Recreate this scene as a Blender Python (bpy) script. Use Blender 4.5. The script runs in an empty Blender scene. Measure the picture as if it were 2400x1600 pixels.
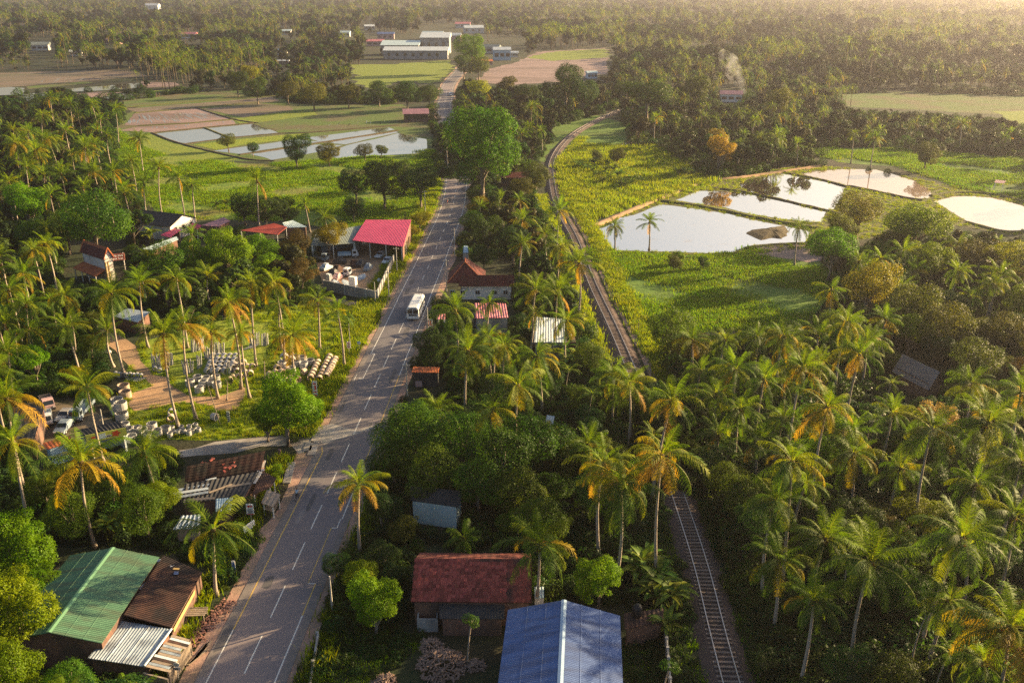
import bpy, bmesh, math, random
import numpy as np
from mathutils import Vector, Matrix
R = math.radians
rng = np.random.default_rng(7)
random.seed(7)
scene = bpy.context.scene
col = scene.collection

# ------------------------------------------------------------------ camera, sky, sun, exposure
FPX, CAM_H = 2150.0, 66.0                      # focal length in photo pixels (photo 2400 px wide), camera height in metres
PITCH = math.atan(845.0 / FPX)
CP, SP = math.cos(PITCH), math.sin(PITCH)
cam_d = bpy.data.cameras.new('camera')
cam = bpy.data.objects.new('camera', cam_d); col.objects.link(cam)
cam_d.sensor_width = 36.0; cam_d.lens = 36.0 * FPX / 2400.0
cam_d.clip_start = 1.0; cam_d.clip_end = 30000.0
cam.location = (0, 0, CAM_H); cam.rotation_euler = (math.pi / 2 - PITCH, 0, 0)
scene.camera = cam

SUN_EL, SUN_AZ = R(15.5), R(64)                  # azimuth clockwise from straight ahead (+Y) towards +X
world = bpy.data.worlds.new('World'); scene.world = world; world.use_nodes = True
wn = world.node_tree; bg = wn.nodes['Background']
sky = wn.nodes.new('ShaderNodeTexSky'); sky.sky_type = 'NISHITA'; sky.sun_disc = False
sky.sun_elevation = SUN_EL; sky.sun_rotation = SUN_AZ
sky.air_density = 1.0; sky.dust_density = 4.5; sky.ozone_density = 1.0
wn.links.new(sky.outputs[0], bg.inputs[0]); bg.inputs[1].default_value = 0.06
sun_d = bpy.data.lights.new('sun', 'SUN'); sun_d.energy = 5.0; sun_d.angle = R(0.5); sun_d.color = (1.0, 0.73, 0.38)
sun = bpy.data.objects.new('sun', sun_d); col.objects.link(sun)
sdir = Vector((math.cos(SUN_EL) * math.sin(SUN_AZ), math.cos(SUN_EL) * math.cos(SUN_AZ), math.sin(SUN_EL)))
sun.rotation_euler = sdir.to_track_quat('Z', 'Y').to_euler(); sun.location = (120, 60, 140)
vs = scene.view_settings
vs.view_transform = 'Standard'; vs.look = 'None'; vs.gamma = 1.0; vs.use_curve_mapping = False; vs.exposure = 1.75
cy = scene.cycles
cy.max_bounces = 5; cy.diffuse_bounces = 2; cy.glossy_bounces = 2; cy.transmission_bounces = 3; cy.volume_bounces = 0
cy.transparent_max_bounces = 4; cy.use_denoising = False; cy.caustics_reflective = False; cy.caustics_refractive = False
cy.volume_step_rate = 4.0; cy.volume_max_steps = 64

# ------------------------------------------------------------------ pixel <-> ground
def G(px, py, z=0.0):
    a = (px - 1200.0) / FPX; b = -(py - 800.0) / FPX
    ry, rz = b * SP + CP, b * CP - SP
    t = (z - CAM_H) / rz
    return Vector((a * t, ry * t, z))
def PJ(x, y, z):                                # world -> photo pixel
    zc = y * CP - (z - CAM_H) * SP; yc = -(y * SP + (z - CAM_H) * CP)
    return 1200 + FPX * x / zc, 800 + FPX * yc / zc, zc
def crop(ox, oy, sc, pts):                      # points read off an enlarged crop of the photo
    return [(ox + x / sc, oy + y / sc) for x, y in pts]
def in_poly(px, py, poly):
    px = np.asarray(px, float); py = np.asarray(py, float); n = len(poly)
    ins = np.zeros(px.shape, bool); j = n - 1
    for i in range(n):
        xi, yi = poly[i]; xj, yj = poly[j]
        if yi != yj:
            ins ^= ((yi > py) != (yj > py)) & (px < (xj - xi) * (py - yi) / (yj - yi) + xi)
        j = i
    return ins

# ------------------------------------------------------------------ object helpers
def tag(o, label=None, cat=None, group=None, kind=None):
    if label: o['label'] = label
    if cat: o['category'] = cat
    if group: o['group'] = group
    if kind: o['kind'] = kind
    return o
def empty(name, loc, rz=0.0, label=None, cat=None, group=None):
    o = bpy.data.objects.new(name, None); col.objects.link(o)
    o.location = loc; o.rotation_euler = (0, 0, rz); o.empty_display_size = 0.5
    return tag(o, label, cat, group)
def put(name, me, parent=None, loc=(0, 0, 0), rot=(0, 0, 0), sc=(1, 1, 1)):
    o = bpy.data.objects.new(name, me); col.objects.link(o)
    o.location = loc; o.rotation_euler = rot; o.scale = sc
    if parent is not None: o.parent = parent
    return o
class MB:
    """collects faces in world (or local) coordinates; build() links them as one mesh object"""
    def __init__(s): s.v = []; s.f = []; s.mi = []; s.cur = 0
    def face(s, pts):
        b = len(s.v); s.v.extend([tuple(p) for p in pts]); s.f.append(tuple(range(b, b + len(pts)))); s.mi.append(s.cur)
    def idx(s, vs_, fs):
        b = len(s.v); s.v.extend([tuple(p) for p in vs_])
        for f in fs: s.f.append(tuple(b + i for i in f)); s.mi.append(s.cur)
    def pbox(s, o, u, v, w):                    # parallelepiped: corner o, edges u v w
        o, u, v, w = Vector(o), Vector(u), Vector(v), Vector(w)
        P = [o, o + u, o + u + v, o + v, o + w, o + u + w, o + u + v + w, o + v + w]
        s.idx(P, [(0, 3, 2, 1), (4, 5, 6, 7), (0, 1, 5, 4), (1, 2, 6, 5), (2, 3, 7, 6), (3, 0, 4, 7)])
    def box(s, cx, cy_, cz, sx, sy, sz, rz=0.0):  # centred in x, y; cz is the bottom
        c, n = math.cos(rz), math.sin(rz)
        u = Vector((c * sx, n * sx, 0)); v = Vector((-n * sy, c * sy, 0))
        s.pbox(Vector((cx, cy_, cz)) - u / 2 - v / 2, u, v, (0, 0, sz))
    def tube(s, pts, rad, n=6, cap=True):
        pts = [Vector(p) for p in pts]
        if not hasattr(rad, '__len__'): rad = [rad] * len(pts)
        rings = []
        for i, p in enumerate(pts):
            t = (pts[min(i + 1, len(pts) - 1)] - pts[max(i - 1, 0)]).normalized()
            a = t.cross(Vector((0, 0, 1)))
            if a.length < 1e-3: a = t.cross(Vector((1, 0, 0)))
            a.normalize(); b = t.cross(a)
            rings.append([p + (a * math.cos(2 * math.pi * k / n) + b * math.sin(2 * math.pi * k / n)) * rad[i] for k in range(n)])
        vs_ = [q for r in rings for q in r]
        fs = [(i * n + k, i * n + (k + 1) % n, (i + 1) * n + (k + 1) % n, (i + 1) * n + k) for i in range(len(pts) - 1) for k in range(n)]
        if cap: fs += [tuple(range(n))[::-1], tuple(range((len(pts) - 1) * n, len(pts) * n))]
        s.idx(vs_, fs)
    def prism(s, poly, z0, z1):
        n = len(poly)
        s.idx([(x, y, z0) for x, y in poly] + [(x, y, z1) for x, y in poly],
              [tuple(range(n))[::-1], tuple(range(n, 2 * n))] + [(i, (i + 1) % n, n + (i + 1) % n, n + i) for i in range(n)])
    def build(s, name, mats, parent=None, local=False, smooth=False):
        me = bpy.data.meshes.new(name)
        V = s.v
        off = Vector((0, 0, 0))
        if parent is not None and not local:
            q = parent
            while q is not None: off = off + q.location; q = q.parent
        if off.length: V = [(x - off.x, y - off.y, z - off.z) for x, y, z in V]
        me.from_pydata(V, [], s.f)
        if not isinstance(mats, (list, tuple)): mats = [mats]
        for m in mats: me.materials.append(m)
        if len(mats) > 1: me.polygons.foreach_set('material_index', s.mi)
        if smooth: me.polygons.foreach_set('use_smooth', [True] * len(s.f))
        me.update()
        return put(name, me, parent)
def np_mesh(name, V, quads=None, tris=None, mat=None, tint=None):
    me = bpy.data.meshes.new(name)
    nq = 0 if quads is None else len(quads); nt = 0 if tris is None else len(tris)
    me.vertices.add(len(V)); me.vertices.foreach_set('co', np.asarray(V, np.float32).ravel())
    loops = np.concatenate([a.ravel() for a in (quads, tris) if a is not None and len(a)]).astype(np.int32)
    me.loops.add(len(loops)); me.loops.foreach_set('vertex_index', loops)
    me.polygons.add(nq + nt)
    st = np.concatenate([np.arange(nq) * 4, nq * 4 + np.arange(nt) * 3]).astype(np.int32)
    me.polygons.foreach_set('loop_start', st)
    me.update(calc_edges=True)
    if tint is not None:
        a = me.color_attributes.new('tint', 'FLOAT_COLOR', 'POINT')
        c = np.ones((len(V), 4), np.float32); c[:, :3] = tint
        a.data.foreach_set('color', c.ravel())
    if mat: me.materials.append(mat)
    return me

# ------------------------------------------------------------------ materials
MATS = {}
def nd(nt, t, **kw):
    n = nt.nodes.new(t)
    for k, v in kw.items(): setattr(n, k, v)
    return n
def material(name, c1, c2=None, scale=1.0, rough=0.85, c3=None, scale3=0.1, bump=0.0, bscale=None, spec=0.25, metal=0.0, detail=4.0, lo=0.35, hi=0.65, stretch=None, rand=0.0):
    m = bpy.data.materials.new(name); m.use_nodes = True; nt = m.node_tree; L = nt.links
    p = nt.nodes['Principled BSDF']
    p.inputs['Roughness'].default_value = rough; p.inputs['Specular IOR Level'].default_value = spec; p.inputs['Metallic'].default_value = metal
    p.inputs['Base Color'].default_value = (*c1, 1)
    tc = nd(nt, 'ShaderNodeTexCoord'); src = tc.outputs['Object']
    if stretch:
        mp = nd(nt, 'ShaderNodeMapping'); mp.inputs['Scale'].default_value = stretch; L.new(src, mp.inputs[0]); src = mp.outputs[0]
    def noise(sc, det=detail):
        n = nd(nt, 'ShaderNodeTexNoise'); n.inputs['Scale'].default_value = sc; n.inputs['Detail'].default_value = det; n.inputs['Roughness'].default_value = 0.62
        L.new(src, n.inputs['Vector']); return n
    out = None
    if c2 is not None:
        n = noise(scale); mr = nd(nt, 'ShaderNodeMapRange'); mr.inputs[1].default_value = lo; mr.inputs[2].default_value = hi
        L.new(n.outputs[0], mr.inputs[0])
        mx = nd(nt, 'ShaderNodeMix', data_type='RGBA'); mx.inputs[6].default_value = (*c1, 1); mx.inputs[7].default_value = (*c2, 1)
        L.new(mr.outputs[0], mx.inputs[0]); out = mx.outputs[2]
        if c3 is not None:
            n = noise(scale3, 3.0); mr = nd(nt, 'ShaderNodeMapRange'); mr.inputs[1].default_value = 0.45; mr.inputs[2].default_value = 0.62
            L.new(n.outputs[0], mr.inputs[0])
            m3 = nd(nt, 'ShaderNodeMix', data_type='RGBA'); m3.inputs[7].default_value = (*c3, 1)
            L.new(out, m3.inputs[6]); L.new(mr.outputs[0], m3.inputs[0]); out = m3.outputs[2]
    if rand and out is not None:
        oi = nd(nt, 'ShaderNodeObjectInfo'); hs = nd(nt, 'ShaderNodeHueSaturation'); mr = nd(nt, 'ShaderNodeMapRange')
        mr.inputs[3].default_value = 1 - rand; mr.inputs[4].default_value = 1 + rand
        L.new(oi.outputs['Random'], mr.inputs[0]); L.new(mr.outputs[0], hs.inputs['Value']); L.new(out, hs.inputs['Color']); out = hs.outputs[0]
    if out is not None: L.new(out, p.inputs['Base Color'])
    if bump:
        n = noise(bscale or scale * 3, 5.0); b = nd(nt, 'ShaderNodeBump'); b.inputs['Strength'].default_value = 1.0; b.inputs['Distance'].default_value = bump
        L.new(n.outputs[0], b.inputs['Height']); L.new(b.outputs[0], p.inputs['Normal'])
    MATS[name] = m
    return m
def foliage(name, trans=0.38, hue=0.03, val=0.28, rough=0.5, sat=1.08):
    """leaf surface: the colour comes from the mesh's tint, varied a little from plant to plant; part of the light passes through"""
    m = bpy.data.materials.new(name); m.use_nodes = True; nt = m.node_tree; L = nt.links
    p = nt.nodes['Principled BSDF']; p.inputs['Roughness'].default_value = rough; p.inputs['Specular IOR Level'].default_value = 0.12
    at = nd(nt, 'ShaderNodeAttribute', attribute_name='tint'); oi = nd(nt, 'ShaderNodeObjectInfo')
    hs = nd(nt, 'ShaderNodeHueSaturation'); hs.inputs['Saturation'].default_value = sat
    a = nd(nt, 'ShaderNodeMapRange'); a.inputs[3].default_value = 0.5 - hue; a.inputs[4].default_value = 0.5 + hue
    wn_ = nd(nt, 'ShaderNodeTexWhiteNoise', noise_dimensions='1D'); L.new(oi.outputs['Random'], wn_.inputs['W'])
    b = nd(nt, 'ShaderNodeMapRange'); b.inputs[3].default_value = 1 - val; b.inputs[4].default_value = 1 + val
    L.new(oi.outputs['Random'], a.inputs[0]); L.new(wn_.outputs['Value'], b.inputs[0])
    L.new(a.outputs[0], hs.inputs['Hue']); L.new(b.outputs[0], hs.inputs['Value']); L.new(at.outputs['Color'], hs.inputs['Color'])
    L.new(hs.outputs[0], p.inputs['Base Color'])
    t = nd(nt, 'ShaderNodeBsdfTranslucent'); tm = nd(nt, 'ShaderNodeMix', data_type='RGBA', blend_type='MULTIPLY')
    tm.inputs[0].default_value = 1.0; tm.inputs[7].default_value = (1.6, 1.5, 0.4, 1)
    L.new(hs.outputs[0], tm.inputs[6]); L.new(tm.outputs[2], t.inputs['Color'])
    mx = nd(nt, 'ShaderNodeMixShader'); mx.inputs[0].default_value = trans
    L.new(p.outputs[0], mx.inputs[1]); L.new(t.outputs[0], mx.inputs[2]); L.new(mx.outputs[0], nt.nodes['Material Output'].inputs[0])
    MATS[name] = m
    return m
def water(name, body, gloss, wave=0.004):
    m = bpy.data.materials.new(name); m.use_nodes = True; nt = m.node_tree; L = nt.links
    p = nt.nodes['Principled BSDF']; p.inputs['Base Color'].default_value = (*body, 1); p.inputs['Roughness'].default_value = 0.6
    g = nd(nt, 'ShaderNodeBsdfGlossy'); g.inputs['Roughness'].default_value = 0.02; g.inputs['Color'].default_value = (1.0, 0.93, 0.86, 1)
    tc = nd(nt, 'ShaderNodeTexCoord'); n = nd(nt, 'ShaderNodeTexNoise'); n.inputs['Scale'].default_value = 0.8; n.inputs['Detail'].default_value = 3
    L.new(tc.outputs['Object'], n.inputs['Vector'])
    b = nd(nt, 'ShaderNodeBump'); b.inputs['Distance'].default_value = wave; L.new(n.outputs[0], b.inputs['Height']); L.new(b.outputs[0], g.inputs['Normal'])
    # floating silt: patches where the surface is duller
    n2 = nd(nt, 'ShaderNodeTexNoise'); n2.inputs['Scale'].default_value = 0.22; n2.inputs['Detail'].default_value = 6; L.new(tc.outputs['Object'], n2.inputs['Vector'])
    mr = nd(nt, 'ShaderNodeMapRange'); mr.inputs[1].default_value = 0.62; mr.inputs[2].default_value = 0.75; mr.inputs[3].default_value = gloss; mr.inputs[4].default_value = gloss * 0.8
    L.new(n2.outputs[0], mr.inputs[0])
    mx = nd(nt, 'ShaderNodeMixShader'); L.new(mr.outputs[0], mx.inputs[0])
    L.new(p.outputs[0], mx.inputs[1]); L.new(g.outputs[0], mx.inputs[2]); L.new(mx.outputs[0], nt.nodes['Material Output'].inputs[0])
    MATS[name] = m
    return m

LEAF = foliage('leaf'); PALMLEAF = foliage('palm_leaf', 0.42, 0.012, 0.2, 0.55)
GRASSLEAF = foliage('grass_leaf', 0.4, 0.02, 0.3, 0.6)
BARK = material('bark', (0.16, 0.125, 0.10), (0.28, 0.23, 0.19), 3.0, 0.9, bump=0.03, rand=0.2)
PALMBARK = material('palm_bark', (0.26, 0.21, 0.17), (0.42, 0.35, 0.29), 2.5, 0.9, bump=0.03, stretch=(1, 1, 5), rand=0.15)
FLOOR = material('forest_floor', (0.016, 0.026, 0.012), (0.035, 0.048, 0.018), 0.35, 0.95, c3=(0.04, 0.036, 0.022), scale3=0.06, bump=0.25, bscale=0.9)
MEADOW = material('meadow_grass', (0.085, 0.16, 0.016), (0.17, 0.23, 0.022), 0.22, 0.95, c3=(0.15, 0.14, 0.03), scale3=0.045, bump=0.5, bscale=0.6)
MEADOW2 = material('lush_grass', (0.06, 0.14, 0.016), (0.12, 0.20, 0.022), 0.18, 0.95, c3=(0.08, 0.13, 0.018), scale3=0.05, bump=0.5, bscale=0.55, stretch=(0.5, 1.0, 1))
VERGE = material('verge_grass', (0.13, 0.20, 0.014), (0.22, 0.25, 0.02), 0.4, 0.95, bump=0.3, bscale=1.2)
PADDY = material('paddy_green', (0.065, 0.115, 0.026), (0.10, 0.145, 0.03), 0.5, 0.95, c3=(0.11, 0.10, 0.05), scale3=0.05, bump=0.2, bscale=1.5)
PADDYL = material('paddy_light', (0.12, 0.18, 0.02), (0.19, 0.22, 0.03), 0.3, 0.95, bump=0.2, bscale=1.2)
MUDM = material('ploughed_mud', (0.20, 0.13, 0.12), (0.29, 0.20, 0.185), 0.6, 0.75, c3=(0.15, 0.10, 0.085), scale3=0.05, bump=0.12, bscale=0.8, spec=0.5, stretch=(0.25, 1.0, 1))
MUDB = material('brown_mud', (0.12, 0.085, 0.06), (0.19, 0.14, 0.10), 0.4, 0.75, c3=(0.10, 0.09, 0.045), scale3=0.04, bump=0.12, bscale=0.8, spec=0.5, stretch=(0.3, 1.0, 1))
BUND = material('bund_earth', (0.085, 0.075, 0.035), (0.12, 0.13, 0.035), 0.8, 0.95, bump=0.15, bscale=2.5)
BUNDD = material('bund_dark', (0.06, 0.045, 0.03), (0.09, 0.075, 0.04), 0.8, 0.95, bump=0.15, bscale=2.5)
DIRT = material('orange_dirt', (0.36, 0.22, 0.125), (0.46, 0.29, 0.17), 0.5, 0.95, c3=(0.28, 0.19, 0.12), scale3=0.12, bump=0.06, bscale=2.0)
SHOULDER = material('shoulder_dirt', (0.34, 0.205, 0.155), (0.44, 0.28, 0.22), 0.7, 0.95, c3=(0.26, 0.19, 0.14), scale3=0.25, bump=0.05, bscale=3.0)
ASPHALT = material('asphalt', (0.128, 0.120, 0.135), (0.158, 0.146, 0.158), 0.35, 0.8, c3=(0.225, 0.185, 0.19), scale3=0.03, bump=0.006, bscale=14.0, spec=0.35, stretch=(1.0, 0.3, 1))
ASPHALT2 = material('asphalt_edge', (0.17, 0.15, 0.145), (0.22, 0.19, 0.18), 0.8, 0.9, bump=0.008, bscale=10.0)
CONCROAD = material('concrete_road', (0.30, 0.28, 0.265), (0.40, 0.37, 0.35), 0.5, 0.9, c3=(0.25, 0.22, 0.2), scale3=0.2, bump=0.01, bscale=4.0)
PAINT = material('road_paint_white', (0.72, 0.70, 0.66), (0.55, 0.53, 0.50), 2.5, 0.7)
PAINTY = material('road_paint_yellow', (0.62, 0.42, 0.11), (0.48, 0.33, 0.12), 2.0, 0.7)
BALLAST = material('ballast', (0.075, 0.052, 0.048), (0.14, 0.098, 0.088), 4.0, 0.95, c3=(0.09, 0.07, 0.065), scale3=0.3, bump=0.08, bscale=6.0)
RAILSTEEL = material('rail_steel', (0.42, 0.38, 0.36), (0.5, 0.46, 0.44), 1.0, 0.35, metal=0.7)
SLEEPER = material('sleeper', (0.20, 0.15, 0.13), (0.27, 0.21, 0.185), 2.0, 0.9, rand=0.25)
WATER = water('pond_water', (0.34, 0.24, 0.15), 0.93)
WATERM = water('muddy_water', (0.34, 0.21, 0.12), 0.55)
WATERP = water('paddy_water', (0.45, 0.37, 0.30), 0.92)
# ------------------------------------------------------------------ ground sheets, fields, ponds
def smooth_noise(n, amp, seed):
    r = np.random.default_rng(seed); a = r.normal(size=n); k = np.array([1, 2, 3, 2, 1.]) / 9
    return np.convolve(np.concatenate([a[-2:], a, a[:2]]), k, 'valid') * amp
def outline(pts, z=0.0, step=2.5, jit=0.25, seed=0):
    P = [G(x, y, z) for x, y in pts]; out = []
    for i, p in enumerate(P):
        q = P[(i + 1) % len(P)]; n = max(1, min(60, int((q - p).length / step)))
        out += [p.lerp(q, k / n) for k in range(n)]
    n = len(out)
    far = max(1.0, out[0].y / 200.0)
    jx, jy = smooth_noise(n, jit * far, seed + 1), smooth_noise(n, jit * far, seed + 2)
    return [Vector((p.x + jx[i], p.y + jy[i], z)) for i, p in enumerate(out)]
SEED = [100]
def sheet(name, pts, z, mat, label, jit=0.35, cat='ground', kind='structure', step=2.5):
    SEED[0] += 1
    mb = MB(); mb.face(outline(pts, z, step, jit, SEED[0]))
    o = mb.build(name, mat)
    return tag(o, label, cat, kind=kind)
def smooth_path(P, step=3.0):
    P = [Vector(p) for p in P]; out = []
    for i in range(len(P) - 1):
        p0, p1, p2, p3 = P[max(i - 1, 0)], P[i], P[i + 1], P[min(i + 2, len(P) - 1)]
        n = max(1, int((p2 - p1).length / step))
        for k in range(n):
            t = k / n
            out.append(0.5 * ((2 * p1) + (p2 - p0) * t + (2 * p0 - 5 * p1 + 4 * p2 - p3) * t * t + (3 * p1 - p0 - 3 * p2 + p3) * t ** 3))
    out.append(P[-1]); return out
def normals(path):
    N = []
    for i in range(len(path)):
        t = path[min(i + 1, len(path) - 1)] - path[max(i - 1, 0)]
        N.append(Vector((t.y, -t.x, 0)).normalized())        # to the right of the direction of travel
    return N
def ribbon(mb, path, a, b, z, ja=None, jb=None):
    N = normals(path); n = len(path)
    A = [p + N[i] * (a + (ja[i] if ja is not None else 0)) for i, p in enumerate(path)]
    B = [p + N[i] * (b + (jb[i] if jb is not None else 0)) for i, p in enumerate(path)]
    vs_ = [(p.x, p.y, z) for p in A] + [(p.x, p.y, z) for p in B]
    mb.idx(vs_, [(i, n + i, n + i + 1, i + 1) for i in range(n - 1)])
def profile(mb, path, prof, jit=0.0, seed=1):
    """sweep a cross-section [(offset, z), ...] along a path"""
    N = normals(path); n, k = len(path), len(prof); r = np.random.default_rng(seed)
    vs_ = []
    for i, p in enumerate(path):
        for (o, z) in prof:
            q = p + N[i] * o; j = r.normal(size=3) * jit
            vs_.append((q.x + j[0], q.y + j[1], max(z + (j[2] * 0.5 if z > 0.02 else 0), -0.2)))
    mb.idx(vs_, [(i * k + m, i * k + m + 1, (i + 1) * k + m + 1, (i + 1) * k + m) for i in range(n - 1) for m in range(k - 1)])

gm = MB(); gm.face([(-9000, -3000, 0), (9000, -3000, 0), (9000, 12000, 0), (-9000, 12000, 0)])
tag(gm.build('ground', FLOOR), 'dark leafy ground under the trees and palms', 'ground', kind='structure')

A_ = lambda *p: crop(0, 0, 1.96, p)
PADDIES = [
 ('brown_mud_field', A_((-300, 350), (0, 335), (600, 320), (680, 350), (400, 372), (120, 395), (-300, 425)), MUDB, 'dark brown mud field at the edge of the far left wood'),
 ('flooded_paddy', A_((-250, 412), (0, 398), (110, 405), (100, 435), (-250, 445)), WATERP, 'flooded paddy at the left border of the photo'),
 ('flooded_paddy', A_((85, 434), (215, 425), (260, 455), (95, 464)), WATERP, 'flooded paddy peeping out behind the left palm grove'),
 ('flooded_paddy', A_((320, 408), (640, 381), (672, 400), (480, 415), (340, 421)), WATERP, 'long flooded paddy farthest back among the left fields'),
 ('paddy_strip', A_((120, 398), (390, 374), (430, 381), (130, 410)), PADDY, 'thin green paddy strip before the far brown mud'),
 ('mud_field', A_((640, 376), (800, 379), (850, 396), (680, 404)), MUDM, 'small mauve mud field right of the farthest flooded paddy'),
 ('flooded_paddy', A_((330, 430), (470, 422), (560, 425), (480, 446), (350, 450)), MUDM, 'mauve mud field between the two far flooded paddies'),
 ('flooded_paddy', A_((470, 434), (740, 428), (762, 440), (560, 458), (480, 452)), WATERP, 'narrow flooded paddy beside the yellow crop strip'),
 ('crop_strip', A_((600, 426), (900, 402), (950, 410), (640, 428)), PADDYL, 'narrow yellow crop strip among the left paddies'),
 ('green_paddy', A_((560, 462), (770, 442), (1000, 415), (1180, 440), (1000, 463), (580, 495)), PADDY, 'long green paddy between flooded strip and ploughed mud'),
 ('stubble_field', A_((585, 500), (1000, 467), (1250, 445), (1290, 465), (920, 494), (640, 520)), MUDB, 'brown stubble field above the mauve ploughed mud'),
 ('ploughed_field', A_((570, 575), (620, 522), (900, 498), (1065, 545), (860, 565), (640, 577)), MUDM, 'mauve ploughed mud field with pale furrows'),
 ('stubble_field', A_((935, 500), (1200, 475), (1330, 490), (1350, 505), (1120, 541)), MUDB, 'tan harvested field right of the mauve ploughed field'),
 ('ploughed_field', A_((545, 600), (640, 582), (860, 570), (1070, 552), (1088, 570), (940, 588), (710, 608)), MUDM, 'mauve mud strip above the two white flooded paddies'),
 ('flooded_paddy', A_((710, 614), (933, 590), (1050, 633), (880, 662), (820, 655)), WATERP, 'bright white flooded paddy, left one of the large pair'),
 ('flooded_paddy', A_((948, 589), (1160, 568), (1285, 612), (1058, 634)), WATERP, 'bright white flooded paddy, right one of the large pair'),
 ('green_paddy', A_((1070, 548), (1250, 520), (1430, 508), (1460, 528), (1200, 560), (1095, 568)), PADDYL, 'bright green paddy behind the large flooded pair'),
 ('green_paddy', A_((1190, 566), (1470, 530), (1820, 545), (1830, 572), (1420, 608), (1292, 614)), PADDY, 'wide dull green paddy above the lower flooded row'),
 ('grass_strip', A_((885, 665), (1290, 620), (1400, 614), (1390, 632), (1100, 668), (1000, 690)), VERGE, 'yellow green grass strip below the large flooded pair'),
 ('flooded_paddy', A_((1405, 632), (1785, 586), (1815, 596), (1480, 655)), WATERP, 'long flooded strip at the top of the lower paddy row'),
 ('flooded_paddy', A_((985, 693), (1370, 640), (1475, 652), (1200, 690), (1100, 708)), WATERP, 'flooded strip behind the two small field trees'),
 ('flooded_paddy', A_((1150, 708), (1390, 663), (1575, 668), (1500, 690), (1250, 735)), WATERP, 'flooded strip behind the round dark field tree'),
 ('flooded_paddy', A_((1490, 655), (1810, 600), (1830, 608), (1590, 664)), WATERP, 'thin flooded strip between bunds near the road'),
 ('flooded_paddy', A_((1510, 700), (1600, 668), (1830, 612), (1960, 640), (1962, 702), (1700, 716), (1560, 738)), WATERP, 'broad flooded paddy nearest to the road'),
 ('grass_field', A_((560, 620), (690, 612), (830, 660), (1110, 727), (1000, 748), (800, 752), (560, 700)), PADDYL, 'yellow green field right of the left palm grove'),
]
for i, (n, pts, m, lab) in enumerate(PADDIES):
    sheet(n, pts, 0.03 if m in (WATERP,) else 0.05, m, lab, jit=0.3, cat='field')
FR = random.Random(4)
def furrows(corners, n, label, w=0.5):
    a, b_, c, d = [G(*p) for p in A_(*corners)]; mb = MB()
    for k in range(n):
        t = (k + FR.random()) / n; p, q = a.lerp(b_, t), d.lerp(c, t); s0 = FR.uniform(0, .5); s1 = s0 + FR.uniform(.15, .5); v = (b_ - a).normalized() * w * FR.uniform(.4, 1.3)
        p2, q2 = p.lerp(q, s0), p.lerp(q, min(1, s1)); z = Vector((0, 0, .07)); m_ = p2.lerp(q2, .5) + v * FR.uniform(-.5, .5); mb.idx([p2 + z, m_ + z, q2 + z, q2 + v * .3 + z, m_ + v + z, p2 + v * .3 + z], [(0, 1, 2, 3, 4, 5)])
    tag(mb.build('wet_furrows', WATERP), label, 'water', kind='structure')
furrows(((640, 575), (1050, 545), (900, 498), (625, 522)), 46, 'wet shining furrows across the mauve ploughed field')
furrows(((570, 580), (650, 575), (640, 530), (600, 540)), 12, 'wet furrows at the left end of the ploughed field')
furrows(((640, 605), (1080, 568), (1060, 553), (650, 582)), 16, 'wet furrows in the mauve mud strip')
furrows(((1320, 608), (1800, 570), (1780, 548), (1400, 560)), 16, 'faint wet lines in the wide green paddy', .35)
furrows(((130, 395), (560, 365), (640, 335), (200, 350)), 14, 'wet glints in the far brown mud field', 1.0)
furrows(((600, 515), (900, 490), (1000, 470), (640, 505)), 14, 'wet patches in the stubble field', .9)
furrows(((840, 432), (970, 428), (975, 418), (850, 425)), 6, 'small white wet patches beyond the yellow strip', 1.5)
MEADOW_L = [(262, 300), (330, 345), (420, 378), (500, 378), (620, 385), (900, 365), (1015, 350), (1035, 420), (1020, 480), (985, 560), (965, 560), (850, 545), (700, 520), (540, 515), (450, 515), (380, 500), (330, 450), (280, 380)]
sheet('meadow', MEADOW_L, 0.02, MEADOW, 'bright green rough meadow between the paddies and the roofs', jit=0.8)
MEADOW_B = A_((690, 470), (1100, 410), (1400, 480), (1850, 480), (2000, 620), (2000, 720), (1500, 745), (1100, 740), (560, 760), (520, 600), (600, 500))
sheet('paddy_plain', MEADOW_B, 0.012, PADDY, 'low green plain under the left paddies', jit=0.8)
FARFIELD = crop(850, 60, 5.88, [(-150, 540), (420, 530), (870, 500), (1200, 480), (1260, 590), (1100, 730), (900, 800), (500, 760), (200, 900), (-100, 800)])
sheet('far_field', FARFIELD, 0.02, PADDYL, 'pale green field in front of the far grey warehouse', jit=1.0)
FARBROWN = [(1115, 195), (1150, 160), (1215, 145), (1260, 122), (1425, 112), (1425, 170), (1330, 190), (1200, 200)]
sheet('far_mud_field', FARBROWN, 0.02, MUDM, 'pinkish fallow fields right of the tall far tree', jit=1.0)
sheet('far_grass_field', [(1230, 135), (1290, 122), (1425, 114), (1425, 135), (1300, 143)], 0.05, PADDYL, 'yellow grass field beyond the pinkish fallow fields', jit=1.0)
FARGREEN = [(1960, 222), (2100, 215), (2500, 228), (2500, 300), (2420, 290), (2330, 268), (2150, 258), (1990, 250)]
sheet('far_green_field', FARGREEN, 0.02, PADDY, 'green field below the wooded slope on the right', jit=1.0)
sheet('far_yellow_field', [(2330, 262), (2500, 255), (2500, 300), (2400, 296)], 0.05, PADDYL, 'yellow corner of the far right green field', jit=1.0)

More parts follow.
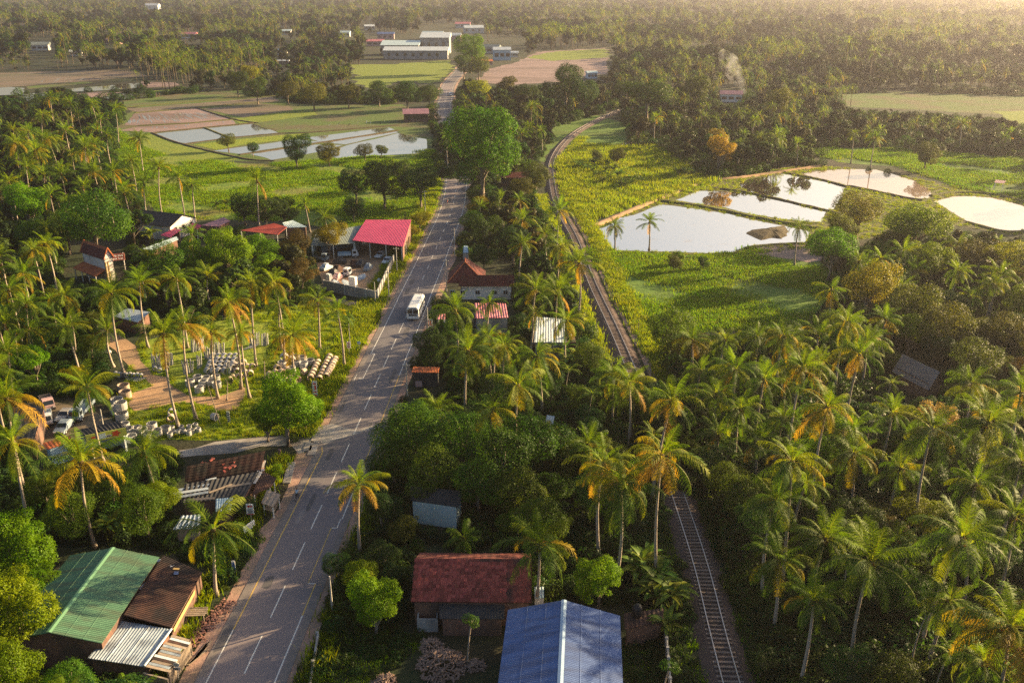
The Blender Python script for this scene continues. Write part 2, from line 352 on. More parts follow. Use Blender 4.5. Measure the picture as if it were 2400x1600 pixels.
C_ = lambda *p: crop(1250, 350, 2.94, p)
D_ = lambda *p: crop(1800, 350, 3.92, p)
PONDBED = C_((380, 560), (600, 440), (870, 350), (1240, 215), (1500, 180), (1720, 120), (2050, 120), (2350, 150)) + D_((1500, 300), (1900, 380), (2600, 480), (2600, 780), (2200, 790), (1800, 700)) + C_((1980, 660), (1780, 700), (1400, 735), (560, 720))
sheet('pond_banks', PONDBED, 0.015, BUND, 'low grassy banks around the fish ponds', jit=0.6)
PONDS = [
 ('pond', C_((403, 590), (420, 555), (490, 538), (600, 472), (700, 450), (870, 380), (960, 388), (1300, 436), (1500, 484), (1730, 528), (1900, 565), (1880, 640), (1790, 645), (1600, 655), (1500, 668), (1390, 710), (1200, 715), (950, 705), (720, 700), (560, 695), (500, 660)), WATER, 'largest white pond, the one with two coconut palms on its near bank'),
 ('pond', C_((980, 350), (1130, 287), (1280, 287), (1440, 298), (1700, 352), (2012, 432), (1990, 500), (1900, 500), (1700, 476), (1500, 444), (1280, 396), (1080, 366)), WATER, 'narrow pond just behind the largest pond, mirroring the orange tree'),
 ('pond', C_((1400, 240), (1500, 203), (1730, 168), (2000, 222), (2150, 258), (2140, 300), (2070, 410), (2012, 418), (1720, 346), (1460, 285)), WATER, 'third pond back, between two dark bunds'),
 ('pond', D_((300, 235), (400, 203), (700, 182), (1000, 188), (1150, 228), (1350, 293), (1500, 382), (1480, 450), (1290, 452), (1070, 400), (740, 335)), WATERM, 'muddy brown pond at the back, with white glints'),
 ('pond', D_((1530, 480), (1700, 432), (1900, 432), (2100, 452), (2352, 522), (2560, 560), (2560, 720), (2352, 740), (2200, 750), (1960, 700), (1830, 660), (1680, 570)), WATERM, 'pond at the right border below the small shelter'),
 ('pond', crop(1200, 0, 1.96, [(495, 668), (560, 640), (660, 603), (672, 650), (640, 686), (520, 684)]), WATERM, 'small glinting pool beyond the banana patch'),
 ('pond', crop(1200, 0, 1.96, [(1030, 748), (1130, 714), (1300, 738), (1310, 768), (1150, 786), (1045, 796)]), WATERM, 'dark reflecting pool right of the orange tree'),
]
for n, pts, m, lab in PONDS: sheet(n, pts, 0.035, m, lab, jit=0.25, cat='pond', step=1.5)
def bund(pts, w, h, mat, label, name='bund'):
    path = smooth_path([G(x, y) for x, y in pts], 2.0); mb = MB()
    profile(mb, path, [(-w, -0.05), (-w * 0.6, h * 0.8), (0, h), (w * 0.6, h * 0.8), (w, -0.05)], jit=0.09, seed=len(pts))
    tag(mb.build(name, mat, smooth=True), label, 'bund', kind='structure')
bund(C_((850, 352), (1080, 382), (1280, 418), (1500, 465), (1750, 510), (1960, 545)), 1.1, 0.5, BUND, 'grassy bund between the largest pond and the next')
bund(C_((1240, 270), (1440, 292), (1700, 348), (2040, 428), (2120, 452)), 0.9, 0.45, BUNDD, 'dark bund between second and third pond')
bund(C_((1730, 160), (1850, 185), (2000, 215), (2160, 258)) + D_((740, 338), (1070, 405), (1300, 455), (1420, 470)), 0.9, 0.45, BUNDD, 'dark bund in front of the muddy brown pond')
bund(C_((380, 548), (600, 455), (860, 345), (1080, 262), (1240, 212), (1400, 200), (1720, 155), (2000, 115)), 1.3, 0.6, DIRT, 'orange dirt footpath bank along the far side of the ponds', 'footpath_bank')
bund(D_((1500, 430), (1700, 400), (1900, 400), (2100, 420), (2500, 520)), 1.2, 0.5, BUND, 'grassy bund above the pond at the right border')
bund(D_((1830, 668), (1960, 706), (2200, 760), (2560, 740)), 0.8, 0.4, BUND, 'low near bank of the pond at the right border')
bund(C_((1380, 722), (1480, 680), (1600, 662), (1800, 650), (1900, 650)), 0.9, 0.4, BUND, 'curved bank between largest pond and pale mud patch')
for i, (pts, lab) in enumerate([
    (A_((940, 588), (1053, 634)), 'bund between the large flooded pair'), (A_((700, 612), (935, 588), (1165, 566)), 'bund above the large flooded pair'),
    (A_((840, 664), (1060, 635), (1290, 614), (1420, 610), (1830, 576)), 'bund below the large flooded pair'), (A_((620, 520), (900, 496), (1190, 470)), 'bund above the mauve ploughed field'),
    (A_((900, 496), (1070, 548), (1180, 566)), 'bund right of the mauve ploughed field'), (A_((560, 460), (780, 440), (1000, 414)), 'bund above the long green paddy'),
    (A_((640, 578), (870, 567), (1080, 549)), 'bund below the mauve ploughed field'), (A_((1100, 712), (1250, 690), (1480, 655), (1830, 600)), 'bund through the lower flooded row'),
    (A_((700, 612), (820, 658), (1110, 728), (1260, 740)), 'grassy bank right of the yellow green field'), (A_((560, 496), (920, 466), (1290, 440)), 'bund below the long green paddy')]):
    bund(pts, 0.9, 0.4, BUNDD if i % 3 else BUND, lab)
sheet('mud_patch', C_((1440, 712), (1500, 685), (1650, 662), (1900, 655), (2020, 700), (2010, 760), (1880, 775), (1700, 745)), 0.05, MUDM, 'pale wet mud patch below the largest pond', jit=0.4)
MEADOW_R = [(1368, 545), (1400, 575), (1450, 592), (1650, 600), (1760, 582), (1900, 600), (1960, 640), (1930, 720), (1880, 760), (1700, 775), (1500, 790), (1470, 740), (1430, 680), (1390, 610)]
sheet('meadow', MEADOW_R, 0.02, MEADOW2, 'lush green meadow between railway and ponds', jit=0.6)
sheet('green_paddy', C_((1060, 735), (1230, 722), (1400, 728), (1600, 740), (1700, 770), (1640, 835), (1400, 845), (1060, 838)), 0.05, PADDY, 'olive paddy square directly below the largest pond', jit=0.3, cat='field')
sheet('green_paddy', C_((950, 850), (1400, 855), (1850, 850), (1880, 890), (1600, 910), (1000, 900)), 0.05, PADDY, 'narrow olive paddy below the paddy square', jit=0.3, cat='field')
sheet('meadow', [(1300, 300), (1400, 270), (1470, 290), (1475, 330), (1440, 345), (1340, 350), (1310, 375), (1290, 330)], 0.02, MEADOW2, 'green grass inside the railway bend', jit=0.5)
sheet('meadow', [(1260, 285), (1330, 275), (1400, 262), (1330, 310), (1290, 350), (1270, 380)], 0.016, MEADOW2, 'green grass outside the railway bend', jit=0.5)
FIELD_R = [(1300, 380), (1370, 340), (1440, 345), (1540, 345), (1640, 410), (1680, 425), (1560, 465), (1380, 520), (1340, 500), (1310, 450)]
sheet('grass_field', FIELD_R, 0.02, VERGE, 'yellow green grass around the banana patch', jit=0.6)
sheet('green_paddy', crop(1200, 0, 1.96, [(560, 690), (700, 680), (850, 770), (760, 775), (580, 775)]), 0.05, PADDY, 'dark green paddy behind the banana patch', jit=0.3, cat='field')
sheet('green_paddy', crop(1200, 0, 1.96, [(590, 782), (840, 772), (880, 800), (640, 810)]), 0.05, PADDY, 'green paddy left of the orange tree', jit=0.3, cat='field')
sheet('garden_bed', crop(1270, 230, 3.319, [(200, 640), (380, 700), (480, 760), (440, 850), (280, 870), (240, 780)]), 0.05, MUDB, 'dug brown garden bed beside the banana patch', jit=0.3, cat='field')
GRASS_RR = [(1880, 350), (2050, 345), (2250, 360), (2420, 370), (2450, 480), (2250, 440), (2100, 390), (1960, 380)]
sheet('grass_field', GRASS_RR, 0.01, MEADOW2, 'dull green grass behind the muddy brown pond', jit=0.6)

# pipe yard, truck yards, lanes
E_ = lambda *p: crop(250, 740, 3.92, p)
YARDGRASS = [(640, 720), (880, 715), (895, 740), (800, 900), (745, 1000), (700, 1015), (500, 1030), (330, 1030), (270, 960), (300, 870), (330, 800), (480, 760)]
sheet('yard_grass', YARDGRASS, 0.012, VERGE, 'green grass of the concrete pipe yard', jit=0.5)
YARDDIRT = E_((-80, 100), (20, 60), (150, 200), (270, 270), (320, 400), (420, 540), (560, 560), (600, 640), (760, 730), (1000, 740), (1280, 650), (1290, 720), (1200, 850), (1060, 880), (950, 820), (800, 790), (600, 800), (400, 850), (250, 870), (200, 830), (250, 700), (420, 640), (330, 550), (200, 440), (90, 320), (-20, 240))
sheet('yard_track', YARDDIRT, 0.03, DIRT, 'curved orange dirt track through the pipe yard', jit=0.35, step=1.5)
F_ = lambda *p: crop(500, 400, 3.136, p)
TRUCKYARD = F_((760, 620), (1000, 560), (1130, 520), (1420, 560), (1400, 640), (1320, 700), (1210, 900), (1180, 950), (830, 880), (780, 750))
sheet('scrap_yard_ground', TRUCKYARD, 0.02, DIRT, 'brown dirt ground of the walled scrap yard', jit=0.3)
sheet('lane', F_((430, 850), (700, 900), (1000, 955), (1275, 975), (1300, 1010), (1240, 1035), (1100, 1015), (900, 965), (430, 900)), 0.024, SHOULDER, 'pinkish dirt lane along the block wall to the road', jit=0.3, step=1.5, cat='lane')
sheet('side_road', E_((1560, 1110), (1700, 1060), (1960, 1010), (2060, 990), (1930, 1215), (1760, 1262), (1690, 1190), (1400, 1195), (1180, 1255), (820, 1280), (400, 1330), (380, 1280), (810, 1215), (1000, 1155), (1400, 1115)), 0.03, CONCROAD, 'pale concrete side road joining the main road', jit=0.15, cat='road')
sheet('garage_yard_ground', crop(0, 900, 4.2, [(200, 200), (430, 150), (900, 250), (1200, 400), (1230, 480), (430, 640), (200, 560)]), 0.02, MUDB, 'dark dirt ground of the truck garage yard', jit=0.3)
G_ = lambda *p: crop(420, 1020, 3.446, p)
sheet('shoulder_patch', G_((960, 130), (1034, 140), (1034, 290), (830, 690), (760, 800), (560, 880), (600, 800), (720, 700), (800, 600), (880, 420), (900, 300)), 0.017, SHOULDER, 'pink dirt patch beside the road at the old stalls', jit=0.3, step=1.5)
sheet('shop_forecourt', crop(900, 400, 3.136, [(290, 1090), (460, 1040), (500, 1100), (400, 1150), (300, 1180), (255, 1290), (230, 1250)]), 0.017, SHOULDER, 'pink dirt forecourt beside the bus, right of the road', jit=0.3)
sheet('shed_forecourt', F_((1330, 560), (1440, 560), (1500, 590), (1480, 690), (1380, 760), (1330, 740), (1330, 690), (1400, 640)), 0.03, DIRT, 'orange dirt forecourt of the magenta shed', jit=0.2)

# ------------------------------------------------------------------ road
ROADPX = [(563, 1600), (572.8, 1578.5), (634.3, 1447), (685.6, 1335.6), (729, 1240), (766.6, 1157), (799.6, 1083.4), (829, 1018), (854.6, 960), (877.8, 908), (898, 862.7), (917, 819.4), (934.6, 781), (950.5, 745.7), (977.5, 682.8), (1001.6, 630), (1021.6, 583.8), (1038.7, 543.4), (1053.7, 507.7), (1063, 476), (1068, 447), (1069, 420), (1066, 385), (1060, 345), (1052, 300), (1044, 264), (1040, 247), (1046, 230), (1047, 213), (1054, 196), (1070, 177), (1085, 160), (1100, 140)]
rp = [G(*p) for p in ROADPX]
rp = [Vector((rp[0].x - 3.0, -40, 0)), Vector((rp[0].x - 1.3, 20, 0))] + rp
ROAD = smooth_path(rp, 2.5)
def road_s(py):                                   # world y of a photo row on the road
    return G(900, py).y
rj = smooth_noise(len(ROAD), 0.35, 5); rj2 = smooth_noise(len(ROAD), 0.35, 6)
mb = MB(); ribbon(mb, ROAD, -6.0, 6.0, 0.012, rj * 1.6, rj2 * 1.6)
tag(mb.build('road_shoulder', SHOULDER), 'pinkish dirt shoulders along both road edges', 'shoulder', kind='structure')
mb = MB(); ribbon(mb, ROAD, -4.6, 4.6, 0.05, rj * 0.25, rj2 * 0.25)
road = tag(mb.build('road', ASPHALT), 'grey asphalt two lane road running away from the viewer', 'road', kind='structure')
mb = MB()
for sgn in (-1, 1): ribbon(mb, ROAD, sgn * 3.75, sgn * 4.62, 0.056, None if sgn < 0 else rj * 0.1, rj * 0.2 if sgn < 0 else rj2 * 0.2)
mb.build('worn_edge', ASPHALT2, road)
RN = normals(ROAD)
def road_at(y):
    for i in range(len(ROAD) - 1):
        if ROAD[i].y <= y < ROAD[i + 1].y:
            t = (y - ROAD[i].y) / (ROAD[i + 1].y - ROAD[i].y)
            return ROAD[i].lerp(ROAD[i + 1], t), RN[i]
    return ROAD[-1], RN[-1]
def mark(name, y0, y1, off, w, mat, z=0.062, off1=None, step=4.0):
    n = max(1, int((y1 - y0) / step)); pts = [road_at(y0 + (y1 - y0) * k / n) for k in range(n + 1)]
    o1 = off if off1 is None else off1; mb = MB(); L_ = []; R_ = []
    for k, (p, nn) in enumerate(pts):
        o = off + (o1 - off) * k / n
        a, b = p + nn * (o - w / 2), p + nn * (o + w / 2); L_.append((a.x, a.y, z)); R_.append((b.x, b.y, z))
    mb.idx(L_ + R_, [(i, n + 1 + i, n + 2 + i, i + 1) for i in range(n)])
    return mb.build(name, mat, road)
y0 = G(572.8, 1578.5).y; per = (G(917, 819.4).y - y0) / 10.0
for n_ in range(-4, 62):
    yy = y0 + per * n_
    mark('centre_dash', yy, yy + per * (0.66 if n_ <= 12 else 0.36), 0.0, 0.15 if n_ < 20 else 0.2, PAINT, step=3)
mark('edge_line', -30, road_s(1478), -3.45, 0.14, PAINT); mark('edge_line', road_s(1478), road_s(1062), -3.45, 0.16, PAINTY)
mark('edge_line', road_s(1062), road_s(1050), -3.45, 0.16, PAINTY, off1=-3.95, step=1)
mark('edge_line', road_s(893), road_s(880), -4.2, 0.12, PAINT); mark('edge_line', road_s(888), road_s(830), -2.75, 0.13, PAINT)
mark('edge_tick', road_s(889), road_s(887.5), -3.1, 0.8, PAINT); mark('edge_tick', road_s(830.5), road_s(829), -3.2, 0.9, PAINT)
mark('edge_line', road_s(830), 760, -3.5, 0.15, PAINT)
mark('edge_line', -30, road_s(1440), 3.45, 0.14, PAINT); mark('edge_line', road_s(1440), road_s(1366), 3.45, 0.14, PAINTY)
mark('edge_line', road_s(1366), road_s(1236), 2.55, 0.11, PAINTY); mark('edge_line', road_s(1236), road_s(1215), 3.3, 0.11, PAINT)
mark('edge_tick', road_s(1366.8), road_s(1365), 3.0, 1.0, PAINT); mark('edge_tick', road_s(1237), road_s(1235.5), 2.95, 0.85, PAINT)
mark('edge_line', road_s(1215), road_s(1090), 3.5, 0.13, PAINT); mark('edge_line', road_s(1090), road_s(880), 3.5, 0.14, PAINTY); mark('edge_line', road_s(880), 760, 3.5, 0.15, PAINT)
# pale cement spill across the junction
mb = MB(); a = outline(crop(720, 780, 2.637, [(60, 660), (110, 570), (150, 560), (300, 600), (440, 560), (450, 575), (300, 625), (170, 660), (100, 690)]), 0.058, 1.5, 0.2, 77)
mb.face(a); mb.build('cement_stain', CONCROAD, road)
# repaired patches in the asphalt
PATCH = material('asphalt_patch', (0.095, 0.09, 0.098), (0.12, 0.113, 0.12), 1.0, 0.85); PATCHL = material('asphalt_worn', (0.20, 0.182, 0.188), (0.235, 0.21, 0.215), 0.8, 0.85); PR = random.Random(11)
for k in range(26):
    yy = 72 + 9.5 * k + PR.uniform(-4, 4); p, nn = road_at(yy); o_ = PR.choice([-2.2, -1.6, 1.4, 2.4, -3.9, 3.9]); w_, l_ = PR.uniform(.5, 1.5), PR.uniform(1.2, 7.0); t_ = Vector((-nn.y, nn.x, 0)); c_ = p + nn * o_; mb = MB()
    mb.face([c_ + nn * w_ / 2 * math.copysign(abs(math.cos(q)) ** .5, math.cos(q)) * PR.uniform(.85, 1.1) + t_ * l_ / 2 * math.copysign(abs(math.sin(q)) ** .5, math.sin(q)) * PR.uniform(.85, 1.1) + Vector((0, 0, .0585 + .0003 * k * .1)) for q in [2 * math.pi * j / 12 + .13 for j in range(12)]]); mb.build('asphalt_patch', PATCH if k % 3 else PATCHL, road)
# drain slabs at the junction
for i, (x, y, w, l, a) in enumerate([(742, 1022, 1.2, 4.5, 0.06), (733, 1056, 1.2, 3.0, 0.06), (723, 1046, 1.2, 3.0, 0.06), (678, 1108, 1.1, 6.0, 0.1)]):
    p = G(x, y); mb = MB(); mb.box(p.x, p.y, 0.0, w, l, 0.14, a)
    tag(mb.build('drain_slab', CONCROAD), ['concrete drain slab nearest the junction corner', 'concrete drain slab in the middle of the junction mouth', 'concrete drain slab at the inner side of the junction', 'long concrete drain slab by the old stalls'][i], 'slab', 'drain slabs at the road junction')

# ------------------------------------------------------------------ railway
RAILPX = [(1711, 1600), (1644, 1340), (1597, 1192), (1540, 1030), (1473, 857), (1434.7, 768), (1386.6, 665), (1345, 560), (1318, 510), (1300, 465), (1293, 426), (1290.5, 399), (1295.6, 374.6), (1309, 350.5), (1328, 329), (1350, 311), (1374.6, 296), (1403, 281), (1430, 269), (1457, 258.6), (1500, 246), (1560, 232)]
qp = [G(*p) for p in RAILPX]; qp = [Vector((20.0, -30, 0)), Vector((21.3, 30, 0))] + qp
RAILS = smooth_path(qp, 1.3)
RLN = normals(RAILS)
rail_o = empty('railway', (22, 74, 0), label='single railway track on dark ballast, curving away beside the ponds', cat='railway')
mb = MB(); profile(mb, RAILS, [(-2.5, -0.02), (-1.55, 0.34), (1.55, 0.34), (2.5, -0.02)], jit=0.05)
mb.build('ballast', BALLAST, rail_o)
for sgn in (-1, 1):
    mb = MB(); g = sgn * 0.838
    profile(mb, RAILS, [(g - 0.07, 0.46), (g - 0.055, 0.60), (g + 0.055, 0.60), (g + 0.07, 0.46)])
    mb.build('rail', RAILSTEEL, rail_o)
arc = [0.0]
for i in range(1, len(RAILS)): arc.append(arc[-1] + (RAILS[i] - RAILS[i - 1]).length)
def rail_at(s):
    i = min(len(arc) - 2, max(0, int(np.searchsorted(arc, s)) - 1)); t = (s - arc[i]) / max(1e-6, arc[i + 1] - arc[i])
    return RAILS[i].lerp(RAILS[i + 1], t), RLN[i]
s_first = arc[int(np.argmin([abs(p.y - 72.5) for p in RAILS]))]
sm = MB(); sm.box(0, 0, 0, 2.6, 0.24, 0.16); smo = sm.build('sleeper', SLEEPER, rail_o, local=True); sl_me = smo.data
bpy.data.objects.remove(smo)
rest = MB(); k = 0; s_ = s_first - 90
while s_ < arc[-1] - 1:
    p, nn = rail_at(s_); ang = math.atan2(nn.y, nn.x)
    if 0 <= s_ - s_first < 0.72 * 260:
        o = put('sleeper', sl_me, rail_o, p - rail_o.location + Vector((0, 0, 0.31 + random.uniform(-.02, .02))), (0, 0, ang + random.uniform(-.012, .012)))
    else: rest.box(p.x, p.y, 0.31, 2.6, 0.24, 0.16, ang)
    s_ += 0.72
tag(rest.build('far_sleepers', SLEEPER, rail_o), kind='stuff')
# grass strips along the embankment
for (a, b, y0_, y1_, lab) in ((3.0, 7.5, 120, 420, 'yellow green grass bank along the pond side of the railway'), (-7.5, -3.0, 130, 300, 'yellow green grass bank along the road side of the railway'),
                              (-5.2, -2.9, 40, 122, 'dark green weedy strip left of the near track')):
    pth = [p for p in RAILS if y0_ < p.y < y1_]; n = len(pth); mb = MB()
    ribbon(mb, pth, a, b, 0.026, smooth_noise(n, .3, 3), smooth_noise(n, .8, 4)); tag(mb.build('grass_bank', VERGE if y0_ > 100 else FLOOR), lab, 'grass', kind='structure')
mb = MB(); pth = [p for p in RAILS if 140 < p.y < 290]; ribbon(mb, pth, 3.0, 4.2, 0.034, None, smooth_noise(len(pth), .4, 9))
tag(mb.build('trackside_path', SHOULDER), 'trodden dirt path beside the track opposite the meadow', 'path', kind='structure')
# ------------------------------------------------------------------ buildings
GREENR = material('green_roof_paint', (0.085, 0.19, 0.115), (0.115, 0.23, 0.14), 0.9, 0.6, c3=(0.10, 0.15, 0.095), scale3=0.5, stretch=(.35, 1.6, 1))
BLUER = material('blue_roof_paint', (0.10, 0.155, 0.34), (0.13, 0.195, 0.39), 0.9, 0.5, c3=(0.095, 0.13, 0.255), scale3=0.5, metal=0.1, stretch=(.3, 1.8, 1))
GALV = material('weathered_galvanised', (0.30, 0.36, 0.42), (0.42, 0.48, 0.54), 0.7, 0.5, c3=(0.20, 0.23, 0.27), scale3=0.5, metal=0.2)
RUST = material('rusty_sheet', (0.055, 0.030, 0.026), (0.10, 0.05, 0.038), 0.9, 0.85, c3=(0.03, 0.024, 0.024), scale3=0.3)
DARKR = material('dark_sheet', (0.035, 0.036, 0.04), (0.06, 0.058, 0.06), 0.8, 0.8)
MAGENTA = material('magenta_roof', (0.40, 0.045, 0.115), (0.45, 0.06, 0.135), 0.3, 0.5)
PINKR = material('pink_roof', (0.58, 0.20, 0.22), (0.66, 0.28, 0.29), 0.8, 0.6, c3=(0.45, 0.14, 0.16), scale3=0.4)
REDR = material('red_roof', (0.44, 0.08, 0.06), (0.52, 0.11, 0.075), 0.4, 0.55)
MAUVER = material('mauve_roof', (0.34, 0.17, 0.20), (0.42, 0.22, 0.25), 0.5, 0.6)
GREYR = material('grey_green_roof', (0.15, 0.18, 0.175), (0.20, 0.235, 0.225), 0.5, 0.7)
PALEB = material('pale_blue_roof', (0.42, 0.54, 0.57), (0.52, 0.63, 0.65), 0.5, 0.6)
WHITER = material('whitewashed_sheet', (0.46, 0.51, 0.55), (0.56, 0.60, 0.63), 0.6, 0.6, c3=(0.48, 0.54, 0.58), scale3=0.5)
TILE = material('clay_tile', (0.20, 0.045, 0.04), (0.30, 0.075, 0.06), 1.3, 0.85, c3=(0.06, 0.028, 0.028), scale3=0.45, rand=0.45)
TILE2 = material('dark_clay_tile', (0.10, 0.028, 0.024), (0.16, 0.045, 0.037), 1.0, 0.85, c3=(0.08, 0.03, 0.027), scale3=0.4, bump=0.03, bscale=6)
OLDTILE = material('mossy_tile', (0.02, 0.014, 0.013), (0.042, 0.018, 0.016), 0.9, 0.9, c3=(0.022, 0.02, 0.018), scale3=0.3, bump=0.03, bscale=5)
TILEO = material('orange_clay_tile', (0.46, 0.13, 0.05), (0.55, 0.18, 0.07), 1.5, 0.8, c3=(0.34, 0.09, 0.045), scale3=0.6)
PLASTER = material('white_plaster', (0.66, 0.63, 0.60), (0.74, 0.71, 0.68), 0.6, 0.9, c3=(0.45, 0.42, 0.38), scale3=0.35)
PLASTERG = material('grey_plaster', (0.34, 0.33, 0.33), (0.46, 0.44, 0.43), 0.6, 0.9, c3=(0.25, 0.24, 0.24), scale3=0.4)
BRICK = material('brick_wall', (0.16, 0.085, 0.065), (0.23, 0.13, 0.10), 2.0, 0.9, c3=(0.10, 0.07, 0.06), scale3=0.4)
BLOCK = material('cement_block', (0.25, 0.245, 0.245), (0.34, 0.33, 0.33), 1.2, 0.9, c3=(0.18, 0.175, 0.175), scale3=0.3)
TIMBER = material('old_timber', (0.20, 0.155, 0.12), (0.31, 0.25, 0.20), 1.5, 0.9, stretch=(1, 4, 1), rand=0.3)
GLASS = material('dark_glass', (0.02, 0.025, 0.03), rough=0.12, spec=0.6)
YELLOWP = material('yellow_paint', (0.40, 0.27, 0.10), (0.5, 0.36, 0.16), 1.0, 0.8)
BLUEW = material('pale_blue_wall', (0.36, 0.50, 0.62), (0.42, 0.56, 0.67), 0.4, 0.9)
PINKW = material('pink_wall', (0.48, 0.30, 0.30), (0.54, 0.36, 0.35), 0.4, 0.9)
THATCH = material('palm_thatch', (0.20, 0.165, 0.165), (0.29, 0.245, 0.24), 2.0, 0.95, bump=0.06, bscale=8, stretch=(1, 1, .3))
WHITEP = material('white_paint', (0.72, 0.71, 0.69), (0.80, 0.79, 0.77), 0.8, 0.55)
BLACKP = material('black_rubber', (0.018, 0.018, 0.02), rough=0.8)
BLACKT = material('black_tank_plastic', (0.02, 0.02, 0.024), rough=0.4)
def corr(mb, e0, e1, r1, r0, pitch=0.26, amp=0.035, thick=0.05):
    """corrugated sheet: eave e0-e1, upper edge r0-r1; ribs run down the slope"""
    e0, e1, r0, r1 = map(Vector, (e0, e1, r0, r1)); n = max(2, int((e1 - e0).length / pitch)) * 2
    nrm = (e1 - e0).cross(r0 - e0).normalized()
    if nrm.z < 0: nrm = -nrm
    vs_ = []
    for i in range(n + 1):
        t = i / n; o = nrm * (amp if i % 2 else -amp); vs_ += [e0.lerp(e1, t) + o, r0.lerp(r1, t) + o]
    mb.idx(vs_, [(2 * i, 2 * i + 2, 2 * i + 3, 2 * i + 1) for i in range(n)])
    d = -nrm * (thick + amp); mb.face([e0 + d, r0 + d, r1 + d, e1 + d]); mb.face([e0 + d, e1 + d, e1, e0]); mb.face([e0 + d, e0, r0, r0 + d]); mb.face([e1 + d, r1 + d, r1, e1]); mb.face([r0 + d, r0, r1, r1 + d])
def tiles_rows(mb, e0, e1, r1, r0, row=0.34, amp=0.04, wob=0.0):
    """courses of tiles: every course a lapped, slightly wavy strip"""
    e0, e1, r0, r1 = map(Vector, (e0, e1, r0, r1)); n = max(2, int((r0 - e0).length / row)); m = max(2, int((e1 - e0).length / 0.45))
    nrm = (e1 - e0).cross(r0 - e0).normalized(); nrm = nrm if nrm.z > 0 else -nrm
    for i in range(n):
        a0, a1, b0, b1 = e0.lerp(r0, i / n), e1.lerp(r1, i / n), e0.lerp(r0, (i + 1) / n), e1.lerp(r1, (i + 1) / n); vs_ = []
        for k in range(m + 1):
            t = k / m; j = (0.018 if k % 2 else -0.018) + random.uniform(-wob, wob)
            vs_ += [a0.lerp(a1, t) + nrm * (amp + j), b0.lerp(b1, t) + nrm * j, a0.lerp(a1, t) + nrm * (j - 0.01)]
        mb.idx(vs_, [(3 * k, 3 * k + 3, 3 * k + 4, 3 * k + 1) for k in range(m)] + [(3 * k + 2, 3 * k + 5, 3 * k + 3, 3 * k) for k in range(m)])
    d = -nrm * 0.08; mb.face([e0 + d, r0 + d, r1 + d, e1 + d])
def wall_under(mb, a, b, zoff=0.08, z0=0.0, th=0.18):
    """wall from the ground up to a roof edge a-b"""
    a, b = Vector(a), Vector(b); d = Vector((b.x - a.x, b.y - a.y, 0)); n = Vector((-d.y, d.x, 0)).normalized() * th
    P = [Vector((a.x, a.y, z0)), Vector((b.x, b.y, z0)), Vector((b.x, b.y, b.z - zoff)), Vector((a.x, a.y, a.z - zoff))]
    mb.idx(P + [p + n for p in P], [(0, 1, 2, 3), (7, 6, 5, 4), (0, 4, 5, 1), (1, 5, 6, 2), (2, 6, 7, 3), (3, 7, 4, 0)])
def wpt(p): return G(*p) if not isinstance(p, Vector) else p
def inset(Q, k):
    c = sum(Q, Vector((0, 0, 0))) / len(Q); out = []
    for q in Q:
        d = c - q; h = Vector((d.x, d.y, 0)).length; out.append(q + d * min(0.45, k / max(h, 0.1)))
    return out
def window(parent, p, d, n, w, h, z, frame=None, glass=None):
    """window proud of a wall: centre foot p, along-wall unit d, outward unit n"""
    d, n = Vector(d).normalized(), Vector(n).normalized(); o = Vector((p[0], p[1], z)) - d * w / 2
    f = MB(); f.pbox(o - n * 0.02, d * w, n * 0.05, (0, 0, h)); fo = f.build('window', frame or TIMBER, parent)
    for s in (0.07, 0.53):
        g = MB(); g.pbox(o + d * w * s + n * 0.03 + Vector((0, 0, h * 0.1)), d * w * 0.4, n * 0.018, (0, 0, h * 0.8)); g.build('pane', glass or GLASS, fo)
    return fo
def quad_building(name, label, cat, pts, roofm, wallm=None, sides=(0, 1, 2, 3), ins=0.35, pitch=0.26, amp=0.03, posts=None, group=None, tiles=False, z0=0.0, wname='wall'):
    """one sloping roof plane: pts = eave0, eave1, top1, top0 as photo pixels with heights, or vectors"""
    Q = [wpt(p) for p in pts]; c = sum(Q, Vector((0, 0, 0))) / 4; o = empty(name, (c.x, c.y, z0), 0, label, cat, group)
    mb = MB(); (tiles_rows if tiles else corr)(mb, Q[0], Q[1], Q[2], Q[3], *(() if tiles else (pitch, amp))); mb.build('roof', roofm, o)
    I = inset(Q, ins)
    if wallm is not None:
        ccw = (I[1] - I[0]).cross(I[2] - I[0]).z > 0
        for k in sides:
            a, b = I[k], I[(k + 1) % 4]; mb = MB(); wall_under(mb, a if ccw else b, b if ccw else a, 0.12, z0); mb.build(wname, wallm, o)
    if posts:
        for (k, t) in posts:
            a = I[k].lerp(I[(k + 1) % 4], t); mb = MB(); mb.tube([(a.x, a.y, z0), (a.x, a.y, a.z - 0.1)], 0.09, 6); mb.build('post', WHITEP, o)
    return o, Q, I
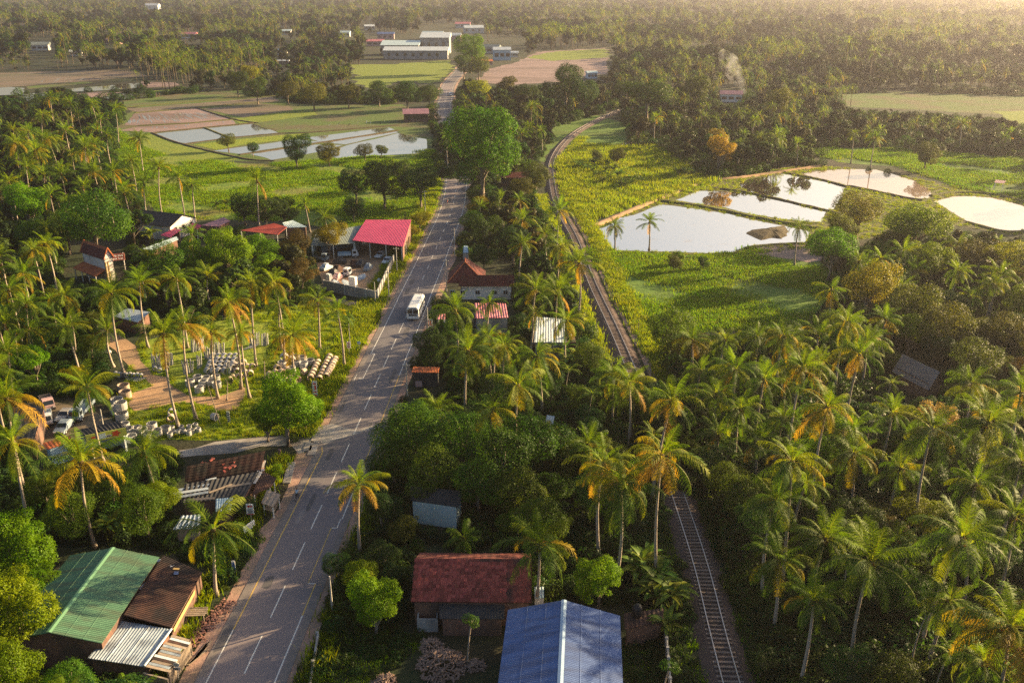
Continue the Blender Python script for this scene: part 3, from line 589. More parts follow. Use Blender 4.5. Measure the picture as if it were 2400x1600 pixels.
def gable(name, label, cat, ridge, eave, roofm, wallm, ext=None, pitch=0.26, amp=0.03, over=0.5, capm=None, tiles=False, walls=True, group=None, endm=None):
    """ridge (2 points), one eave point below ridge[0]; the far side mirrors it"""
    r0, r1 = wpt(ridge[0]), wpt(ridge[1]); r1 = Vector((r1.x, r1.y, r0.z))
    if ext: r1 = r0 + (r1 - r0) * ext
    d = (r1 - r0); u = d.normalized(); e = wpt(eave); w = Vector((e.x - r0.x, e.y - r0.y, 0)); w -= u * w.dot(u); hz_ = e.z
    eR0, eL0 = r0 + w, r0 - w; eR0.z = eL0.z = hz_; eR1, eL1 = eR0 + d, eL0 + d
    c = (r0 + r1) / 2; o = empty(name, (c.x, c.y, 0), 0, label, cat, group)
    for E0, E1 in ((eR0, eR1), (eL0, eL1)):
        mb = MB(); (tiles_rows if tiles else corr)(mb, E0, E1, r1, r0, *(() if tiles else (pitch, amp))); mb.build('roof', roofm, o)
    if not tiles:
        for E0, E1 in ((eR0, eR1), (eL0, eL1)):
            for t in (.35, .68):
                a, b = E0.lerp(r0, t), E1.lerp(r1, t); sl_ = (r0 - E0).normalized(); nn_ = d.cross(sl_).normalized(); nn_ = nn_ if nn_.z > 0 else -nn_
                mb = MB(); mb.pbox(a + nn_ * (amp - .004), b - a, sl_ * .09, nn_ * .012); mb.build('sheet_lap', roofm, o)
    mb = MB(); up = Vector((0, 0, 0.07)); wn_ = w.normalized() * 0.28; dz = Vector((0, 0, -0.28 * (r0.z - hz_) / w.length))
    mb.idx([r0 + up, r1 + up, r1 + up + wn_ + dz, r0 + up + wn_ + dz, r1 + up - wn_ + dz, r0 + up - wn_ + dz], [(0, 1, 2, 3), (1, 0, 5, 4)]); mb.build('ridge_cap', capm or roofm, o)
    if walls:
        k = 1 - over / w.length; s = u * over; wi = w * k
        for sg in (1, -1):
            a, b = r0 + s + wi * sg, r1 - s + wi * sg; a.z = b.z = r0.z + (hz_ - r0.z) * k; mb = MB(); wall_under(mb, b if sg > 0 else a, a if sg > 0 else b, 0.12); mb.build('wall', wallm, o)
        for q, sg in ((r0 + s, 1), (r1 - s, -1)):
            zt = r0.z + (hz_ - r0.z) * k - 0.13; A, B, T = q + wi, q - wi, q.copy(); t = u * 0.18 * sg
            P = [Vector((A.x, A.y, 0)), Vector((B.x, B.y, 0)), Vector((B.x, B.y, zt)), Vector((T.x, T.y, r0.z - 0.13)), Vector((A.x, A.y, zt))]
            mb = MB(); mb.idx(P + [p + t for p in P], [(0, 1, 2, 3, 4), (9, 8, 7, 6, 5)] + [(i, 5 + i, 5 + (i + 1) % 5, (i + 1) % 5) for i in range(5)]); mb.build('gable_wall', endm or wallm, o)
    return o, (r0, r1, eR0, eR1, eL0, eL1, u, w)
# --- bottom left: green hall with its lean-tos
o, g = gable('hall', 'large hall with ribbed green sheet roof by the road', 'building', [(114, 1481, 4.9), (265, 1282, 4.9)], (231, 1518, 3.7), GREENR, BRICK, capm=material('green_ridge', (0.16, 0.33, 0.19)))
o, Q, I = quad_building('lean_to', 'dark rusty sheet roof between green hall and road', 'shed', [(402, 1470, 2.5), (474, 1340, 2.5), (384, 1300, 3.3), (290, 1440, 3.3)], RUST, BRICK, sides=(0, 1), ins=0.25)
mb = MB(); wall_under(mb, I[0] + Vector((0.14, 0, -0.25)), I[0].lerp(I[1], .72) + Vector((0.14, 0, -0.25)), 0.1, 1.7, -0.06); mb.build('painted_boarding', YELLOWP, o)
for (x, y, w, l, a, m) in ((385, 1312, 2.3, .55, .1, GALV), (400, 1327, 1.2, .5, .5, BLUER), (410, 1320, .5, 1.4, .9, WHITEP), (395, 1336, 2.8, .3, .05, GALV), (413, 1332, .7, .3, .1, YELLOWP), (338, 1365, .6, 2.2, -.35, GALV), (372, 1362, 2.0, .12, .0, GALV), (370, 1376, 1.8, .5, .05, GALV), (414, 1342, .5, .6, .2, BLUER)):
    p = G(x, y, 3.06); mb = MB(); mb.pbox(p - Vector((w / 2, l / 2, 0)), (w * math.cos(a), w * math.sin(a), -0.16 * w), (-l * math.sin(a), l * math.cos(a), 0), (0, 0, .03)); mb.build('loose_sheet', m, o)
o, Q, I = quad_building('lean_to', 'blue grey corrugated lean to in front of the green hall', 'shed', [(206, 1541, 2.5), (338, 1561, 2.5), (402, 1474, 2.5), (274, 1452, 2.5)], GALV, BRICK, sides=(0, 1), pitch=.3)
for t in (0.33, 0.62):
    a, b = Q[0].lerp(Q[1], t), Q[3].lerp(Q[2], t); mb = MB(); mb.tube([a + Vector((0, 0, .05)), b + Vector((0, 0, .05))], .03, 4); mb.build('sheet_lap', GALV, o)
mb = MB(); mb.tube([Q[1] + Vector((0, 0, .06)), Q[2] + Vector((0, 0, .06))], .13, 6); mb.build('ridge_cap', GALV, o)
o = empty('board_shed', G(385, 1530, 0), 0, 'low shed roofed with weathered boards and sheet scraps', 'shed')
a, b, c, d = G(340, 1562, 2.4), G(403, 1486, 2.4), G(447, 1498, 1.9), G(395, 1575, 1.9)
for i in range(13):
    t, t2 = i / 13, (i + .86) / 13; p, q = a.lerp(b, t), d.lerp(c, t); p2, q2 = a.lerp(b, t2), d.lerp(c, t2); j = random.uniform(0, .35)
    mb = MB(); v = q - p; p_ = p + v * random.uniform(0, .08); mb.pbox(p_, (p2 - p), v * random.uniform(.85, 1.05), (0, 0, .05)); mb.build('roof_board', [TIMBER, GALV, TIMBER, RUST, WHITER, TIMBER, GALV][i % 7], o)
mb = MB(); wall_under(mb, G(334, 1575, 2.1), G(392, 1590, 1.8), .1); mb.build('wall', TIMBER, o); mb = MB(); wall_under(mb, d, c, .1); mb.build('wall', TIMBER, o)
# --- old rusty roofs beside the junction
o, Q, I = quad_building('old_house', 'old house with moss dark collapsed clay tile roof by the junction', 'house', [(432, 1130, 3.2), (612, 1100, 3.2), (622, 1056, 4.8), (438, 1092, 4.8)], OLDTILE, BRICK, tiles=True)
for (x, y, s) in ((478, 1084, 1.6), (520, 1080, 1.9), (540, 1085, 1.6), (565, 1075, 1.3), (500, 1078, 1.4), (530, 1097, 1.5)):
    for k in range(3):
        p = G(x + random.uniform(-9, 9), y + random.uniform(-6, 6), 4.4); mb = MB(); mb.box(p.x, p.y, p.z - .2, random.uniform(.3, .7) * s * .6, random.uniform(.25, .5) * s * .6, .18, random.uniform(0, 3)); mb.build('newer_tile_patch', TILE, o)
o, Q, I = quad_building('old_shed', 'sagging black sheet roof in front of the old tiled house', 'shed', [(425, 1178, 2.8), (572, 1165, 2.8), (608, 1104, 3.5), (432, 1134, 3.5)], DARKR, BRICK, sides=(0, 1), pitch=.5, amp=.05)
for (x, y, w, l, a, m) in ((455, 1150, 4.0, .5, .35, GALV), (447, 1158, 4.4, .35, .3, WHITER), (452, 1166, 3.8, .3, .33, GALV), (470, 1172, 3.4, .25, .1, TIMBER), (497, 1128, 1.4, .6, .4, WHITER), (560, 1142, 3.0, .2, .3, TIMBER), (520, 1155, 3.2, .15, .7, TIMBER), (497, 1112, .3, 2.0, .3, PINKW)):
    p = G(x, y, 3.15); mb = MB(); mb.pbox(p - Vector((w / 2, l / 2, 0)), (w * math.cos(a), w * math.sin(a), .05), (-l * math.sin(a), l * math.cos(a), .15), (0, 0, .04)); mb.build('loose_sheet', m, o)
quad_building('lean_to', 'pale green sheet roof behind the palm at the old stalls', 'shed', [(505, 1198, 2.5), (540, 1196, 2.5), (547, 1165, 2.9), (506, 1168, 2.9)], PALEB, BRICK)
quad_building('lean_to', 'low grey plank roof left of the palm at the old stalls', 'shed', [(405, 1240, 2.3), (468, 1236, 2.3), (470, 1205, 2.8), (425, 1208, 2.8)], GALV, TIMBER, pitch=.6, amp=.06)
o, Q, I = quad_building('market_stall', 'brown sheet roofed stall with pale ridge beside the road', 'stall', [(592, 1160, 2.4), (636, 1140, 2.4), (648, 1120, 2.7), (606, 1098, 3.3)], RUST, None, posts=[(0, 0), (0, 1), (1, .9), (2, 1)])
mb = MB(); a, b = G(585, 1132, 3.1), G(607, 1098, 3.2); mb.pbox(a, b - a, (.75, .05, -.1), (0, 0, .05)); mb.build('ridge_cap', PLASTERG, o)
mb = MB(); a, b = G(602, 1095, 3.3), G(608, 1078, 3.3); mb.pbox(a, b - a, (.9, .05, -.1), (0, 0, .05)); mb.build('ridge_cap', PLASTERG, o)
o, Q, I = quad_building('market_stall', 'small stall with patched pinkish plank roof at the road edge', 'stall', [(612, 1178, 2.0), (640, 1188, 1.9), (658, 1158, 2.1), (626, 1146, 2.3)], TIMBER, None, posts=[(0, 0), (0, 1), (2, 0), (2, 1)], pitch=.5, amp=.04)
mb = MB(); mb.pbox(Q[0] + Vector((.3, .3, -1.2)), (Q[1] - Q[0]) * .8, (Q[3] - Q[0]) * .8, (0, 0, .08)); mb.build('counter', TIMBER, o)
# --- bottom centre: tiled house with real tiles, dark lean-to, blue hall
o, g = gable('tiled_house', 'house with long red clay tile roof behind the blue hall', 'house', [(972, 1310, 5.5), (1246, 1312, 5.5)], (961, 1410, 3.2), TILE2, BRICK, tiles=True, over=0.35, capm=TILE)  # dark brick colour stands in for the deep shade on these walls
r0, r1, eR0, eR1, eL0, eL1, u, w = g
tm = MB(); tm.pbox((-.19, -.02, 0), (.38, 0, 0), (0, .46, 0), (0, 0, .035)); to = tm.build('roof_tile', TILE, o, local=True); tme = to.data; bpy.data.objects.remove(to)
sl = (r0 - eR0); nrow = 13; ncol = 30; Lw = (eR1 - eR0).length; rowv = sl / nrow; ex = u; ey = sl.normalized(); ez = ex.cross(ey); ez = ez if ez.z > 0 else -ez
rest = MB(); Mrot = Matrix((ex, ey, ez)).transposed(); eul = Mrot.to_euler(); cnt = 0
for i in range(nrow):
    for k in range(ncol):
        p = eR0 + rowv * (i + 0.02) + u * (Lw * (k + .5 + (0.25 if i % 2 else 0)) / (ncol + .5)) + ez * (0.075 + random.uniform(0, .03)); sc_ = Lw / (ncol + .5) / .40
        if cnt < 300 and k < 24: put('roof_tile', tme, o, p - o.location, (eul.x + .07, eul.y + random.uniform(-.02, .02), eul.z + random.uniform(-.03, .03)), (sc_, 1.0, 1)); cnt += 1
        else: rest.pbox(p - ex * .19 * sc_, ex * .38 * sc_, ey * .46 + ez * .03, ez * .035)
tag(rest.build('roof_tiles', TILE, o), kind='stuff')
o2, Q, I = quad_building('lean_to', 'dark sheet lean to along the front of the tiled house', 'shed', [(1030, 1449, 2.3), (1182, 1450, 2.3), (1184, 1412, 2.9), (1028, 1412, 2.9)], DARKR, BRICK, sides=(0, 1, 3), pitch=.3)
o3 = empty('water_yard', G(1003, 1435, 0), 0, 'small walled wash yard with a round white basin beside the lean to', 'yard')
for a, b in (((980, 1450), (1026, 1450)), ((980, 1450), (985, 1415)), ((1026, 1450), (1026, 1415))):
    mb = MB(); A, B = G(*a, 1.7), G(*b, 1.7); wall_under(mb, A, B, 0, 0, .14); mb.build('wall', PLASTERG, o3)
mb = MB(); p = G(1015, 1432, 1.2); mb.tube([(p.x, p.y, 0), (p.x, p.y, .5), (p.x, p.y, 1.0), (p.x, p.y, 1.25)], [.2, .2, .5, .55], 14); mb.build('basin', WHITEP, o3)
o, g = gable('hall', 'hall with bright blue ribbed roof at the bottom edge', 'building', [(1322, 1405, 6.2), (1313, 1600, 6.2)], (1453, 1434, 4.6), BLUER, PLASTERG, ext=2.0, capm=material('pale_ridge', (0.30, 0.42, 0.58), (0.36, 0.48, 0.64), 1.0, 0.4), pitch=.24, amp=.028)
o, Q, I = quad_building('outhouse', 'narrow white plastered outhouse between tiled house and blue hall', 'shed', [(1253, 1400, 2.8), (1275, 1400, 2.8), (1275, 1374, 2.9), (1253, 1374, 2.9)], PALEB, PLASTER, ins=.05)
o, Q, I = quad_building('outhouse', 'dark plank roofed outhouse with water tank beside the railway', 'shed', [(1464, 1474, 2.6), (1558, 1455, 2.6), (1556, 1424, 2.9), (1462, 1437, 2.9)], RUST, BRICK, pitch=.5)
p = G(1493, 1440, 2.9); mb = MB(); mb.tube([(p.x, p.y, p.z), (p.x, p.y, p.z + .2), (p.x, p.y, p.z + 1.05), (p.x, p.y, p.z + 1.3), (p.x, p.y, p.z + 1.36)], [.52, .55, .55, .3, .16], 14); tag(mb.build('water_tank', BLACKT, smooth=True), 'black plastic water tank on the outhouse by the railway', 'tank')
o = empty('plot_wall', G(1565, 1530, 0), 0, 'long grey blue boundary wall between blue hall and railway', 'wall')
A, B = G(1558, 1452, 1.9), G(1574, 1640, 1.9)
for i in range(8):
    mb = MB(); a, b = A.lerp(B, i / 8), A.lerp(B, (i + .97) / 8); wall_under(mb, a, b, 0, 0, .15); mb.build('panel', BLOCK, o); mb = MB(); mb.pbox(a + Vector((-.08, -.08, -1.9)), (.3, 0, 0), (0, .3, 0), (0, 0, 2.0)); mb.build('pier', PLASTERG, o)
o, Q, I = quad_building('house', 'dark roofed house with pale green wall under the mango trees', 'house', [(962, 1172, 3.4), (1074, 1188, 3.4), (1086, 1150, 4.4), (960, 1138, 4.4)], DARKR, PALEB, sides=(0, 1, 3))
# --- between road and railway
o, g = gable('roadside_house', 'white walled house with brown red hipped tile roof at the road', 'house', [(1205, 645, 5.4), (1075, 645, 5.4)], (1205, 671, 3.2), TILE2, PLASTER, tiles=True, over=.45)
r0, r1, eR0, eR1, eL0, eL1, u, w = g
P = G(1090, 614, 7.2); wN = Vector((0, 1, 0)); BL, BR = G(1048, 664, 3.3), G(1136, 662, 3.5); dd = Vector((0, 9, 0))
mb = MB(); tiles_rows(mb, BL, BR, P + Vector((.1, 0, 0)), P - Vector((.1, 0, 0))); tiles_rows(mb, BR, BR + dd, P + Vector((0, 3.4, 0)), P); tiles_rows(mb, BL + dd, BL, P, P + Vector((0, 3.4, 0))); mb.build('hip_roof', TILE2, o)
mb = MB()
for q in (BL, BR): mb.tube([q + Vector((0, 0, .08)), P + Vector((0, 0, .08))], .11, 5)
mb.tube([P, P + Vector((0, 0, 1.1))], [.12, .03], 5); mb.build('hip_tiles', TILEO, o)
nW = -w.normalized() if w.y > 0 else w.normalized()
wall_p = (eR0 + eR1) / 2 - w.normalized() * .45
for px in (1063, 1087, 1121, 1160, 1185):
    q = G(px, 690, 0); window(o, (q.x, (eR0.y + .42), 0), (1, 0, 0), (0, -1, 0), 1.1, 1.1, 1.1, WHITEP)
o, Q, I = quad_building('shop', 'shop with pink ribbed roof and white front board beside palms', 'shop', [(1115, 746, 3.4), (1192, 744, 3.4), (1186, 711, 4.3), (1112, 710, 4.3)], PINKR, PLASTERG, pitch=.5, amp=.05)
mb = MB(); a, b = G(1146, 765, 1.2), G(1187, 764, 1.2); mb.pbox(a - Vector((0, .1, .1)), b - a, (0, .05, 0), (0, 0, 1.5)); mb.build('front_board', WHITEP, o)
quad_building('awning', 'small pink awning left of the big roadside palm', 'awning', [(1024, 748, 2.6), (1043, 748, 2.6), (1045, 736, 3.0), (1026, 735, 3.0)], PINKR, None, posts=[(0, 0), (0, 1), (2, 0), (2, 1)], pitch=.5)
o, Q, I = quad_building('flat_house', 'grey walled house with pale blue white sheet roof near the track', 'house', [(1252, 802, 3.4), (1328, 802, 3.4), (1323, 747, 4.0), (1256, 742, 4.0)], WHITER, PLASTERG, pitch=.5, amp=.03)
window(o, (Q[0].x + 1.0, I[0].y - .03, 0), (1, 0, 0), (0, -1, 0), 1.0, 1.2, 1.0); window(o, (Q[1].x - 1.2, I[1].y - .03, 0), (1, 0, 0), (0, -1, 0), .8, .8, 1.5)
a = G(1335, 795, 3.0); mb = MB(); mb.box(a.x, a.y, 0, 2.2, 2.6, 3.0); mb.build('tank_base', BRICK, o)
mb = MB(); mb.tube([(a.x, a.y, 3.0), (a.x, a.y, 3.9), (a.x, a.y, 4.15), (a.x, a.y, 4.2)], [.5, .5, .28, .12], 12); tag(mb.build('water_tank', BLACKT, smooth=True), 'black water tank on the brick base of the pale roofed house', 'tank')
o, Q, I = quad_building('kiosk', 'dark roadside kiosk with orange tiled roof edge', 'kiosk', [(964, 872, 2.7), (1028, 873, 2.7), (1030, 860, 3.1), (968, 859, 3.1)], TILEO, DARKR, ins=.15)
p = G(982, 905, 0); mb = MB(); mb.box(p.x, p.y, 0, 1.2, .5, 1.0); mb.build('counter', PINKW, o)
o, Q, I = quad_building('shelter', 'tiny blue grey roadside shelter below the white line', 'shelter', [(1085, 592, 2.2), (1098, 592, 2.2), (1096, 576, 2.6), (1087, 576, 2.6)], BLUEW, PLASTERG, ins=.1)
o, Q, I = quad_building('shed', 'small white blue tin shed under the mango trees', 'shed', [(1278, 990, 2.4), (1296, 995, 2.4), (1300, 975, 2.8), (1282, 972, 2.8)], WHITER, TIMBER, pitch=.4)
# --- magenta shed, scrap yard
o, Q, I = quad_building('open_shed', 'open fronted shed with large magenta roof beside the road', 'shed', [(826, 563, 4.3), (945, 578, 4.3), (964, 515, 6.2), (857, 515, 6.2)], MAGENTA, BRICK, sides=(1, 2), pitch=.45, posts=[(0, .02), (0, .33), (0, .66), (0, .98), (1, .35), (1, .7)])
d = (I[2] - I[1]); 
for k in range(3):
    p = I[1] + d * (.2 + .22 * k); nn = Vector((d.y, -d.x, 0)).normalized(); mb = MB(); mb.pbox(Vector((p.x, p.y, 1.0)) + nn * .02, Vector((d.x, d.y, 0)).normalized() * 2.0, nn * .06, (0, 0, 2.2)); mb.build('interior_shade', GLASS, o)  # dark panels stand in for the shaded interior behind the wall openings
o, Q, I = quad_building('shed', 'shed with grey green sheet roof left of the magenta shed', 'shed', [(728, 577, 3.8), (832, 570, 3.8), (848, 528, 5.2), (740, 546, 5.2)], GREYR, BLUEW, sides=(1, 2, 3), pitch=.4, posts=[(0, 0), (0, .5), (0, 1)])
def block_wall(name, label, pts, h, mat=BLOCK, coping=True):
    W = [G(x, y, 0) for x, y in pts]; o = empty(name, W[0], 0, label, 'wall')
    for a, b in zip(W, W[1:]):
        L_ = (b - a).length; n = max(1, int(L_ / 3.0))
        for i in range(n):
            p, q = a.lerp(b, i / n), a.lerp(b, (i + .985) / n); mb = MB(); p.z = q.z = h; wall_under(mb, p, q, 0, 0, .2); mb.build('panel', mat, o)
            mb = MB(); mb.box(p.x, p.y, 0, .3, .3, h + .12, math.atan2(b.y - a.y, b.x - a.x)); mb.build('pier', PLASTERG, o)
    return o
block_wall('yard_wall', 'cement block wall round the scrap yard', [(760, 680), (885, 707), (925, 617)], 2.4)
# --- row of roofs along the meadow
o, g = gable('house', 'white gabled house with dark roof at the meadow edge', 'house', [(429, 503, 6.2), (330, 492, 6.2)], (386, 531, 4.0), DARKR, PLASTER, tiles=True, over=.4)
r0, r1, eR0, eR1, eL0, eL1, u, w = g; gp = r0 + u * .4
for t in (-.55, 0, .55):
    q = gp + w * t; window(o, (q.x, q.y, 0), w, -u, 1.1, 1.4, 2.0, TIMBER)
quad_building('awning', 'dark red awning roof before the white gabled house, lower left', 'awning', [(376, 551, 2.6), (398, 556, 2.6), (424, 539, 3.2), (407, 535, 3.2)], MAGENTA, TIMBER, sides=(2,), posts=[(0, 0), (0, 1)], pitch=.5)
quad_building('awning', 'dark red awning roof right of the white gabled house', 'awning', [(440, 533, 3.0), (462, 537, 3.0), (474, 528, 3.6), (451, 522, 3.6)], MAGENTA, TIMBER, sides=(2,), posts=[(0, 0), (0, 1)], pitch=.5)
quad_building('shed', 'shed with mauve roof right of the white gabled house', 'shed', [(472, 528, 3.6), (512, 531, 3.6), (540, 518, 4.4), (524, 509, 4.4)], MAUVER, BRICK, pitch=.5)
quad_building('open_shed', 'open shed with bright red and orange roof at the meadow edge', 'shed', [(562, 540, 3.2), (651, 550, 3.2), (673, 532, 4.4), (642, 523, 4.4)], REDR, None, posts=[(0, 0), (0, .5), (0, 1), (2, 0), (2, 1)], pitch=.5)
quad_building('shed', 'shed with blue grey roof right of the red roof', 'shed', [(668, 534, 3.4), (720, 532, 3.4), (686, 516, 4.6), (662, 522, 4.6)], PALEB, BRICK, pitch=.5)
quad_building('shed', 'long pale blue roof below the white gabled house', 'shed', [(334, 583, 3.0), (358, 586, 3.0), (418, 561, 3.8), (414, 554, 3.8)], PALEB, BRICK, pitch=.5)
quad_building('shed', 'grey sheet shed beside the pipe yard track', 'shed', [(266, 741, 2.8), (322, 755, 2.8), (352, 731, 3.5), (297, 722, 3.5)], GALV, BRICK, pitch=.4)
# --- temple
o, g = gable('temple', 'white temple building with red tiled roof among the palms', 'temple', [(251, 581, 8.6), (196, 563, 8.6)], (243, 609.5, 6.0), TILE2, PLASTER, tiles=True, over=.3, capm=TILEO)
r0, r1, eR0, eR1, eL0, eL1, u, w = g
mb = MB()
for p, q in ((eR0, r0), (eL0, r0), (eR1, r1), (eL1, r1)): mb.tube([p + Vector((0, 0, .1)), q + Vector((0, 0, .12))], .16, 5)
mb.build('barge_tiles', TILEO, o)
w1 = w.normalized(); a0, a1 = eR0 - w1 * .3, eR1 - w1 * .3; a0 = a0 + u * .1; z1, z2 = 3.6, 2.6
A0, A1 = Vector((a0.x, a0.y, z1)), Vector((a1.x, a1.y, z1)); mb = MB(); tiles_rows(mb, Vector((a0.x, a0.y, z2)) + w1 * 2.8, Vector((a1.x, a1.y, z2)) + w1 * 2.8, A1, A0); mb.build('porch_roof', TILEO, o)
for t in (.05, .35, .65, .95):
    p = Vector((a0.x, a0.y, 0)).lerp(Vector((a1.x, a1.y, 0)), t) + w1 * 2.5; mb = MB(); mb.tube([p, p + Vector((0, 0, 2.6))], .13, 7); mb.build('column', PLASTER, o)
for t in (.08, .3):
    p = Vector((eR0.x, eR0.y, 0)) - u * .2 - w1 * (2 * t * w.length); mb = MB(); mb.tube([p, p + Vector((0, 0, 5.5))], .2, 7); mb.build('column', YELLOWP, o)
o = empty('name_board', G(270, 632, 0), 0, 'long reddish name board with pale letters beside the temple', 'sign'); a, b = G(249, 613, 3.2), G(293, 609, 3.2)
mb = MB(); mb.pbox(a, b - a, (0, .12, 0), (0, 0, 1.7)); mb.build('board', material('board_red', (0.30, 0.10, 0.085), (0.36, 0.14, 0.11), 1.5), o)
for rz_, h_ in ((1.0, .42), (.3, .36)):
    for k in range(13):
        if k in (3, 8): continue
        p = a.lerp(b, .07 + .066 * k); mb = MB(); mb.pbox(p + Vector((0, -.03, rz_)), (b - a).normalized() * .24, (0, .03, 0), (0, 0, h_ * (.75 if k % 3 else 1))); mb.build('letter', WHITEP, o)
for t in (.08, .92):
    p = a.lerp(b, t); mb = MB(); mb.tube([(p.x, p.y + .2, 0), (p.x, p.y + .2, 5)], .1, 6); mb.build('post', PLASTER, o)
# --- truck garage
o, Q, I = quad_building('garage', 'roadside garage with dark ribbed roof behind a yellow green fascia', 'building', [(202, 1026, 3.6), (297, 1007, 3.6), (280, 985, 3.9), (180, 1008, 3.9)], DARKR, PALEB, sides=(1, 2), pitch=.5, amp=.06, posts=[(0, .05), (0, .95)])
LIMEP = material('lime_fascia', (0.42, 0.46, 0.07), (0.48, 0.52, 0.10), 1.0, 0.6)
a, b = Q[0] + Vector((0, -.15, -.75)), Q[1] + Vector((0, -.15, -.75)); d = (b - a); nn = Vector((d.y, -d.x, 0)).normalized()
mb = MB(); mb.pbox(a, d, nn * .1, (0, 0, 1.25)); fo = mb.build('fascia', LIMEP, o)
REDP = material('red_emblem', (0.55, 0.08, 0.03)); ws = [0, 1.2, 2.6, 3.4, 4.6, 5.8]
def disc(mb, c, ux, uz, rx, rz, n=12): mb.face([c + ux * rx * math.cos(2 * math.pi * k / n) + uz * rz * math.sin(2 * math.pi * k / n) for k in range(n)])
ux, uz = d.normalized(), Vector((0, 0, 1))
mb = MB(); disc(mb, a + d * .74 + nn * .115 + uz * .65, ux, uz, .42, .42, 9)
for k in range(5):
    c = a + d * .74 + nn * .12 + uz * .65 + ux * .5 * math.cos(k * 1.26) + uz * .36 * math.sin(k * 1.26); disc(mb, c, ux, uz, .16, .16, 6)
mb.build('emblem', REDP, fo)
mb = MB(); disc(mb, a + d * .55 + nn * .115 + uz * .5, ux, uz, .42, .22); mb.build('emblem', WHITEP, fo)
mb = MB(); disc(mb, a + d * .55 + nn * .125 + uz * .5, ux, uz, .3, .12); mb.build('emblem', BLACKP, fo)
mb = MB(); disc(mb, a + d * .2 + nn * .115 + uz * .7, ux, uz, .45, .16); mb.build('emblem', REDP, fo)
mb = MB(); mb.pbox(a + d * .32 + nn * .105 + uz * .25, ux * .9, nn * .012, uz * .8); mb.build('emblem', PALEB, fo)
quad_building('shop', 'shop with orange plank roof left of the yellow green fascia', 'shop', [(112, 1052, 2.9), (172, 1034, 2.9), (164, 1020, 3.3), (100, 1038, 3.3)], TILEO, BLUEW, pitch=.5)
quad_building('barn', 'wide black roof on the left of the truck garage', 'barn', [(20, 1036, 3.2), (78, 1035, 3.2), (104, 950, 3.9), (32, 952, 3.9)], DARKR, BRICK, pitch=.6)  # one broad roof plane in even near-black sheet
# --- thatched hut, pond shelter
o, g = gable('thatched_hut', 'grey thatched hut in the grove right of the ponds', 'hut', [(2203, 872, 5.4), (2115, 830, 5.4)], (2222, 910, 2.4), THATCH, BRICK, tiles=True, over=.6)
quad_building('shelter', 'tiny slanted tin shelter on posts above the right pond', 'shelter', [(2330, 428, 2.6), (2352, 430, 2.9), (2358, 424, 3.2), (2334, 421, 2.8)], PINKW, None, posts=[(0, 0), (0, 1), (1, 1), (2, 1)], pitch=.5)
# --- far houses
FARCLEAR = []
def far_house(px, py, w, d, h, rz, wm, rm, label, roof='gable', cat='house', nw=3):
    p = G(px, py); s_ = FPX / PJ(p.x, p.y, 0)[2]; FARCLEAR.append([(px - w * s_ * .55, py - h * s_ * 1.15), (px + w * s_ * .55, py - h * s_ * 1.15), (px + w * s_ * .55, py + 1), (px - w * s_ * .55, py + 1)])
    o = empty('house' if cat == 'house' else 'warehouse', p, rz, label, cat, 'far buildings among the trees')
    mb = MB(); mb.box(0, 0, 0, w, d, h); mb.build('wall', wm, o, local=True)
    mb = MB(); rh = min(w, d) * .22
    if roof == 'gable':
        a, b = w / 2 + .6, d / 2 + .6; mb.idx([(-a, -b, h), (a, -b, h), (a, b, h), (-a, b, h), (-a, 0, h + rh), (a, 0, h + rh)], [(0, 1, 5, 4), (2, 3, 4, 5), (1, 2, 5), (3, 0, 4), (3, 2, 1, 0)])
    else: mb.idx([(-w / 2 - .5, -d / 2 - .8, h), (w / 2 + .5, -d / 2 - .8, h), (w / 2 + .5, d / 2 + .5, h + rh), (-w / 2 - .5, d / 2 + .5, h + rh), (-w / 2 - .5, -d / 2 - .8, h - .2), (w / 2 + .5, -d / 2 - .8, h - .2), (w / 2 + .5, d / 2 + .5, h - .2), (-w / 2 - .5, d / 2 + .5, h - .2)], [(0, 1, 2, 3), (7, 6, 5, 4), (0, 4, 5, 1), (1, 5, 6, 2), (2, 6, 7, 3), (3, 7, 4, 0)])
    mb.build('roof', rm, o, local=True)
    for k in range(nw):
        mb = MB(); mb.pbox((-w / 2 + w * (k + .5) / nw - w * .12, -d / 2 - .06, h * .35), (w * .24 if w < 20 else 2.5, 0, 0), (0, .05, 0), (0, 0, h * .35)); mb.build('window', GLASS, o, local=True)
    return o
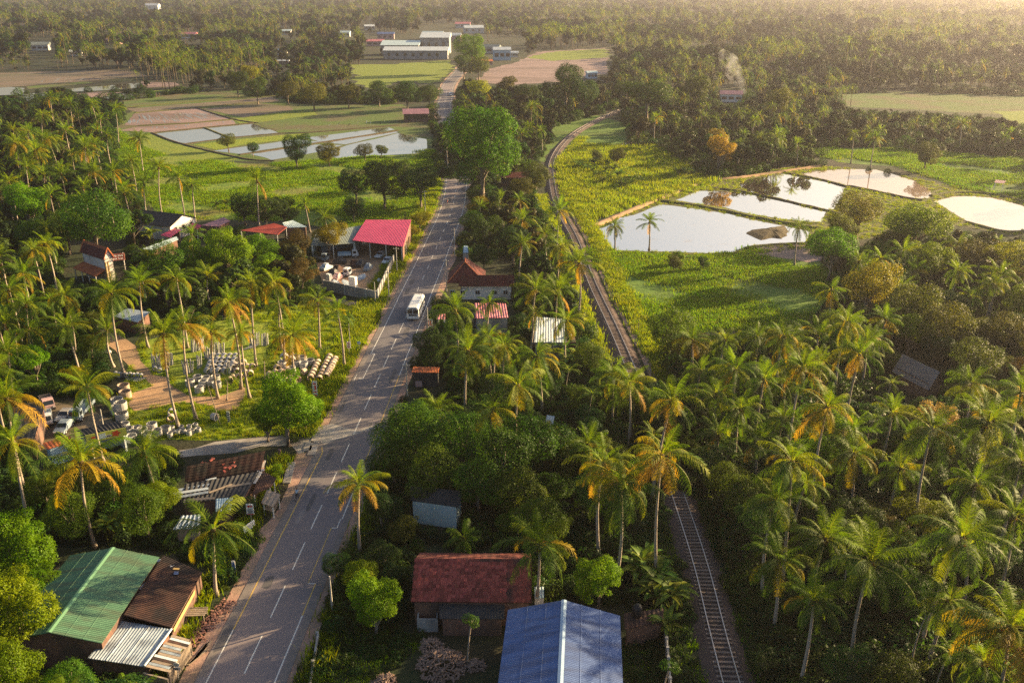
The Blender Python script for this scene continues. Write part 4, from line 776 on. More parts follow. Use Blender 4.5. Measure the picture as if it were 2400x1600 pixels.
for a in [(98, 118, 16, 12, 5.5, .2, PLASTER, GREYR, 'white house with slate blue roof in the far left wood'), (1712, 238, 12, 8, 4.5, -.15, WHITEP, MAUVER, 'white house with mauve roof beside the smoke'), (358, 22, 34, 20, 9, 0, WHITEP, WHITER, 'lone white building far back at the top left'),
          (265, 104, 18, 10, 5, .1, PINKW, MAUVER, 'pinkish house in the far left wood'), (445, 90, 18, 10, 5, -.1, PLASTER, PINKR, 'house with pink roof in the middle of the far wood'), (672, 82, 12, 8, 5, .1, PLASTER, PALEB, 'small pale house above the meadow trees'),
          (808, 86, 14, 9, 5, 0, PLASTER, PALEB, 'white gabled house left of the far town'), (866, 70, 14, 9, 5, .3, PLASTER, WHITER, 'pale house highest in the far town'), (905, 92, 20, 10, 6, .05, PINKW, BLUER, 'long blue roofed house in the far town'),
          (880, 108, 18, 9, 5, .1, PINKW, PINKR, 'pinkish house left of the grey warehouse'), (663, 128, 8, 6, 4, 0, PLASTER, WHITER, 'small white wall among dark far trees'), (180, 131, 10, 7, 4, .2, PLASTER, WHITER, 'small white house at the edge of the far left wood'), (658, 149, 14, 4, 2.2, 0, PLASTER, WHITER, 'low white wall behind the far meadow'),
          (1015, 92, 24, 12, 6.5, .0, PLASTER, PALEB, 'white house with pale blue roof behind the grey warehouse'), (1060, 98, 20, 12, 7, 0, PINKW, WHITER, 'pink walled house right of the pale blue roof'), (1176, 141, 15, 10, 9, .1, BLUEW, WHITER, 'light blue house right of the tall far tree'), (1150, 125, 18, 10, 6, -.2, PLASTERG, GREYR, 'grey gabled house behind the light blue house'),
          (1204, 134, 8, 6, 4, 0, PLASTER, WHITER, 'little white annex beside the light blue house'), (1110, 78, 26, 14, 7, .2, PLASTER, WHITER, 'white roofed building far down the road'), (1386, 184, 7, 6, 4, .2, BLUEW, PALEB, 'tiny blue white hut left of the dark flat topped trees'), (975, 283, 12, 9, 4, .12, BRICK, MAUVER, 'house with grey mauve roof left of the far road bend'),
          (1140, 152, 9, 6, 3, .3, PINKW, TILEO, 'small brown shack right of the far road'), (1205, 432, 9, 6, 3, 0, BRICK, TILE2, 'dim brick house behind the giant roadside tree'), (1085, 66, 22, 12, 6, 0, PLASTER, PINKR, 'red roofed house in the haze above the far town')]:
    far_house(*a)
far_house(976, 138, 58, 12, 7.5, -.03, PLASTERG, WHITER, 'long grey warehouse with pale roof, front wing', 'mono', 'warehouse', 8)
far_house(940, 128, 36, 16, 9, -.03, PLASTERG, PALEB, 'grey warehouse wing with pale roof, left rear', 'mono', 'warehouse', 5)
far_house(1022, 125, 28, 18, 15, -.03, PLASTERG, WHITER, 'tallest grey warehouse block with pale roof', 'mono', 'warehouse', 4)
# ------------------------------------------------------------------ vegetation: prototypes
def frond_geo(L=4.8, e0=0.6, bend=1.4, nl=24, tint=(0.1, 0.14, 0.03), r=rng, hang=0.5, tipc=None):
    n = 9; ss = np.linspace(0, 1, n + 1); ang = e0 - bend * ss ** 1.25
    dx = np.cos(ang) * L / n; dz = np.sin(ang) * L / n
    X = np.concatenate([[0], np.cumsum(dx[:-1])]); Z = np.concatenate([[0], np.cumsum(dz[:-1])])
    tw = r.uniform(-0.5, 0.5)
    V = []; Q = []; T = []; C = []
    tint = np.array(tint); rach = tint * 0.9 + np.array([0.10, 0.08, 0.02])
    for i in range(n + 1):
        w = 0.085 * (1 - ss[i]) + 0.02; V += [(X[i], -w, Z[i]), (X[i], w, Z[i])]; C += [rach, rach]
    for i in range(n): Q.append((2 * i, 2 * i + 1, 2 * i + 3, 2 * i + 2))
    for k in range(nl):
        s = 0.14 + 0.86 * (k + 0.5) / nl; f = s * n; i = min(n - 1, int(f)); t = f - i
        p = np.array([X[i] + (X[i + 1] - X[i]) * t, 0, Z[i] + (Z[i + 1] - Z[i]) * t])
        a = e0 - bend * s ** 1.25; Tn = np.array([math.cos(a), 0, math.sin(a)]); Nn = np.array([-math.sin(a), 0, math.cos(a)])
        ll = 1.25 * (0.30 + 0.70 * math.sin(math.pi * min(1, s * 0.92 + 0.04)) ** 0.8) * L / 4.8
        wv = Tn * 0.042 * L / 4.8
        for sd in (-1, 1):
            S = np.array([0, sd * 1.0, 0]) * math.cos(tw * sd) + Nn * math.sin(tw * sd) * sd
            d = S * 0.80 + Tn * (0.45 + 0.25 * s) - Nn * (0.05 + 0.45 * r.random()) + Tn * r.uniform(-.12, .12); d /= np.linalg.norm(d)
            m = p + d * ll * 0.5
            d2 = d * (1 - hang * 0.6) + np.array([0, 0, -hang]) * (0.6 + 0.6 * r.random()); d2 /= np.linalg.norm(d2)
            e = m + d2 * ll * 0.55
            b = len(V); V += [p - wv, p + wv, m + wv * 0.9, m - wv * 0.9, e]
            Q.append((b, b + 1, b + 2, b + 3)); T.append((b + 3, b + 2, b + 4))
            c = tint * r.uniform(0.8, 1.2); c2 = c if tipc is None else c * 0.5 + np.array(tipc) * 0.5
            C += [c, c, c, c, c2]
    return np.array(V), np.array(Q), np.array(T), np.array(C)
YOUNG, GREENF, GOLD, OLDF, DRY = (0.12, 0.19, 0.018), (0.065, 0.115, 0.02), (0.17, 0.20, 0.02), (0.26, 0.20, 0.024), (0.34, 0.21, 0.05)
def frond_style(u, r, gold):
    """u 0 = spear leaves at the top, 1 = oldest hanging leaves"""
    e0 = 1.35 - 1.75 * u + r.uniform(-.12, .12); bend = 0.75 + 0.95 * min(1, u * 1.6) + r.uniform(-.15, .2)
    if u > 0.8: e0 = -0.05 - 0.75 * (u - 0.8) / 0.2 + r.uniform(-.25, .25); bend = 0.95
    x = r.random()
    if u < 0.25: c = YOUNG
    elif u > 0.8: c = DRY if x < gold * 0.14 else (OLDF if x < 0.05 + gold * .35 else GREENF)
    elif u > 0.5: c = OLDF if x < gold * 0.32 else (GOLD if x < 0.15 + gold * 0.55 else GREENF)
    else: c = GOLD if x < gold * 0.55 else (YOUNG if x < 0.55 else GREENF)
    return e0, bend, c
def heart_geo(r):
    V = []; Q = []; C = []
    def blob(c, rad, colr):
        b = len(V); n = 5
        for j, ph in enumerate((-1.2, -0.4, 0.4, 1.2)):
            for k in range(n):
                a = 2 * math.pi * k / n; V.append((c[0] + rad * math.cos(ph) * math.cos(a), c[1] + rad * math.cos(ph) * math.sin(a), c[2] + rad * math.sin(ph))); C.append(colr)
        for j in range(3):
            for k in range(n): Q.append((b + j * n + k, b + j * n + (k + 1) % n, b + (j + 1) * n + (k + 1) % n, b + (j + 1) * n + k))
    blob((0, 0, -0.05), 0.34, (0.2, 0.15, 0.08))
    for k in range(9):
        a = r.uniform(0, 6.28); blob((0.42 * math.cos(a), 0.42 * math.sin(a), -0.35 - 0.3 * r.random()), 0.16, (0.16, 0.15, 0.035) if k % 3 else (0.3, 0.17, 0.03))
    return np.array(V), np.array(Q), np.array(C)
def rot_z(V, a): c, s = math.cos(a), math.sin(a); return np.stack([V[:, 0] * c - V[:, 1] * s, V[:, 0] * s + V[:, 1] * c, V[:, 2]], 1)
def crown_mesh(name, nf, L, gold, seed, nl=30):
    r = np.random.default_rng(seed); VV, QQ, TT, CC = [], [], [], []; off = 0
    hv, hq, hc = heart_geo(r); VV.append(hv); QQ.append(hq); CC.append(hc); off = len(hv)
    az = r.uniform(0, 6.28); de, kb = r.uniform(-.3, .25), r.uniform(.8, 1.35)
    for i in range(nf):
        e0, bend, c = frond_style(i / (nf - 1), r, gold); az += 2.399963 + r.uniform(-.4, .4); e0 += de; bend *= kb
        if r.random() < .1: continue
        V, Q, T, C = frond_geo(L * (0.7 + 0.3 * min(1, i / nf * 2.5)) * r.uniform(.88, 1.08), e0, bend, nl, c, r, hang=0.35 + 0.5 * i / nf)
        V = V + np.array([0.16, 0, 0.25 - 0.4 * i / nf]); V = rot_z(V, az)
        VV.append(V); QQ.append(Q + off); TT.append(T + off); CC.append(C); off += len(V)
    return np_mesh(name, np.concatenate(VV), np.concatenate(QQ), np.concatenate(TT), PALMLEAF, np.concatenate(CC))
def palm_trunk(name, h, lean, seed, r0=0.24, r1=0.13, bow=None):
    r = np.random.default_rng(seed); mb = MB(); n = 9; pts = []; rad = []
    a = r.uniform(0, 6.28); bow = r.uniform(0.3, 1.0) if bow is None else bow
    for i in range(n + 1):
        t = i / n; x = lean * (t ** 1.6); y = bow * math.sin(math.pi * t) * 0.5
        pts.append((x * 1.0, y, h * t)); rad.append((r1 + (r0 - r1) * (1 - t) ** 1.5 + (0.16 if i == 0 else 0)) * (1.0 + 0.05 * (i % 2)))
    mb.tube(pts, rad, 7); o = mb.build(name, PALMBARK, smooth=True); me = o.data; bpy.data.objects.remove(o)
    return me, Vector(pts[-1])
CROWNS = [crown_mesh('crown', nf, L_, g, 20 + i) for i, (nf, g, L_) in enumerate([(25, 0.9, 4.9), (29, 0.75, 5.2), (22, 0.5, 4.6), (28, 0.3, 5.0), (24, 1.0, 5.2), (30, 0.1, 4.8), (20, 0.6, 5.3), (26, 0.2, 4.5), (23, 0.8, 4.4)])]
CROWNS_LO = [crown_mesh('far_crown', 16, 5.0, g, 40 + i, nl=9) for i, g in enumerate((0.6, 0.25, 0.1))]
TRUNKS = [palm_trunk('trunk', h, ln, 60 + i) for i, (h, ln) in enumerate([(10, 0.8), (13, 0.3), (15, 1.8), (16, 0.6), (18, 1.2), (20, 3.0), (6, 0.3), (3, 0.1)])]
TRUNK_H = [10, 13, 15, 16, 18, 20, 6, 3]
# single fronds for the nearest palms: bins over age x colour
FBANK = []
_r = np.random.default_rng(99)
for b in range(12):
    row = []
    for k in range(4):
        e0, bend, c = frond_style((b + 0.5) / 12, _r, [0.1, 0.5, 0.9, 1.0][k])
        V, Q, T, C = frond_geo(5.0 * (0.72 + 0.28 * min(1, b / 12 * 2.5)), e0, bend, 30, c, _r, hang=0.35 + 0.5 * b / 12)
        row.append(np_mesh('frond', V + np.array([0.16, 0, 0]), Q, T, PALMLEAF, C))
    FBANK.append(row)
_hv, _hq, _hc = heart_geo(_r); HEART = np_mesh('crown', _hv, _hq, None, PALMLEAF, _hc)
# areca palm: thin trunk, few short stiff fronds
ARECA = []
for i in range(2):
    r = np.random.default_rng(300 + i); VV, QQ, TT, CC = [], [], [], []; off = 0; az = 0
    for k in range(11):
        az += 2.4; V, Q, T, C = frond_geo(2.5, 1.1 - 1.0 * k / 11, 1.5, 13, (0.085, 0.15, 0.025), r, 0.3); V = rot_z(V, az)
        VV.append(V); QQ.append(Q + off); TT.append(T + off); CC.append(C); off += len(V)
    ARECA.append(np_mesh('crown', np.concatenate(VV), np.concatenate(QQ), np.concatenate(TT), PALMLEAF, np.concatenate(CC)))
ARECA_T = palm_trunk('trunk', 11, 0.5, 310, 0.10, 0.07)

def leaf_quads(P, N, size, r, aspect=0.5):
    n = len(P); N = N / np.linalg.norm(N, axis=1, keepdims=True)
    t = r.normal(size=(n, 3)); t -= (t * N).sum(1, keepdims=True) * N; t /= np.linalg.norm(t, axis=1, keepdims=True); b = np.cross(N, t)
    s = (size * r.uniform(0.65, 1.3, n))[:, None]; dr = N * s * 0.22
    V = np.stack([P - t * s, P - b * s * aspect + dr, P + t * s, P + b * s * aspect + dr], 1).reshape(-1, 3)
    return V, np.arange(4 * n).reshape(-1, 4)
def broadleaf(name, seed, diam=10.0, flat=0.8, nblob=34, br=(0.22, 0.36), n_leaf=9000, leaf=0.2, tint=(0.05, 0.085, 0.018), tint2=(0.085, 0.12, 0.02), spread=1.0, up=0.6, lower=-0.8):
    """crown of leaf-sized faces on many uneven clumps, nominal diameter diam, centred at 0"""
    r = np.random.default_rng(seed); Rr = diam / 2; C = []; rad = []
    nl_ = 5 if nblob > 20 else 3; LC = [np.zeros(3)]; LR = [0.62 * Rr * (1.3 if spread < 1 else 1)]
    for q in range(nl_):
        a_ = q * 6.283 / nl_ + r.uniform(-.5, .5); d_ = r.uniform(.34, .60) * Rr * spread; LC.append(np.array([math.cos(a_) * d_, math.sin(a_) * d_, r.uniform(-.30, .42) * Rr * flat])); LR.append(r.uniform(.30, .52) * Rr * (1.25 if spread < 1 else 1))
    LC.append(np.array([r.uniform(-.2, .2) * Rr, r.uniform(-.2, .2) * Rr, .42 * Rr * flat])); LR.append(.42 * Rr)
    tries = 0
    while len(C) < nblob and tries < 6000:
        tries += 1
        d = r.normal(size=3); d /= np.linalg.norm(d)
        if d[2] < lower: continue
        j_ = r.integers(0, len(LC)); rb = Rr * r.uniform(*br) * r.choice([.7, 1.0, 1.15, 1.4])
        c = LC[j_] + d * (LR[j_] - rb * 0.5) * r.uniform(.8, 1.08) * np.array([1, 1, flat])
        if all(np.linalg.norm(c - q) > 0.55 * max(rb, w_) for q, w_ in zip(C, rad)): C.append(c); rad.append(rb)
    C = np.array(C); rad = np.array(rad); w = rad ** 2 / (rad ** 2).sum()
    k = r.choice(len(C), int(n_leaf * 1.8), p=w); d = r.normal(size=(len(k), 3)); d /= np.linalg.norm(d, axis=1, keepdims=True)
    rr = rad[k] * np.clip(r.normal(0.92, 0.15, len(k)), 0.4, 1.35)
    P = C[k] + d * rr[:, None] * np.array([1, 1, 0.82])
    dist = np.linalg.norm(P[:, None, :] - C[None], axis=2) / rad[None]; dist[np.arange(len(k)), k] = 9
    keep = dist.min(1) > 0.78
    P, d, k = P[keep][:n_leaf], d[keep][:n_leaf], k[keep][:n_leaf]
    N = d + r.normal(size=d.shape) * 0.55 + np.array([0, 0, up])
    V, Q = leaf_quads(P, N, leaf * diam / 10.0, r)
    mixb = r.random(len(C)) * 0.7; m = np.clip(mixb[k] + r.normal(0, 0.22, len(k)), 0, 1)[:, None]
    c = (np.array(tint) * (1 - m) + np.array(tint2) * m) * r.uniform(0.75, 1.25, (len(k), 1))
    me = np_mesh(name, V, Q, None, LEAF, np.repeat(c, 4, 0))
    # trunk and limbs reach into the clumps
    mb = MB(); base_z = -Rr * flat * 1.0
    order = r.permutation(len(C))[:9]
    mb.tube([(0, 0, -1.6 * Rr), (0.05 * Rr, 0.03 * Rr, base_z), (0, 0, -0.25 * Rr)], [0.085 * Rr, 0.06 * Rr, 0.035 * Rr], 7)
    for i in order:
        q = Vector(C[i]); s = Vector((0.03 * Rr, 0.02 * Rr, base_z + r.uniform(-0.1, 0.35) * Rr)); mid = s.lerp(q, 0.5) + Vector((0, 0, -0.06 * Rr))
        mb.tube([s, mid, q], [0.036 * Rr, 0.024 * Rr, 0.008 * Rr], 5, cap=False)
    o = mb.build('trunk', BARK, smooth=True); tr = o.data; bpy.data.objects.remove(o)
    return dict(crown=me, trunk=tr, diam=diam, drop=1.6 * Rr)
DK, MD, LM, YL, OL = ((0.026, 0.058, 0.02), (0.055, 0.095, 0.02)), ((0.045, 0.09, 0.014), (0.11, 0.16, 0.016)), ((0.10, 0.18, 0.014), (0.18, 0.25, 0.018)), ((0.16, 0.18, 0.016), (0.24, 0.21, 0.02)), ((0.06, 0.08, 0.018), (0.12, 0.12, 0.024))
def bl(name, seed, t, **k): return broadleaf(name, seed, tint=t[0], tint2=t[1], **k)
PROT = {
 'mango': [bl('crown', 1, MD, n_leaf=17000, leaf=0.135, nblob=46, br=(0.18, 0.35)), bl('crown', 2, MD, n_leaf=17000, leaf=0.135, nblob=42, br=(0.18, 0.37), flat=.95)],
 'dark': [bl('crown', 3, DK, n_leaf=12000, leaf=0.15, nblob=40, br=(0.19, 0.35)), bl('crown', 4, DK, n_leaf=12000, leaf=0.15, nblob=38, flat=1.05, br=(0.18, 0.35))],
 'lime': [bl('crown', 5, LM, n_leaf=15000, leaf=0.14, nblob=44, br=(0.16, 0.32), flat=.95), bl('crown', 6, LM, n_leaf=17000, leaf=0.14, nblob=56, br=(0.14, 0.28), flat=1.15)],
 'olive': [bl('crown', 7, OL, n_leaf=11000, leaf=0.15, nblob=36, br=(0.16, 0.33), flat=.9), bl('crown', 8, OL, n_leaf=10000, leaf=0.15, nblob=34, flat=.8)],
 'yellow': [bl('crown', 9, YL, n_leaf=10000, leaf=0.15, nblob=36, br=(0.16, 0.32), flat=.9)],
 'orange': [bl('crown', 10, ((0.22, 0.145, 0.03), (0.32, 0.21, 0.045)), n_leaf=9000, leaf=0.15, nblob=46, br=(0.12, 0.25), flat=1.2)],
 'pink': [bl('crown', 11, ((0.32, 0.20, 0.12), (0.42, 0.28, 0.15)), n_leaf=10000, leaf=0.13, nblob=50, br=(0.10, 0.23), flat=.75)],
 'brown': [bl('crown', 12, ((0.06, 0.055, 0.02), (0.12, 0.09, 0.025)), n_leaf=8000, leaf=0.14, nblob=40, br=(0.12, 0.25), flat=.85)],
 'flat': [bl('crown', 13, DK, n_leaf=9000, leaf=0.14, nblob=44, br=(0.14, 0.26), flat=.38, lower=-0.2)],
 'hero': [bl('crown', 14, ((0.075, 0.15, 0.012), (0.15, 0.23, 0.016)), n_leaf=34000, leaf=0.105, nblob=110, br=(0.12, 0.24), flat=.95, lower=-0.95, spread=.62)],
}
BUSH = [bl('shrub', 30, ((0.018, 0.042, 0.017), (0.04, 0.072, 0.018)), n_leaf=700, leaf=0.5, nblob=9, flat=.6, br=(0.35, 0.60), diam=2.4), bl('shrub', 31, DK, n_leaf=700, leaf=0.5, nblob=10, flat=.55, br=(0.35, 0.60), diam=2.4),  # darkened leaf tints put the understorey shade into the colour
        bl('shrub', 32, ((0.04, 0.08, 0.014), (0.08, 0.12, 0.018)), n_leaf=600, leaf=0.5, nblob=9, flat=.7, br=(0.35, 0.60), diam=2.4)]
def banana_mesh(seed, n=8, L=2.6):
    r = np.random.default_rng(seed); V = []; Q = []; C = []
    for st in range(3):
        ox, oy = r.uniform(-.7, .7, 2); hh = r.uniform(1.2, 2.2); b = len(V)
        for j in range(2):
            for k in range(5):
                a = 2 * math.pi * k / 5; rr = 0.14 - 0.05 * j; V.append((ox + rr * math.cos(a), oy + rr * math.sin(a), hh * j)); C.append((0.12, 0.13, 0.04))
        for k in range(5): Q.append((b + k, b + (k + 1) % 5, b + 5 + (k + 1) % 5, b + 5 + k))
        for f in range(n):
            az = f * 2.4 + r.uniform(0, 1); e0 = r.uniform(0.5, 1.3); bend = r.uniform(1.2, 2.0); l = L * r.uniform(.75, 1.1); m = 5
            x = 0.0; z = hh; b = len(V); tc = np.array((0.085, 0.145, 0.03)) * r.uniform(.75, 1.35) + (np.array((.06, .03, 0)) if r.random() < .3 else 0)
            for i in range(m + 1):
                s = i / m; w = 0.34 * math.sin(math.pi * min(1, 0.12 + s * 0.86)) ** 0.7; a = e0 - bend * s
                for sd in (-1, 0, 1):
                    q = np.array([[x, sd * w, z + (0.10 * abs(sd))]]); q = rot_z(q, az)[0]; V.append((q[0] + ox, q[1] + oy, q[2])); C.append(tc * (1.0 if sd else 1.25))
                x += math.cos(a) * l / m; z += math.sin(a) * l / m
            for i in range(m):
                for c in range(2): Q.append((b + 3 * i + c, b + 3 * i + c + 1, b + 3 * i + 4 + c, b + 3 * i + 3 + c))
    return np_mesh('banana_leaves', np.array(V), np.array(Q), None, LEAF, np.array(C))
BANANA = [banana_mesh(400 + i) for i in range(3)]
def tuft_mesh(seed, n=16, h=0.9, c1=(0.11, 0.16, 0.02), c2=(0.2, 0.2, 0.03), wid=0.05, spread=0.55):
    r = np.random.default_rng(seed); V = []; T = []; C = []
    for i in range(n):
        a = r.uniform(0, 6.28); x, y = r.normal(0, spread, 2); ln = h * r.uniform(.55, 1.1); le = r.uniform(.15, .6) * ln
        d = np.array([math.cos(a), math.sin(a)]); s = np.array([-d[1], d[0]]) * wid; m = r.random(); c = np.array(c1) * (1 - m) + np.array(c2) * m
        b = len(V); V += [(x - s[0], y - s[1], 0), (x + s[0], y + s[1], 0), (x + d[0] * le * .4 + s[0] * .8, y + d[1] * le * .4 + s[1] * .8, ln * .6), (x + d[0] * le * .4 - s[0] * .8, y + d[1] * le * .4 - s[1] * .8, ln * .6), (x + d[0] * le, y + d[1] * le, ln)]
        T += [(b, b + 1, b + 2), (b, b + 2, b + 3), (b + 3, b + 2, b + 4)]; C += [c] * 5
    return np_mesh('grass_tuft', np.array(V), None, np.array(T), GRASSLEAF, np.array(C))
TUFTS = [tuft_mesh(500, 26, .45, (0.10, 0.20, 0.014), (0.17, 0.26, 0.018)), tuft_mesh(501, 26, .55, (0.08, 0.17, 0.014), (0.14, 0.22, 0.018)), tuft_mesh(502, 22, .4, (0.15, 0.22, 0.018), (0.23, 0.27, 0.03))]
TUFTS_Y = [tuft_mesh(505, 26, 1.1, (0.15, 0.23, 0.014), (0.26, 0.29, 0.02), .06), tuft_mesh(506, 22, .8, (0.12, 0.21, 0.014), (0.21, 0.26, 0.02), .06)]

# ------------------------------------------------------------------ placing
K = 2400.0 / 2352.0
LABELS = {}                                        # region -> list of (px, object, head)
PALM_N = [0]; TREE_N = [0]
HAND = []                                          # (x, y, radius) of hand placed stems
def region(px, py):
    if py < 200: return 'in the far wood'
    if in_poly([px], [py], [(0, 0), (470, 0), (470, 490), (0, 560)])[0]: return 'in the grove left of the paddies'
    if px < 470 and py < 720: return 'around the red tiled temple'
    if px < 880 and py < 560: return 'beside the left meadow'
    if px < 330 and py > 860: return 'by the truck garage'
    if px < 880 and 560 <= py < 1020: return 'at the pipe yard'
    if px < 700: return 'near the green hall'
    rx = np.interp(py, [240, 400, 470, 560, 665, 857, 1192, 1600], [1460, 1290, 1300, 1343, 1386, 1473, 1597, 1711])
    if px < rx:
        if py < 470: return 'beside the giant tree'
        if py < 900: return 'behind the mango trees'
        return 'near the blue hall'
    if py < 330: return 'beyond the railway bend'
    if py < 470: return 'beyond the ponds'
    if py < 720: return 'beside ponds and meadow'
    if py < 1000: return 'in the upper right grove'
    return 'in the lower right grove'
def remember(o, px, py, head, fam): LABELS.setdefault((region(px, py), fam), []).append((px, o, head))
def crown_place(px, py, h): return G(px, py, h)
def palm(px, py, h, size=1.0, gold=None, detail=False, lean=None, hand=True, dark=False):
    """crown centre seen at photo pixel (px, py), h metres above the ground"""
    c = G(px, py, h); i = int(np.argmin([abs(t - h) for t in TRUNK_H])); me, top = TRUNKS[i]; zs = h / TRUNK_H[i]
    a = random.uniform(0, 6.28) if lean is None else lean
    off = Vector((top.x * math.cos(a) - top.y * math.sin(a), top.x * math.sin(a) + top.y * math.cos(a), 0))
    base = Vector((c.x, c.y, 0)) - off
    o = empty('coconut_palm', base); HAND.append((base.x, base.y, 2.2))
    put('trunk', me, o, (0, 0, 0), (0, 0, a), (1, 1, zs))
    top = off + Vector((0, 0, h)); gold = random.random() if gold is None else gold
    if detail:
        cr = put('crown', HEART, o, top, (random.uniform(-.15, .15), random.uniform(-.15, .15), a), (size,) * 3); nf = random.randint(24, 31); az = random.uniform(0, 6.28); sh = random.choice([-2, -1, 0, 0, 1, 1]); miss = random.uniform(0, .15)
        for k in range(nf):
            u = k / (nf - 1); az += 2.399963 + random.uniform(-.4, .4); b = max(0, min(11, int(u * 12) + (sh if 2 < u * 12 < 11 else 0)))
            if random.random() < miss: continue
            g = max(0, min(3, int(gold * 3.99 + random.uniform(-.8, .8))))
            put('frond', FBANK[b][g], cr, (0, 0, 0.25 - 0.4 * u), (random.uniform(-.08, .08), random.uniform(-.08, .08), az), (random.uniform(.75, 1.12),) * 3)
    else:
        pool = [5, 3, 7, 2] if gold < 0.34 else ([2, 1, 3, 6] if gold < 0.67 else [0, 4, 1, 8])
        put('crown', CROWNS[random.choice(pool)], o, top, (random.uniform(-.22, .22), random.uniform(-.22, .22), random.uniform(0, 6.28)), (size * random.uniform(.85, 1.1), size * random.uniform(.85, 1.1), size * random.uniform(.85, 1.15)))
    PALM_N[0] += 1
    if hand:
        head = ('tall ' if h > 16.5 else 'short ' if h < 9 else '') + 'coconut palm' + (' with golden fronds' if gold > 0.66 else ' with green fronds' if gold < 0.3 else '')
        remember(o, px, py, head, 'palm')
    else:
        remember(o, px, py, ('short ' if h < 7 else '') + 'crowded coconut palm', 'crowded palm')
    o['category'] = 'palm'
    return o
def areca(px, py, h=9.0, size=1.0):
    c = G(px, py, h); o = empty('areca_palm', (c.x, c.y, 0)); me, top = ARECA_T
    put('trunk', me, o, (0, 0, 0), (0, 0, 0), (1, 1, h / 11)); put('crown', random.choice(ARECA), o, (top.x, top.y, h), (0, 0, random.uniform(0, 6)), (size,) * 3)
    HAND.append((c.x, c.y, 1.5)); o['category'] = 'palm'; remember(o, px, py, 'slim areca palm with feathery crown', 'areca'); return o
TREEWORD = {'mango': 'dense dark green mango tree', 'dark': 'shady dark green tree', 'lime': 'bright lime green tree', 'olive': 'olive green tree', 'yellow': 'yellow green tree', 'orange': 'orange leaved tree',
            'pink': 'pinkish brown tree', 'brown': 'brownish thin leaved tree', 'flat': 'dark flat topped tree', 'hero': 'giant bright green tree'}
def tree(px, py, dpx, kind, hand=True, rise=0.72, word=None):
    """crown centre at photo pixel (px, py), crown dpx pixels across"""
    pr = random.choice(PROT[kind]); d = 8.0
    for _ in range(6):
        zc = d * rise; c = G(px, py, zc); d = dpx * PJ(c.x, c.y, zc)[2] / FPX
    return tree_at(c.x, c.y, zc, d, kind, pr, px, py, hand, word)
def tree_at(x, y, zc, d, kind, pr, px, py, hand=True, word=None):
    s = d / pr['diam']; o = empty('tree' if kind != 'mango' else 'mango_tree', (x, y, 0)); HAND.append((x, y, d * 0.36))
    a = random.uniform(0, 6.28)
    put('trunk', pr['trunk'], o, (0, 0, zc), (0, 0, a), (s, s, max(s * 0.5, zc / pr['drop'] * 1.02)))
    put('crown', pr['crown'], o, (0, 0, zc), (0, 0, a), (s, s, s * random.uniform(.92, 1.1))); TREE_N[0] += 1; o['category'] = 'tree'
    if hand: remember(o, px, py, word or TREEWORD[kind], 'tree ' + kind)
    else:
        remember(o, px, py, 'crowded ' + TREEWORD[kind], 'crowded ' + kind + ' tree')
    return o
def DP(lst, **k):
    for t in lst: palm(t[0] * K, t[1] * K, t[2], t[3] if len(t) > 3 else 1.0, t[4] if len(t) > 4 else None, **k)
# nearest palms, fronds one by one
DP([(825, 1112, 9.5, .8, .95), (1240, 1250, 10, 1.0, .6), (1425, 1112, 14, 1.05, .5), (1520, 1045, 17, 1.05, .95), (1385, 1062, 13, .9, .9), (185, 1060, 12, 1.25, .9), (490, 1215, 9, 1.1, .5),
    (15, 915, 14, 1.1, 1.), (30, 1015, 13, 1., .6), (330, 1040, 8, 1.05, .2), (200, 890, 12, 1.05, .7), (375, 765, 16, 1.05, .75), (420, 748, 16, .95, .9), (255, 675, 15, 1.1, .45),
    (2140, 985, 16, 1.1, .6), (2270, 970, 17, 1.1, .5), (1820, 1060, 17, .95, .7), (1780, 1150, 13, .85, .4), (1895, 1235, 11, .9, .3), (2000, 1290, 14, 1.05, .15), (1870, 1380, 11, .75, .5),
    (2210, 1235, 15, 1.15, .2), (2330, 1185, 13, .9, .5), (2320, 1440, 13, 1.1, .95), (1900, 935, 16, 1., .8), (1845, 845, 17, .95, .85), (1190, 885, 13, 1.05, .6), (1545, 920, 15, 1., .75),
    (1445, 880, 12, .9, .7), (1075, 805, 11, 1.05, .4), (1045, 712, 12, 1.1, .25), (670, 772, 13, 1.0, .95), (525, 695, 16, .95, .95), (485, 762, 12, .65, .95), (552, 762, 12, .65, .9),
    (1975, 815, 17, .85, .9), (2070, 1075, 9, .8, .5), (1065, 1235, 4, .6, .05), (2060, 1240, 5, .7, .1)], detail=True)
